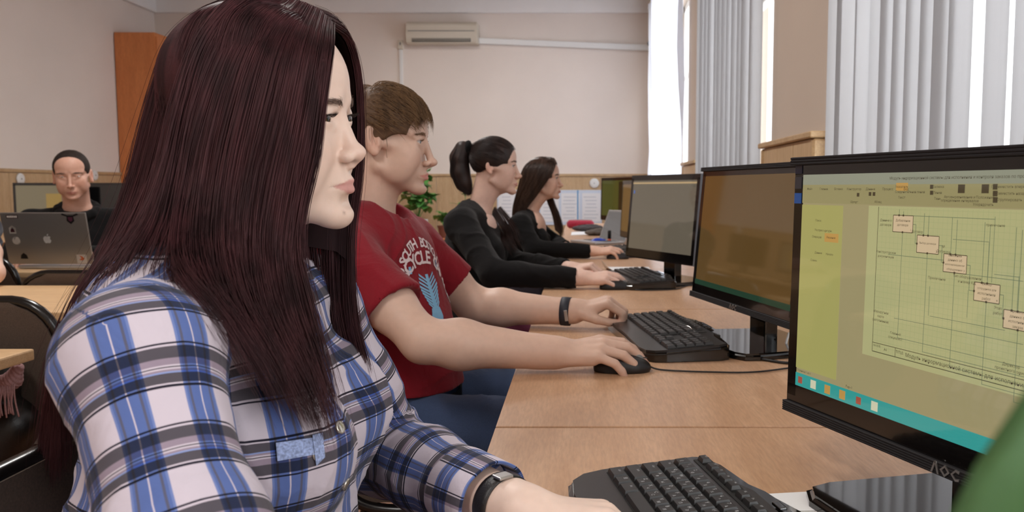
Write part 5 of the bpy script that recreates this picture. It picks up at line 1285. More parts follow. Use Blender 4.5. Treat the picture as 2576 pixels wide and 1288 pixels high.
# --- woman with a ponytail
per3 = person('woman in a black top with a dark ponytail, third in the row', (-.40, 3.08, 0))
f3 = Fr((-.318, 3.10, 1.174), math.radians(0), math.radians(2), 0, .96); skin3 = rgb(222, 186, 170)
v, q = head_sdf(f3, .003, nose=.75, bridge=1, neck_to=(-.375, 3.10, 1.00), neck_r=45, lid=3.6, mx=-4, lipk=.75, mz=3, nz=2, ez=6, es=.8)
c = skin_cols(f3, v, skin3, rgb(190, 126, 122), .3, 0, 2, 3)
SR, ER, WR = V3(-.42, 2.93, .957), V3(-.29, 2.775, .800), V3(.012, 2.745, .786); SL, EL, WL = V3(-.40, 3.27, .957), V3(-.26, 3.20, .80), V3(-.03, 2.975, .795)
av, aq, t1 = arm_sdf(SR, ER, WR, .004, dict(curl=mouse_curl_f), .038, .034, .034, .0235, fwd=(1, -.02, .06), dors=(0, -.3, 1), right=True, sc=.95)
bv, bq, t2 = arm_sdf(SL, EL, WL, .004, dict(curl=((45, 50, 25),) * 4), .038, .034, .034, .0235, fwd=(1, -.25, .15), dors=(0, -.1, 1), right=False, sc=.92)
g = Sdf((-.52, 2.94, .86), (-.24, 3.26, 1.05), .005); g.ell((-.385, 3.10, .93), (.078, .12, .085), None, .02); tv, tq = g.mesh(1)
V_, Q_ = join([(v, q), (av, aq), (bv, bq), (tv, tq)]); child('body', V_, Q_, M_skin, per3, np.concatenate([c, limb_cols(av, skin3, t1), limb_cols(bv, skin3, t2), np.tile(np.array(skin3[:3]), (len(tv), 1))]))
add_eyes(f3, per3, E_brown, (0, .08)); add_brows(f3, per3, M_brow_d, 90, .0003, 3, 16); add_lashes(f3, per3, M_brow_d, 3.6, 20, 6, .0003)
chest_shirt(per3, 'black_top', M_black, (-.405, 3.10, 1.03), SR, SL, ER, EL, WR, WL, (-.40, 3.10, .855), (-.42, 3.08, .60), (.108, .158, .165), .056, .006, [((-.33, 3.10, 1.035), (-.295, 3.098, 1.0), .04, .018), ((-.355, 3.10, 1.045), (-.35, 3.10, 1.12), .052, .07)], .055, .93, 0, 71)
M_hair3 = hair_mat('dark_brown_hair', rgb(34, 25, 24), rgb(50, 36, 33), .45, .3)
r3 = np.random.default_rng(3)
scalp_cap(f3, per3, M_hair3, [((92, 0, -6), (46, 72, 70)), ((44, 0, -42), (40, 110, 56)), ((10, 0, -62), (70, 120, 60)), ((0, 0, -100), (140, 130, 60))], 7, .004)
def comb(N, r, tie, f, mk):
    out = []
    while len(out) < N:
        d = r.normal(size=3); d /= np.linalg.norm(d); p = np.array((-4, 0, 30.)) + d * np.array((94, 79, 84))
        if not mk(p): continue
        t_ = np.array(tie) + r.normal(size=3) * 5; pts = []
        for t in np.linspace(0, 1, 9):
            q_ = p * (1 - t) + t_ * t; e = (q_ - np.array((-4, 0, 30.))) / np.array((95, 80, 85)); k_ = np.linalg.norm(e)
            if k_ < 1: q_ = np.array((-4, 0, 30.)) + e / k_ * np.array((95, 80, 85))
            pts.append(f(*q_))
        out.append(pts)
    return np.array(out)
mk3 = lambda p: not ((p[0] > 50 and p[2] < 62) or (p[0] > 12 and p[2] < 14) or p[2] < -28 or (-25 < p[0] and p[2] < 22 and p[0] < 14))
tie = (-100, 0, 62); cs = comb(900, r3, tie, f3, mk3)
strands('hair', cs, .0006, M_hair3, per3)
def W(f, *p): return Vector(f(*p))
pt = [[W(f3, -98, y * .3, 64), W(f3, -128, y * .6, 72), W(f3, -150, y, 30), W(f3, -150, y, -30), W(f3, -128, y, -80), W(f3, -95, y, -118)] for y in (-36, -18, 4, 18, 34)]
pt2 = [[W(f3, -98, y * .3, 60), W(f3, -115, y * .6, 58), W(f3, -125, y, 20), W(f3, -122, y, -30), W(f3, -108, y, -70), W(f3, -85, y, -105)] for y in (-26, -12, 4, 18, 30)]
sp = np.concatenate([guide_strands(pt, 700, 18, .005, r3, 24, 0, .002, .15), guide_strands(pt2, 500, 18, .006, r3, 24, 0, .002, .15)])
strands('ponytail', sp, .0007, M_hair3, per3)
g = Sdf(np.array(f3.o) + V3(-.24, -.09, -.16), np.array(f3.o) + V3(-.04, .09, .12), .004)
g.chain([f3(-98, 0, 64), f3(-124, 0, 62), f3(-136, 0, 25), f3(-132, 0, -30), f3(-116, 0, -75), f3(-96, 0, -108)], [.018, .024, .033, .034, .028, .012], .02); v, q = g.mesh(1); child('ponytail_core', v, q, M_hair3, per3)
lock = [[P(1245, 520, 3.2), P(1262, 545, 3.17), P(1280, 575, 3.12), P(1292, 605, 3.08), P(1300, 632, 3.06)], [P(1235, 540, 3.2), P(1248, 570, 3.15), P(1262, 600, 3.1), P(1276, 622, 3.06), P(1290, 640, 3.05)], [P(1258, 520, 3.22), P(1278, 545, 3.18), P(1296, 575, 3.14), P(1304, 600, 3.1), P(1310, 620, 3.08)]]
strands('hair_lock', guide_strands(lock, 260, 16, .006, r3, 14, 0, .003, .2), .0008, hair_mat('brown_lock_hair', rgb(58, 38, 34), rgb(44, 29, 27), .5, .25), per3)
bm = bmesh.new(); sweep(bm, [Vector(f3(-102, 20 * math.cos(a), 64 + 20 * math.sin(a))) - Vector(root_loc(per3)) for a in [2 * PI * k / 20 for k in range(20)]], .011, 8, True); bmesh.ops.recalc_face_normals(bm, faces=bm.faces[:]); o = link('hair_tie', bm_mesh(bm, 'hair_tie'), M_black2, per3, smooth=True)
box('clip', Vector(f3(-112, -20, 44)) - Vector(root_loc(per3)), (.012, .006, .016), mat('pale_pink_clip', rgb(225, 200, 195), .4), o, .002)
legs(per3, (-.42, 3.18, .54), (-.42, 3.0, .54), (.02, 3.2, .55), (.02, 2.98, .55), M_plum, M_shoe, .08, .058, .045, .010)
# --- long-haired woman farther back
per4 = person('woman with long brown hair in a black cardigan, last in the row', (-.27, 4.2, 0))
f4 = Fr((-.182, 4.20, 1.140), math.radians(-6), math.radians(0), 0, .96); skin4 = rgb(226, 186, 166)
v, q = head_sdf(f4, .0036, nose=.7, bridge=1, neck_to=(-.25, 4.2, .965), neck_r=44, lid=3.8, mx=-3, lipk=.9, mz=3, nz=2, ez=3, es=.75)
c = skin_cols(f4, v, skin4, rgb(190, 118, 112), .3, 0, 2, 3)
SR, ER, WR = V3(-.285, 4.03, .905), V3(-.215, 3.955, .795), V3(.075, 3.93, .786); SL, EL, WL = V3(-.27, 4.37, .905), V3(-.12, 4.36, .79), V3(-.06, 4.14, .79)
av, aq, t1 = arm_sdf(SR, ER, WR, .0045, dict(curl=((20, 30, 16), (22, 32, 16), (26, 34, 18), (30, 36, 18))), .036, .032, .032, .0225, fwd=(1, -.03, .10), dors=(0, -.2, 1), right=True, sc=.94)
bv, bq, t2 = arm_sdf(SL, EL, WL, .005, dict(curl=((30, 30, 20),) * 4), .036, .032, .032, .0225, fwd=(.3, -1, 0), dors=(0, 0, 1), right=False, sc=.92)
g = Sdf((-.40, 4.02, .76), (-.10, 4.38, 1.0), .006); g.ell((-.255, 4.2, .88), (.09, .13, .11), None, .02); tv, tq = g.mesh(1)
V_, Q_ = join([(v, q), (av, aq), (bv, bq), (tv, tq)]); child('body', V_, Q_, M_skin, per4, np.concatenate([c, limb_cols(av, skin4, t1), limb_cols(bv, skin4, t2), np.tile(np.array(skin4[:3]), (len(tv), 1))]))
add_eyes(f4, per4, E_brown, (0, .05)); add_brows(f4, per4, M_brow_d, 70, .0004, 3, 16); add_lashes(f4, per4, M_brow_d, 3.8, 18, 6, .0004)
chest_shirt(per4, 'black_cardigan', M_black2, (-.255, 4.2, .965), SR, SL, ER, EL, WR, WL, (-.268, 4.2, .82), (-.30, 4.2, .58), (.105, .155, .155), .054, .007, [((-.205, 4.2, .985), (-.15, 4.17, .83), .042, .016), ((-.24, 4.2, .985), (-.235, 4.2, 1.08), .052, .07)], .055, .93, 0, 81)
M_hair4 = hair_mat('brown_hair', rgb(74, 52, 40), rgb(56, 39, 31), .42, .35)
r4 = np.random.default_rng(4)
scalp_cap(f4, per4, M_hair4, [((92, 0, -8), (48, 66, 84)), ((60, 0, -60), (50, 110, 60)), ((0, 0, -110), (140, 130, 60))], 6, .0045)
def Gh(*pts): return [Vector(f4(*p)) for p in pts]
n4 = [Gh((58, -6, 104), (72, -50, 75), (62, -74, 35), (38, -82, -5), (10, -84, -45), (-30, -84, -100), (-70, -88, -150), (-95, -92, -200)), Gh((40, -4, 110), (35, -66, 75), (20, -84, 30), (-5, -88, -20), (-35, -88, -70), (-75, -88, -125), (-105, -90, -180), (-120, -90, -240)),
      Gh((10, -3, 112), (-10, -70, 75), (-30, -84, 30), (-55, -84, -20), (-85, -80, -80), (-115, -76, -140), (-130, -70, -200), (-138, -66, -260)), Gh((-20, 0, 110), (-70, -45, 75), (-95, -55, 30), (-108, -50, -20), (-125, -46, -80), (-142, -40, -140), (-150, -36, -200), (-152, -30, -260)),
      Gh((-20, 0, 110), (-80, 10, 78), (-108, 10, 30), (-118, 10, -20), (-132, 10, -80), (-145, 10, -140), (-152, 10, -200), (-154, 10, -260)), Gh((-10, 2, 110), (-60, 60, 70), (-80, 72, 30), (-90, 75, -20), (-100, 75, -80), (-110, 75, -140), (-115, 75, -200))]
ff4 = [Gh((40, 4, 110), (30, 66, 75), (12, 84, 30), (5, 90, -20), (5, 92, -80), (20, 95, -140), (45, 92, -200), (60, 85, -280)), Gh((58, 6, 104), (68, 54, 72), (52, 78, 30), (36, 86, -20), (30, 92, -80), (50, 92, -150), (78, 86, -220), (96, 80, -310)), Gh((30, 6, 110), (48, 60, 72), (30, 82, 30), (20, 88, -20), (18, 92, -80), (36, 94, -145), (66, 90, -210), (88, 82, -320))]
strands('hair', outside(np.concatenate([guide_strands(n4, 1700, 20, .004, r4, 40, 0, .002, .12), guide_strands(ff4, 500, 20, .005, r4, 20, 0, .003, .12)]), f4, (86, 72, 76), 1.11), .0008, M_hair4, per4)
parts = [guide_sheet(n4, 24, 30, (.006, .006, 0)), guide_sheet(ff4, 24, 12, (-.006, -.004, 0))]; v, q = join(parts); v = outside(v, f4, (86, 72, 76), 1.03); child('hair_under_layer', v, q, M_hair4, per4)
legs(per4, (-.30, 4.3, .54), (-.30, 4.1, .54), (.1, 4.3, .55), (.1, 4.08, .55), M_darkcl, M_shoe, .078, .056, .045, .012)
# --- man with the laptop
per5 = person('man with cropped dark hair in a black hoodie, smiling behind the silver laptop', (-2.43, 4.0, 0))
yaw5 = math.radians(-66)
f5h = Fr((-2.375, 3.86, 1.158), yaw5, math.radians(12), math.radians(3), 1.0); skin5 = rgb(206, 160, 140)
nk5 = np.array((-2.40, 3.93, .985))
v, q = head_sdf(f5h, .0034, nose=1.0, bridge=2, jaw=1.08, male=1, neck_to=nk5, neck_r=56, lid=1.5, smile=2.5, mx=-3, lipk=.7)
c = skin_cols(f5h, v, skin5, rgb(170, 110, 100), .3, .55)
fw = V3(math.cos(yaw5), math.sin(yaw5), 0); lf = V3(-math.sin(yaw5), math.cos(yaw5), 0)
ch5 = np.array((-2.41, 3.95, .82)); SR = ch5 - lf * .19 + V3(0, 0, .10); SL = ch5 + lf * .19 + V3(0, 0, .10); ER = SR + fw * .10 - lf * .05 + V3(0, 0, -.13); EL = SL + fw * .10 + lf * .05 + V3(0, 0, -.13); WR = np.array((-2.42, 3.62, .785)); WL = np.array((-2.22, 3.66, .785))
av, aq, t1 = arm_sdf(SR, ER, WR, .005, dict(curl=((30, 30, 20),) * 4), .046, .04, .042, .027, fwd=(.25, -1, 0), right=True)
bv, bq, t2 = arm_sdf(SL, EL, WL, .005, dict(curl=((30, 30, 20),) * 4), .046, .04, .042, .027, fwd=(.05, -1, 0), right=False)
V_, Q_ = join([(v, q), (av, aq), (bv, bq)]); child('body', V_, Q_, M_skin, per5, np.concatenate([c, limb_cols(av, skin5, t1), limb_cols(bv, skin5, t2)]))
add_eyes(f5h, per5, E_brown, (0, .4)); add_brows(f5h, per5, M_brow_d, 90, .0004, 1.5, 15.5)
chest_shirt(per5, 'black_hoodie', M_black2, nk5, SR, SL, ER, EL, WR, WL, ch5, ch5 - fw * .03 + V3(0, 0, -.24), (.12, .185, .17), .066, .007, None, 0, .9, yaw5, 91, .13)
g = Sdf(nk5 - .16, nk5 + .16, .006)
for k in range(14):
    a = 2 * PI * k / 14; b_ = 2 * PI * (k + 1) / 14; pp = lambda a: nk5 + fw * (.072 * math.cos(a) + .004) + lf * .082 * math.sin(a) + V3(0, 0, .0 - .03 * math.cos(a)); g.cap(pp(a), pp(b_), .021, .021, .01)
g.ell(nk5 - fw * .10 + V3(0, 0, .01), (.07, .07, .05), None, .03); v, q = g.mesh(1); child('hood', v, q, M_black2, per5)
M_hair5 = hair_mat('cropped_dark_hair', rgb(38, 30, 27), rgb(50, 40, 35), .7, .2)
scalp_cap(f5h, per5, M_hair5, [((92, 0, 15), (46, 64, 58)), ((62, 0, -34), (62, 110, 62)), ((4, 0, -56), (60, 120, 54)), ((0, 0, -96), (140, 130, 56))], 3.5, .003)
r5 = np.random.default_rng(9)
short_hair(f5h, per5, M_hair5, 900, r5, lambda p: not ((p[0] > 36 and p[2] < 88) or (p[0] > 8 and p[2] < 34) or p[2] < -40 or (-30 < p[0] < 16 and p[2] < 12)), (5, 9), lambda p: (.6, 0, .1), .0005, 1, (88, 74, 79))
legs(per5, ch5 + lf * .09 + V3(0, 0, -.28), ch5 - lf * .09 + V3(0, 0, -.28), ch5 + lf * .1 + fw * .28 + V3(0, 0, -.27), ch5 - lf * .1 + fw * .28 + V3(0, 0, -.27), M_darkcl, M_shoe, .082, .06, .045, .012)
# --- person at the photo's left edge (only an elbow shows)
per6 = person('person in a navy top at the far left edge, bare elbow on the table', (-2.45, 3.2, 0))
f6 = Fr((-2.45, 3.20, 1.19), math.radians(80), 0, 0, 1.0); skin6 = rgb(220, 180, 160); nk6 = np.array((-2.45, 3.16, 1.0))
v, q = head_sdf(f6, .004, neck_to=nk6, neck_r=48); c = skin_cols(f6, v, skin6, rgb(190, 120, 115))
E6 = P(-2, 690, 2.80); SR = V3(-2.26, 3.10, .945); ER = V3(E6.x - .03, 2.80, .800); WR = V3(-2.42, 2.68, .79); SL = V3(-2.64, 3.16, .945); EL = V3(-2.74, 3.20, .74); WL = V3(-2.62, 3.42, .78)
av, aq, t1 = arm_sdf(SR, ER, WR, .004, dict(curl=((30, 30, 20),) * 4), .046, .040, .038, .025, right=False); bv, bq, t2 = arm_sdf(SL, EL, WL, .006, dict(curl=((30, 30, 20),) * 4), .046, .040, .038, .025, right=True)
V_, Q_ = join([(v, q), (av, aq), (bv, bq)]); child('body', V_, Q_, M_skin, per6, np.concatenate([c, limb_cols(av, skin6, t1), limb_cols(bv, skin6, t2)]))
chest_shirt(per6, 'navy_top', M_navy, nk6, SR, SL, SR + (ER - SR) * .35, SL + (EL - SL) * .35, SR + (ER - SR) * .55, SL + (EL - SL) * .55, (-2.45, 3.16, .84), (-2.45, 3.2, .60), (.11, .175, .17), .058, .007, None, .05, .9, math.radians(80), 95)
scalp_cap(f6, per6, M_hair3, [((92, 0, -6), (46, 72, 70)), ((44, 0, -42), (40, 110, 56)), ((0, 0, -100), (140, 130, 60))], 7, .005)
short_hair(f6, per6, M_hair3, 600, r5, lambda p: not ((p[0] > 50 and p[2] < 60) or p[2] < -40), (20, 40), lambda p: (-.4, 0, -1), .0006, 4)
legs(per6, (-2.55, 3.22, .54), (-2.35, 3.22, .54), (-2.54, 3.46, .54), (-2.36, 3.46, .54), M_darkcl, M_shoe, .08, .058, .045, .012)
# ------------------------------------------------------------------ keyboards
M_kbody = mat('keyboard_top_plate', rgb(34, 33, 34), .28, bump=.04, bscale=900); M_key = mat('key_plastic', rgb(30, 29, 30), .42); M_leg = mat('key_legend_print', rgb(186, 188, 190), .6)
GLY = {}
def glyph(ch, size):
    if (ch, size) not in GLY: GLY[(ch, size)] = text_mesh(ch, size)
    return GLY[(ch, size)].copy()
KM = {}
def key_mesh(w, d=.0165):
    k = (round(w, 4), round(d, 4))
    if k not in KM:
        bm = bmesh.new(); h = .0058; a, b = w / 2, d / 2; i = .0019
        lv = [[bm.verts.new((x * (a - s), y * (b - s), z)) for x, y in ((-1, -1), (1, -1), (1, 1), (-1, 1))] for s, z in ((0, 0), (.0003, .002), (i * .8, h - .0006), (i, h))]
        for A, B in zip(lv, lv[1:]):
            for q in range(4): bm.faces.new((A[q], A[(q + 1) % 4], B[(q + 1) % 4], B[q]))
        bm.faces.new(lv[-1]); KM[k] = bm_mesh(bm, 'key'); KM[k].materials.append(M_key)
    return KM[k]
def kb_z(y): return .019 + (y + .095) * .07
def make_keyboard(label):
    t = thing('keyboard', label, 'keyboard', (0, 0, DZ), 0, 'black keyboards on the window desks')
    half = [(0, -.094), (.10, -.096), (.17, -.096), (.205, -.090), (.221, -.074), (.226, -.05), (.226, .06), (.218, .078), (.195, .086), (.13, .088), (.105, .092), (.088, .102), (.05, .106), (0, .107)]
    poly = half + [(-x, y) for x, y in half[::-1][1:-1]]
    bm = bmesh.new(); prism(bm, poly, .001, .019)
    for v in bm.verts:
        if v.co.z > .01: v.co.z = kb_z(v.co.y) - .003
    bmesh.ops.bevel(bm, geom=[e for e in bm.edges if all(v.co.z > .01 for v in e.verts)], offset=.004, segments=3, affect='EDGES'); bmesh.ops.recalc_face_normals(bm, faces=bm.faces[:])
    link('rim', bm_mesh(bm, 'rim'), M_gloss, t)
    bm = bmesh.new(); prism(bm, [(x * .972, y * .955 if y < .085 else y - .014 if abs(x) > .11 else .082) for x, y in poly], .01, .02)
    for v in bm.verts: v.co.z = kb_z(v.co.y) + (.0012 if v.co.z > .015 else -.006)
    bmesh.ops.recalc_face_normals(bm, faces=bm.faces[:]); link('top_plate', bm_mesh(bm, 'top_plate'), M_kbody, t)
    # shallow dark wells under the key blocks
    bmw = bmesh.new()
    for x0, x1, y0, y1 in ((-.208, .083, -.046, .048), (-.208, .083, .055, .073), (.090, .150, -.046, .048), (.156, .216, -.046, .048)):
        bx(bmw, ((x0 + x1) / 2, (y0 + y1) / 2, 0), (x1 - x0, y1 - y0, .0008))
    for v in bmw.verts: v.co.z += kb_z(v.co.y) + .0016
    link('key_well', bm_mesh(bmw, 'key_well'), mat('key_well_black', rgb(10, 10, 10), .6), t)['kind'] = 'stuff'
    lg = bmesh.new(); p = .0190
    def key(x, y, w=p - .0022, d=.0165, leg='', sub=''):
        o = bpy.data.objects.new('key', key_mesh(w, d)); COL.objects.link(o); o.parent = t; z = kb_z(y) + .002; o.location = (x, y, z); o.rotation_euler = (math.atan(.07), 0, 0)
        zt = z + .0060
        if leg: add_mesh(lg, glyph(leg, .0058 if len(leg) == 1 else .0036), Matrix.Translation((x - (.0028 if sub and len(leg) == 1 else 0), y + .002, zt + .0002)) @ Matrix.Rotation(math.atan(.07), 4, 'X'))
        if sub: add_mesh(lg, glyph(sub, .0048), Matrix.Translation((x + .003, y - .003, zt)) @ Matrix.Rotation(math.atan(.07), 4, 'X'))
    X0 = -.206
    rows = [(.0385, 0, '`1234567890-=', 'Ё!@#$%^&*()_+'), (.0195, .5, 'QWERTYUIOP[]\\', 'ЙЦУКЕНГШЩЗХЪ/'), (.0005, .75, 'ASDFGHJKL;\'', 'ФЫВАПРОЛДЖЭ'), (-.0185, 1.25, 'ZXCVBNM,./', 'ЯЧСМИТЬБЮ.')]
    for y, off, a, b in rows:
        wl = off + (0 if y > .03 else 1)
        if y < .03: key(X0 + wl * p / 2, y, wl * p - .0022, .0165, {.0195: 'Tab', .0005: 'Caps', -.0185: 'Shift'}[y])
        for i, ch in enumerate(a): key(X0 + (wl + i + .5) * p, y, leg=ch, sub=b[i])
        xe = wl + len(a); wr = 15 - xe
        key(X0 + (xe + wr / 2) * p, y, wr * p - .0022, .0165, {.0385: 'Back', .0195: '\u2190', .0005: 'Enter', -.0185: 'Shift'}[y])
    x = 0
    for w_, s in ((1.5, 'Ctrl'), (1.1, '\u229e'), (1.4, 'Alt'), (6.0, ''), (1.4, 'Alt'), (1.1, '\u229e'), (1.0, '\u2261'), (1.5, 'Ctrl')): key(X0 + (x + w_ / 2) * p, -.0375, w_ * p - .0022, .0165, s); x += w_
    key(X0 + .5 * p, .064, p - .0025, .011, 'Esc')
    for i in range(12): key(X0 + (1.9 + i + (i // 4) * .35) * p, .064, p - .0025, .011, 'F%d' % (i + 1))
    for j, y in enumerate((.0385, .0195)):
        for i in range(3): key(.101 + i * p, y, leg=('Ins', 'Hm', 'PU', 'Del', 'End', 'PD')[j * 3 + i])
    key(.101 + p, -.0185, leg='\u2191')
    for i in range(3): key(.101 + i * p, -.0375, leg='\u2190\u2193\u2192'[i])
    for j, y in enumerate((.0385, .0195, .0005, -.0185)):
        for i in range(3): key(.167 + i * p, y, leg=('NL', '/', '*', '7', '8', '9', '4', '5', '6', '1', '2', '3')[j * 3 + i])
    key(.167 + p * .5, -.0375, 2 * p - .0022, leg='0'); key(.167 + 2 * p, -.0375, leg='.')
    link('key_legends', bm_mesh(lg, 'key_legends'), M_leg, t)['kind'] = 'stuff'
    for i in range(6):   # media buttons in the raised strip
        o = box('media_button', (-.06 + i * .024, .0895, kb_z(.09) + .0005), (.018, .008, .003), M_gloss, t, .001); o.rotation_euler = (math.atan(.07), 0, 0)
    return t
def put_kb(t, c, d): t.location = (c[0], c[1], DZ + .0005); t.rotation_euler = (0, 0, math.atan2(d[1], d[0])); return t
kb = make_keyboard('black keyboard at the bottom of the photo under the plaid-shirted woman\'s hand'); put_kb(kb, (.118, .69), (.20, -.98))
def kcopy(label, c, d): k_ = copy_tree(kb); k_['label'] = label; put_kb(k_, c, d); return k_
kb2 = kcopy('black keyboard between the young man\'s two hands', (.19, 1.80), (.14, -.99))
kb3 = kcopy('black keyboard by the hands of the woman with a ponytail', (.215, 2.93), (.16, -.987))
kb4 = kcopy('black keyboard under the long-haired woman\'s hand, farthest one', (.21, 4.20), (.14, -.99))
# ------------------------------------------------------------------ mice
def make_mouse(label, c, rz, m, cable=None, group='computer mice on the window desks'):
    t = thing('computer_mouse', label, 'mouse', (c[0], c[1], DZ), rz, group); K_ = .88
    g = Sdf((-.08, -.05, -.03), (.08, .05, .06), .0022); g.ell((-.006, 0, .008), (.056, .031, .030), None, .004); g.ell((.02, 0, .008), (.040, .029, .022), None, .008); g.cap((0, 0, -.06), (0.001, 0, -.06), .0625, .0625, .002, '-')
    v, q = g.mesh(1); v[:, 2] = np.maximum(v[:, 2], .001); v = v * K_; me = np_mesh('shell', v, q); me.materials.append(m); o = bpy.data.objects.new('shell', me); COL.objects.link(o); o.parent = t
    bm = bmesh.new(); lathe(bm, [(.0095, -.003), (.0105, 0), (.0095, .003)], 18, Matrix.Translation((.029, 0, .021)) @ Matrix.Rotation(PI / 2, 4, 'X')); link('scroll_wheel', bm_mesh(bm, 'wheel'), M_grey, t, smooth=True)
    box('button_gap', (.032, 0, .0252), (.028, .0012, .002), M_darkgrey, t)
    if cable:
        cb = tube('cable', [Vector(p) - Vector((c[0], c[1], DZ)) for p in cable], .0018, M_cable, t, 6); cb.rotation_euler = (0, 0, -rz)
    return t
zc = DZ + .003
make_mouse('black mouse under the young man\'s right hand', (.082, 1.497), 0.02, M_blackpl, [(.130, 1.498, DZ + .01), (.15, 1.498, zc), (.2, PZ(1720, 934, zc).y, zc), PZ(1800, 936, zc), PZ(1860, 937, zc), PZ(1920, 934, zc), PZ(1990, 925, zc), (.42, 1.52, zc)])
make_mouse('black mouse under the hand of the woman with a ponytail', (.125, 2.735), 0.0, M_blackpl, [(.175, 2.735, DZ + .01), PZ(1600, 729, zc), PZ(1650, 730, zc), PZ(1700, 727, zc), PZ(1735, 716, zc), PZ(1760, 706, zc)])
make_mouse('dark mouse under the long-haired woman\'s hand', (.19, 3.925), 0.0, M_darkgrey)
make_mouse('bright blue mouse by the silver laptop', PZ(1507, 612, DZ), 0.2, mat('blue_mouse_shell', rgb(36, 72, 190), .3))
make_mouse('dark mouse out of view under the plaid-shirted woman\'s right hand', (.125, .44), -.05, M_darkgrey)
o = tube('keyboard_cable', [PZ(1800, 872, zc), PZ(1840, 882, zc), PZ(1880, 896, zc), PZ(1930, 906, zc), PZ(1990, 913, zc), (.45, 1.6, zc)], .0028, M_cable); tag(o, 'black keyboard cable curving past the base of the olive-screened monitor', 'cable')
o = tube('white_cable', [P(1985, 838, 1.72), P(1978, 862, 1.70), P(1976, 885, 1.66), PZ(1985, 897, zc), PZ(2010, 900, zc)], .0026, M_plastic_w); tag(o, 'white cable hanging behind the olive-screened monitor', 'cable')
t = thing('usb_stick', 'silver usb stick with a looped wire lying on the monitor base', 'usb stick', PZ(1775, 848, DZ + .02), -.5)
box('body', (0, 0, 0), (.034, .014, .007), M_metal, t, .001); box('plug', (.022, 0, 0), (.012, .011, .004), M_chrome, t)
tube('wire', [(-.017, 0, 0), (-.03, .01, .006), (-.05, .03, .014), (-.075, .03, .012), (-.09, .01, .0), (-.1, -.02, -.012)], .002, M_chrome, t)
# ------------------------------------------------------------------ papers
def sheet(label, pts, m=M_paper, curl=None, lines=0):
    """paper quad on the desk from four corner points"""
    A, B, C, D = [Vector(p) for p in pts]; c = (A + B + C + D) / 4; bm = bmesh.new(); n_ = 8; rows = []
    for j in range(n_ + 1):
        row = []
        for i in range(n_ + 1):
            s, u = i / n_, j / n_; p = (A * (1 - s) + B * s) * (1 - u) + (D * (1 - s) + C * s) * u - c
            if curl: p.z += curl * max(0, 1 - s * 3 - u * 1.2) ** 2
            row.append(bm.verts.new(p))
        rows.append(row)
    for X_, Y_ in zip(rows, rows[1:]):
        for i in range(n_): bm.faces.new((X_[i], X_[i + 1], Y_[i + 1], Y_[i]))
    top = bm.faces[:]; ex = bmesh.ops.extrude_face_region(bm, geom=top); 
    for v_ in [g_ for g_ in ex['geom'] if isinstance(g_, bmesh.types.BMVert)]: v_.co.z += .0012
    bmesh.ops.recalc_face_normals(bm, faces=bm.faces[:])
    t = thing('paper_sheet', label, 'paper', c, 0, 'loose papers on the desks'); link('sheet', bm_mesh(bm, 'sheet'), m, t)
    for q in range(lines):
        u = .25 + .22 * q; a = A * (1 - u) + D * u - c; b_ = B * (1 - u) + C * u - c; bm = bmesh.new(); sweep(bm, [a.lerp(b_, .12) + Vector((0, 0, .0014)), a.lerp(b_, .9) + Vector((0, 0, .0014))], .0004, 4); link('ruled_line', bm_mesh(bm, 'line'), M_grey, t)
    return t
z1 = DZ + .0008
sheet('white ruled papers beside the nearest monitor base', (PZ(1906, 1246, z1), PZ(2090, 1236, z1), (.34, .66, z1), (.215, .68, z1)), lines=3)
sheet('white paper peeking from under the base of the olive-screened monitor', (PZ(1782, 852, z1), PZ(1830, 880, z1), (.36, 1.75, z1), (.35, 1.86, z1)))
sheet('white papers behind the foot of the olive-screened monitor', (PZ(1935, 832, z1), PZ(2000, 860, z1), (.52, 1.72, z1), (.52, 1.85, z1)))
sheet('white paper with one curled corner behind the third keyboard', (PZ(1512, 684, z1), PZ(1640, 684, z1), PZ(1632, 672, z1), PZ(1530, 672, z1)), curl=.05)
sheet('white paper lying on the far desk before the red pencil case', (PZ(1436, 592, z1), PZ(1485, 590, z1), PZ(1478, 582, z1), PZ(1438, 584, z1)))
# ------------------------------------------------------------------ far desk things
c = PZ(1460, 574, DZ); t = thing('pencil_case', 'fuzzy crimson pencil case on the last desk', 'pencil case', (c.x, c.y, DZ), -.1)
g = Sdf((-.15, -.07, -.01), (.15, .07, .10), .004); g.cap((-.085, 0, .034), (.085, 0, .034), .033, .033, .004, flat=((0, 0, 1), 1.05)); v, q = g.mesh(1); v = v + normals(v, q) * (.002 * wob(v, 300, 2))[:, None]; v[:, 2] = np.maximum(v[:, 2], .001)
me = np_mesh('case', v, q); me.materials.append(mat('crimson_fuzz', rgb(176, 34, 66), .95, var=.4, vscale=200, bump=.8, bscale=500, sheen=.4)); o = bpy.data.objects.new('case', me); COL.objects.link(o); o.parent = t
tube('zip', [(-.1, 0, .069), (0, 0, .071), (.1, 0, .069)], .003, M_metal, t)
def pouch(label, px, py, sx, sy, sz, col, rz=0):
    c = PZ(px, py, DZ); t = thing('soft_pouch', label, 'pouch', (c.x, c.y, DZ), rz, 'soft dark things on the far desks')
    g = Sdf((-sx * .7, -sy * .7, -.01), (sx * .7, sy * .7, sz * 1.6), .005); g.ell((0, 0, sz * .5), (sx / 2, sy / 2, sz * .5), None, .01); g.ell((sx * .2, 0, sz * .6), (sx * .25, sy * .35, sz * .5), None, .02); v, q = g.mesh(1); v = v + normals(v, q) * (.004 * wob(v, 90, 5))[:, None]; v[:, 2] = np.maximum(v[:, 2], .001)
    me = np_mesh('pouch_body', v, q); me.materials.append(mat('pouch_' + str(col), rgb(*col), .9, bump=.3, bscale=300)); o = bpy.data.objects.new('pouch_body', me); COL.objects.link(o); o.parent = t
    tube('drawstring', [(-sx * .3, sy * .2, sz * .9), (0, sy * .25, sz * 1.05), (sx * .3, sy * .1, sz * .9)], .003, M_cable, t)
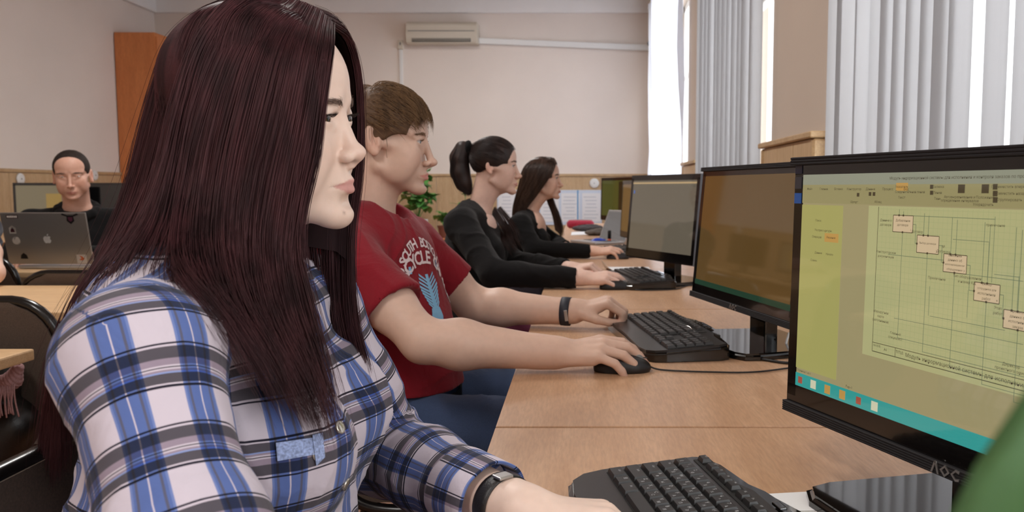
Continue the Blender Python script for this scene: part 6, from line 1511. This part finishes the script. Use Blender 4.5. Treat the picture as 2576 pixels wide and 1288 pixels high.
pouch('dark grey folded pouch in front of the red pencil case', 1478, 582, .24, .14, .05, (70, 66, 68)); pouch('grey-brown cloth bundle behind the small laptop', 1500, 592, .18, .12, .045, (104, 96, 90), .4)
# small silver laptop
lc = PZ(1500, 606, DZ); t = thing('laptop', 'small open silver laptop on the window desk', 'laptop', (.115, 5.06, DZ), math.atan2(-.86, .51))
M_alu = mat('laptop_aluminium', rgb(186, 186, 188), .35, metal=.6)
b_ = box('base', (0, 0, .009), (.30, .21, .014), M_alu, t, .004); box('key_area', (0, .03, .0078), (.26, .10, .0015), M_darkgrey, b_)
l_ = box('lid', (0, .148, .105), (.30, .008, .205), M_alu, t, .003); l_.rotation_euler = (-.40, 0, 0); box('screen', (0, -.0045, .0), (.28, .001, .18), emis('laptop_screen_grey', rgb(112, 108, 106), .55), l_)
t = thing('lipstick_tube', 'small black tube with an orange band standing on the far desk', 'tube', PZ(1533, 612, DZ))
bm = bmesh.new(); lathe(bm, [(.010, 0), (.011, .002), (.011, .028)], 14); link('band', bm_mesh(bm, 'band'), mat('orange_band', rgb(190, 90, 60), .5), t, smooth=True)
bm = bmesh.new(); lathe(bm, [(.011, .028), (.011, .075), (.009, .08)], 14); link('cap', bm_mesh(bm, 'cap'), M_blackpl, t, smooth=True)
t = thing('smartphone', 'dark phone lying beside the farthest keyboard', 'phone', PZ(1490, 626, DZ), .3)
box('body', (0, 0, .005), (.14, .07, .008), M_grey, t, .003); box('glass', (0, 0, .0095), (.13, .064, .001), M_gloss, t)
# pinned sheets on the back wall
a, b_ = P(1250, 478, YB - .03), P(1514, 566, YB - .03); w_, h_ = b_.x - a.x, a.z - b_.z
t = thing('notice_board', 'long pale blue notice board with white printed sheets low on the back wall', 'notice board', ((a.x + b_.x) / 2, YB - .025, b_.z))
M_pb = mat('pale_blue_board', rgb(206, 216, 230), .6); M_bl = mat('board_blue_strip', rgb(84, 150, 200), .6)
box('backing', (0, .005, h_ / 2), (w_, .012, h_), M_pb, t, .002)
for k in range(5):
    x = -w_ / 2 + (k + .5) * w_ / 5; s_ = box('sheet', (x, -.003, h_ * .5), (w_ / 5 - .03, .002, h_ * .82), M_paper, t); 
    bm = bmesh.new()
    for q in range(7): bx(bm, (random.uniform(-.02, .0), -.0014, h_ * (.30 - .1 * q)), ((w_ / 5 - .07) * random.uniform(.5, 1), .0006, .007))
    link('print', bm_mesh(bm, 'print'), mat('pale_print', rgb(186, 190, 198), .8), s_)['kind'] = 'stuff'
for x in (-.1, .27): box('divider', (x * w_, -.004, h_ * .5), (.014, .006, h_), M_bl, t)
# ------------------------------------------------------------------ plants
M_leafs = [mat('leaf_green_%d' % k, rgb(*c), .55, var=.25, vscale=30, sss=0) for k, c in enumerate(((98, 156, 72), (72, 128, 54), (132, 178, 100)))]
def leaf_mesh(L, W_, fold=.2, m=None, n_=6, droop=.25):
    bm = bmesh.new(); rows = []
    for i in range(n_ + 1):
        t = i / n_; w_ = W_ / 2 * (math.sin(PI * min(1, t * .92 + .06)) ** .8); z = -droop * L * t * t
        rows.append([bm.verts.new((L * t, s * w_, z + abs(s) * w_ * fold)) for s in (-1, 0, 1)])
    for A, B in zip(rows, rows[1:]):
        for k in range(2): bm.faces.new((A[k], A[k + 1], B[k + 1], B[k]))
    me = bm_mesh(bm, 'leaf'); me.materials.append(m); me.polygons.foreach_set('use_smooth', [True] * len(me.polygons)); return me
def pot(t, r, h, m):
    bm = bmesh.new(); lathe(bm, [(r * .72, 0), (r * .95, h * .85), (r * 1.06, h * .86), (r * 1.06, h), (r * .94, h), (r * .9, h * .9), (.01, h * .9)], 24); link('pot', bm_mesh(bm, 'pot'), m, t)
    bm = bmesh.new(); lathe(bm, [(r * .9, h * .88), (r * .88, h * .92), (.005, h * .93)], 20); link('soil', bm_mesh(bm, 'soil'), mat('potting_soil', rgb(50, 36, 28), .95, bump=.6, bscale=200), t)
def bush(label, loc, r, h, pm, R, H, N, L, W_, seed):
    t = thing('potted_plant', label, 'plant', loc, 0, 'potted plants at the back of the room'); pot(t, r, h, pm); rr = np.random.default_rng(seed); lm = [leaf_mesh(L, W_, .25, m) for m in M_leafs]
    ns = max(4, N // 12)
    for s in range(ns):
        a = 2 * PI * s / ns + rr.uniform(-.3, .3); top = np.array((math.cos(a) * R * rr.uniform(.25, 1), math.sin(a) * R * rr.uniform(.25, 1), h + H * rr.uniform(.45, 1))); p0 = np.array((0, 0, h * .9)); md = (p0 + top) / 2 + V3(0, 0, H * .15)
        path = [Vector((1 - u) ** 2 * p0 + 2 * u * (1 - u) * md + u * u * top) for u in np.linspace(0, 1, 7)]; tube('stem', path, .004, M_leafs[1], t, 5, 0)
        for k in range(N // ns):
            u = rr.uniform(.3, 1); p = Vector((1 - u) ** 2 * p0 + 2 * u * (1 - u) * md + u * u * top); o = bpy.data.objects.new('leaf', lm[int(rr.integers(0, 3))]); COL.objects.link(o); o.parent = t; o.location = p; o.rotation_euler = (rr.uniform(-.6, .6), rr.uniform(-.7, .5), rr.uniform(0, 6.28)); sc = rr.uniform(.7, 1.25); o.scale = (sc, sc, sc)
tb = P(1080, 600, 8.6); tz_ = .56
t = thing('plant_table', 'low orange wooden table carrying the potted plants by the back wall', 'table', (-1.62, 8.8, 0))
box('table_top', (0, 0, tz_ - .012), (1.0, .5, .024), M_ward, t, .003)
for sx in (-1, 1):
    for sy in (-1, 1): box('leg', (sx * .46, sy * .21, (tz_ - .024) / 2), (.045, .045, tz_ - .024), M_ward, t, .002)
bush('big leafy green plant in a white pot behind the young man', (P(1052, 560, 8.75).x, 8.75, tz_), .10, .20, M_plastic_w, .27, .54, 150, .11, .085, 21)
bush('small dark green plant in a brown clay pot by the back wall', (P(1116, 560, 8.75).x, 8.78, tz_), .07, .13, mat('clay_pot', rgb(110, 62, 46), .8), .11, .16, 44, .08, .06, 22)
bush('thin spiky plant standing behind the woman with a ponytail', (P(1168, 560, 8.9).x, 8.9, tz_), .06, .12, M_grey, .16, .46, 30, .11, .028, 23)
# large blade-leaved plant beside the camera; one leaf reaches into the picture
t = thing('potted_plant', 'blurred large green blade leaf in the bottom right corner, from a plant beside the camera', 'plant', (.235, .10, DZ)); pot(t, .065, .11, mat('clay_pot', rgb(110, 62, 46), .8))
def blade(path, wid, m):
    pts = [Vector(p) for p in resample([Vector(p) for p in path], 24)]; bm = bmesh.new(); rows = []; rl = Vector(root_loc(t))
    for i, p in enumerate(pts):
        u = i / (len(pts) - 1); tn = (pts[min(i + 1, len(pts) - 1)] - pts[max(i - 1, 0)]).normalized(); sd = tn.cross(Vector((0, -1, .25))).normalized(); w_ = wid * (math.sin(PI * (u * .86 + .12)) ** .7)
        nn = sd.cross(tn); rows.append([bm.verts.new(p + sd * w_ * s + nn * .25 * w_ * abs(s) - rl) for s in (-1, -.5, 0, .5, 1)])
    for A, B in zip(rows, rows[1:]):
        for k in range(4): bm.faces.new((A[k], A[k + 1], B[k + 1], B[k]))
    bmesh.ops.solidify(bm, geom=bm.faces[:], thickness=.0008); bmesh.ops.recalc_face_normals(bm, faces=bm.faces[:]); link('leaf', bm_mesh(bm, 'leaf'), m, t, smooth=True)
M_blade = mat('blade_leaf_green', rgb(88, 130, 80), .5, var=.2, vscale=40)
LEAFB = [P(2900, 820, .15), P(2770, 960, .145), P(2630, 1115, .14), P(2500, 1290, .14), P(2370, 1500, .14), P(2280, 1700, .14)]
blade([(.235, .10, .855), (.252, .12, 1.0), (.21, .15, 1.085)] + LEAFB, .019, M_blade)
for a_ in (-1.2, .2, 1.0): blade([(.235, .10, .855), (.235 + .05 * math.cos(a_), .10 + .05 * math.sin(a_) - .03, .95), (.25 + .12 * math.cos(a_), .06 + .1 * math.sin(a_) - .05, 1.0), (.27 + .16 * math.cos(a_), .04 + .14 * math.sin(a_) - .06, .97)], .012, M_blade)
# ------------------------------------------------------------------ chairs
M_seatb = mat('black_seat_fabric', rgb(30, 27, 27), .95, var=.2, vscale=300, bump=.3, bscale=600)
def make_chair(label, loc, rz, fab, zs=1.0):
    t = thing('chair', label, 'chair', loc, rz, 'tubular frame chairs'); t.scale = (1, 1, zs)
    bm = bmesh.new(); poly = rrect(.44, .45, .07, 6, .03, 0); prism(bm, poly, .445, .49); bmesh.ops.bevel(bm, geom=[e for e in bm.edges if abs(e.verts[0].co.z - e.verts[1].co.z) < 1e-5], offset=.014, segments=3, affect='EDGES'); link('seat', bm_mesh(bm, 'seat'), fab, t, smooth=False)
    bm = bmesh.new(); n_ = 14; pol = rrect(.44, .30, .10, 7, 0, 0)
    prism(bm, pol, -.014, .014); bmesh.ops.bevel(bm, geom=[e for e in bm.edges if abs(e.verts[0].co.z - e.verts[1].co.z) < 1e-5], offset=.008, segments=2, affect='EDGES')
    R = Matrix.Translation((-.225, 0, .69)) @ Matrix.Rotation(-.16, 4, 'Y') @ Matrix(((0, 0, 1, 0), (1, 0, 0, 0), (0, 1, 0, 0), (0, 0, 0, 1)))
    for v in bm.verts: v.co.z -= .35 * v.co.x ** 2 - .0
    bm.transform(R); bmesh.ops.recalc_face_normals(bm, faces=bm.faces[:]); link('backrest', bm_mesh(bm, 'backrest'), fab, t)
    # padded piping round the back
    pts = []
    for x, y in pol:
        pts.append(R @ Vector((x, y, -.35 * x * x)))
    bm = bmesh.new(); sweep(bm, pts, .0125, 8, True); bmesh.ops.recalc_face_normals(bm, faces=bm.faces[:]); link('back_frame', bm_mesh(bm, 'back_frame'), M_tube, t, smooth=True)
    for s in (-1, 1):
        y = s * .225
        tube('leg', [(-.19, y * .9, .60), (-.17, y, .52), (-.13, y, .455), (-.06, y, .43), (.10, y, .43), (.19, y, .42), (.225, y, .36), (.235, y, .2), (.25, y, .012)], .0125, M_tube, t)
        tube('leg', [(-.27, y, .012), (-.235, y, .2), (-.19, y, .36), (-.14, y, .405), (-.05, y, .415), (.08, y, .415)], .0125, M_tube, t)
    tube('cross_bar', [(.12, -.225, .428), (.12, .225, .428)], .011, M_tube, t, 8, 0); tube('cross_bar', [(-.15, -.225, .40), (-.15, .225, .40)], .011, M_tube, t, 8, 0)
    return t
ch0 = make_chair('brown fabric chair with a rounded back, nearest on the left, bag hung on it', (-1.385, 2.07, 0), PI / 2, M_chairfab)
def chair_at(label, loc, rz, zs=1.0):
    c_ = copy_tree(ch0); c_['label'] = label; c_.location = loc; c_.rotation_euler = (0, 0, rz); c_.scale = (1, 1, zs); return c_
chair_at('brown fabric chair under the person at the left edge', (-2.30, 3.27, 0), PI / 2)
chair_at('brown fabric chair with a low back right in front of the laptop table', (-1.75, 3.13, 0), PI / 2, .945)
chair_at('chair of the man behind the laptop', (-2.47, 4.12, 0), yaw5)
chair_at('chair of the woman in the plaid shirt', (-.25, .78, 0), 0)
chair_at('chair of the young man in the red shirt, black tube frame curving under his seat', (-.335, 1.86, 0), 0)
chair_at('chair of the woman with a ponytail', (-.46, 3.09, 0), 0); chair_at('chair of the long-haired woman', (-.34, 4.2, 0), 0)
# ------------------------------------------------------------------ classroom tables on the left
def table(label, x0, x1, y0, y1, feet):
    t = thing('classroom_table', label, 'table', ((x0 + x1) / 2, (y0 + y1) / 2, 0), 0, 'pale wooden classroom tables'); w_, d_ = x1 - x0, y1 - y0
    box('table_top', (0, 0, .738), (w_, d_, .024), M_desk_l, t, .004)
    for x in feet:
        x -= (x0 + x1) / 2; box('foot', (x, 0, .025), (.04, d_ * .96, .03), M_metal, t, .006); box('leg', (x, 0, .385), (.04, .05, .69), M_metal, t, .004)
    box('rail', (0, 0, .70), (w_ - .3, .03, .05), M_metal, t, .003)
table('pale wooden table whose corner juts in at the left edge, nearest the camera', -2.5, -1.152, 1.08, 1.712, (-2.35, -1.32))
table('pale wooden table between the two rows of brown chairs', -3.0, -1.25, 2.22, 2.845, (-2.85, -1.76))
table('pale wooden table under the silver laptop with stickers', -3.1, -1.55, 3.30, 3.80, (-2.95, -1.7))
# ------------------------------------------------------------------ laptop with stickers
LY = 3.43; bl, brr = P(60, 662, LY), P(238, 661, LY); LW_ = .345; c = P(148, 662, LY)
t = thing('laptop', 'silver laptop with a white apple logo and stickers on its lid', 'laptop', (c.x, LY, .75), 0.0)
M_lid = mat('laptop_lid_aluminium', rgb(150, 146, 142), .42, metal=.75, var=.04, vscale=8)
b_ = box('base', (0, .12, .0095), (LW_, .24, .015), M_alu, t, .005); box('key_area', (0, 0, .008), (.28, .10, .0015), M_darkgrey, b_)
ld = box('lid', (-.03, -.02, .130), (LW_ + .01, .007, .222), M_lid, t, .003); ld.rotation_euler = (math.radians(11), 0, 0)
def lidflat(name, polys, m, x, z, sc=1.0, par=None, y=-.0037):
    bm = bmesh.new()
    for pl_ in polys: bm.faces.new([bm.verts.new((px * sc, 0, pz * sc)) for px, pz in pl_])
    bmesh.ops.solidify(bm, geom=bm.faces[:], thickness=.0003); bmesh.ops.recalc_face_normals(bm, faces=bm.faces[:]); return link(name, bm_mesh(bm, name), m, par or ld, (x, y, z))
M_logo = mat('logo_white', rgb(232, 230, 228), .3)
apple = [(0, 7), (3, 8.6), (7, 8.4), (10, 6), (8.4, 4), (7.8, 1), (8.8, -2), (11, -4), (9.4, -8), (6.5, -11.6), (4, -12), (0, -11), (-4, -12), (-6.5, -11.6), (-9.6, -7.6), (-11.4, -2), (-11, 3), (-8.6, 7), (-5, 8.8), (-2, 8)]
lidflat('apple_logo', [apple], M_logo, .002, -.002, .00145); lidflat('apple_logo_leaf', [[(0, 9.6), (.6, 13), (4.4, 16), (4.6, 12.6), (2.6, 10.2)]], M_logo, .002, -.002, .00145)
M_stk = mat('sticker_maroon', rgb(74, 30, 40), .5); M_stw = mat('sticker_white', rgb(216, 208, 200), .5); M_std = mat('sticker_black', rgb(28, 24, 28), .5); M_sto = mat('sticker_orange', rgb(216, 110, 60), .5)
circ = [(math.cos(2 * PI * k / 20), math.sin(2 * PI * k / 20)) for k in range(20)]
s1 = lidflat('name_sticker', [[(-24, -7), (24, -7), (24, 7), (-24, 7)]], M_stk, -.128, .094, .001); bm = bmesh.new(); [bx(bm, (-.018 + .0072 * q, -.0006, 0), (.005, .0004, .008)) for q in range(6)]; link('sticker_text', bm_mesh(bm, 'st'), M_stw, s1)['kind'] = 'stuff'
s2 = lidflat('badge_sticker', [[(-14, -16), (14, -16), (14, 8), (0, 18), (-14, 8)]], M_stw, -.136, .038, .001); lidflat('badge_mark', [[(-9, -10), (9, -10), (7, 2), (0, 8), (-7, 2)]], M_stk, 0, 0, .001, s2, -.0004)
lidflat('round_sticker', [[(x * 18, z * 18) for x, z in circ]], mat('sticker_grey', rgb(176, 168, 160), .5), -.128, -.008, .001)
s3 = lidflat('winged_sticker', [[(-36, 14), (-14, 6), (-16, -12), (0, -26), (16, -12), (14, 6), (36, 14), (30, 20), (12, 12), (-12, 12), (-30, 20)]], M_std, .112, .088, .001); lidflat('winged_mark', [[(-10, 4), (10, 4), (8, -10), (0, -16), (-8, -10)]], mat('sticker_violet', rgb(110, 56, 78), .5), 0, 0, .001, s3, -.0004)
s4 = lidflat('butterfly_sticker', [[(-21, -19), (21, -19), (21, 19), (-21, 19)]], M_stw, .132, -.088, .001); lidflat('butterfly_mark', [[(-12, -6), (0, 0), (-8, 12), (4, 8), (12, -2), (2, -10)]], M_sto, 0, 3 * .001, .001, s4, -.0004)
lidflat('dark_sticker', [[(-16, -12), (16, -12), (12, 4), (0, 14), (-12, 4)]], M_std, -.108, -.075, .001)
# ------------------------------------------------------------------ monitors at the left wall
t = thing('side_desk', 'long wooden desk against the left wall under two dark monitors', 'desk', (-4.3, 6.6, 0))
box('desk_top', (0, 0, .738), (.9, 2.6, .024), M_desk_l, t, .003)
for s in (-1, 1): box('side_panel', (0, s * 1.25, .363), (.8, .02, .726), M_desk_l, t)
box('back_panel', (-.35, 0, .45), (.016, 2.4, .4), M_desk_l, t)
S_pic = emis('screen_picture_dim', rgb(116, 104, 80), .5); S_off = emis('screen_off', rgb(20, 20, 22), .1)
def lm(label, px, Y, rz, sm, flip):
    c = P(px, 500, Y); d = Vector((math.cos(rz), math.sin(rz), 0)); W0 = .40; fb = Vector((c.x, c.y, 0)) - d * W0 / 2; fb.z = P(px, 460, Y).z - .30
    return make_monitor(label, fb, d, W0, .30, sm, .03, rib=False, logo=False, group='dark monitors by the left wall')
m6, h6, s6 = lm('black-framed monitor with a dim picture, left of the man with the laptop', 112, 6.3, math.radians(28), S_pic, 0)
box('picture_patch', (.06, -.0023, -.02), (.10, .0004, .16), emis('screen_ochre_patch', rgb(150, 120, 60), .5), s6)
lm('dark monitor right behind the shoulder of the man with the laptop', 272, 6.9, math.radians(20), S_off, 0)
# ------------------------------------------------------------------ bag hung on the nearest chair, scarf
t = thing('handbag', 'black handbag with looped handles hung on the nearest brown chair', 'bag', (-1.37, 1.765, .47))
g = Sdf((-.25, -.10, -.03), (.25, .10, .32), .005); g.cap((-.12, 0, .06), (.10, 0, .06), .055, .055, .01, flat=((0, 0, 1), 1.1)); g.cap((-.10, 0, .20), (.10, 0, .20), .045, .045, .05, flat=((0, 0, 1), 1.2)); g.cap((-.14, 0, .10), (.13, 0, .10), .05, .05, .04)
v, q = g.mesh(1); v = v + normals(v, q) * (.004 * wob(v, 45, 8))[:, None]; me = np_mesh('bag_body', v, q); me.materials.append(mat('black_leather_bag', rgb(20, 20, 20), .38, bump=.25, bscale=260)); o = bpy.data.objects.new('bag_body', me); COL.objects.link(o); o.parent = t
for y in (-.02, .02):
    tube('handle', [(-.13, y, .22), (-.13, y, .30), (-.10, y - .01, .35), (-.06, y - .01, .365), (-.02, y - .01, .35), (.0, y, .30), (-.01, y, .235)], .008, mat('black_leather_bag', rgb(20, 20, 20), .38), t)
tube('seam', [(-.15, -.052, .17), (0, -.056, .175), (.14, -.052, .17)], .002, M_darkgrey, t)
t = thing('scarf', 'dusty pink knitted scarf end with tassels sticking out of the black handbag', 'scarf', (-1.215, 1.72, .672)); t.scale = (.66, .66, .66)
g = Sdf((-.10, -.06, -.05), (.08, .06, .09), .004); g.cap((-.06, 0, 0), (.01, 0, .012), .018, .026, .02); g.cap((.01, 0, .012), (.032, -.004, .052), .026, .018, .015); g.ell((.036, -.006, .074), (.009, .009, .02), None, .004, '-'); v, q = g.mesh(1); v = v + normals(v, q) * (.0018 * np.sin(v[:, 0] * 500 + v[:, 2] * 300))[:, None]
M_scarf = mat('dusty_pink_knit', rgb(176, 136, 136), .95, var=.2, vscale=200, bump=.5, bscale=500); me = np_mesh('knit', v, q); me.materials.append(M_scarf); o = bpy.data.objects.new('knit', me); COL.objects.link(o); o.parent = t
for k in range(14):
    a = k / 13; tube('tassel', [(-.04 + .07 * a, -.02, .005), (-.035 + .072 * a, -.032, -.02), (-.04 + .08 * a + random.uniform(-.006, .006), -.034, -.055), (-.04 + .08 * a + random.uniform(-.01, .01), -.034, -.085 - random.uniform(0, .02))], .0026, M_scarf, t, 5, 3)
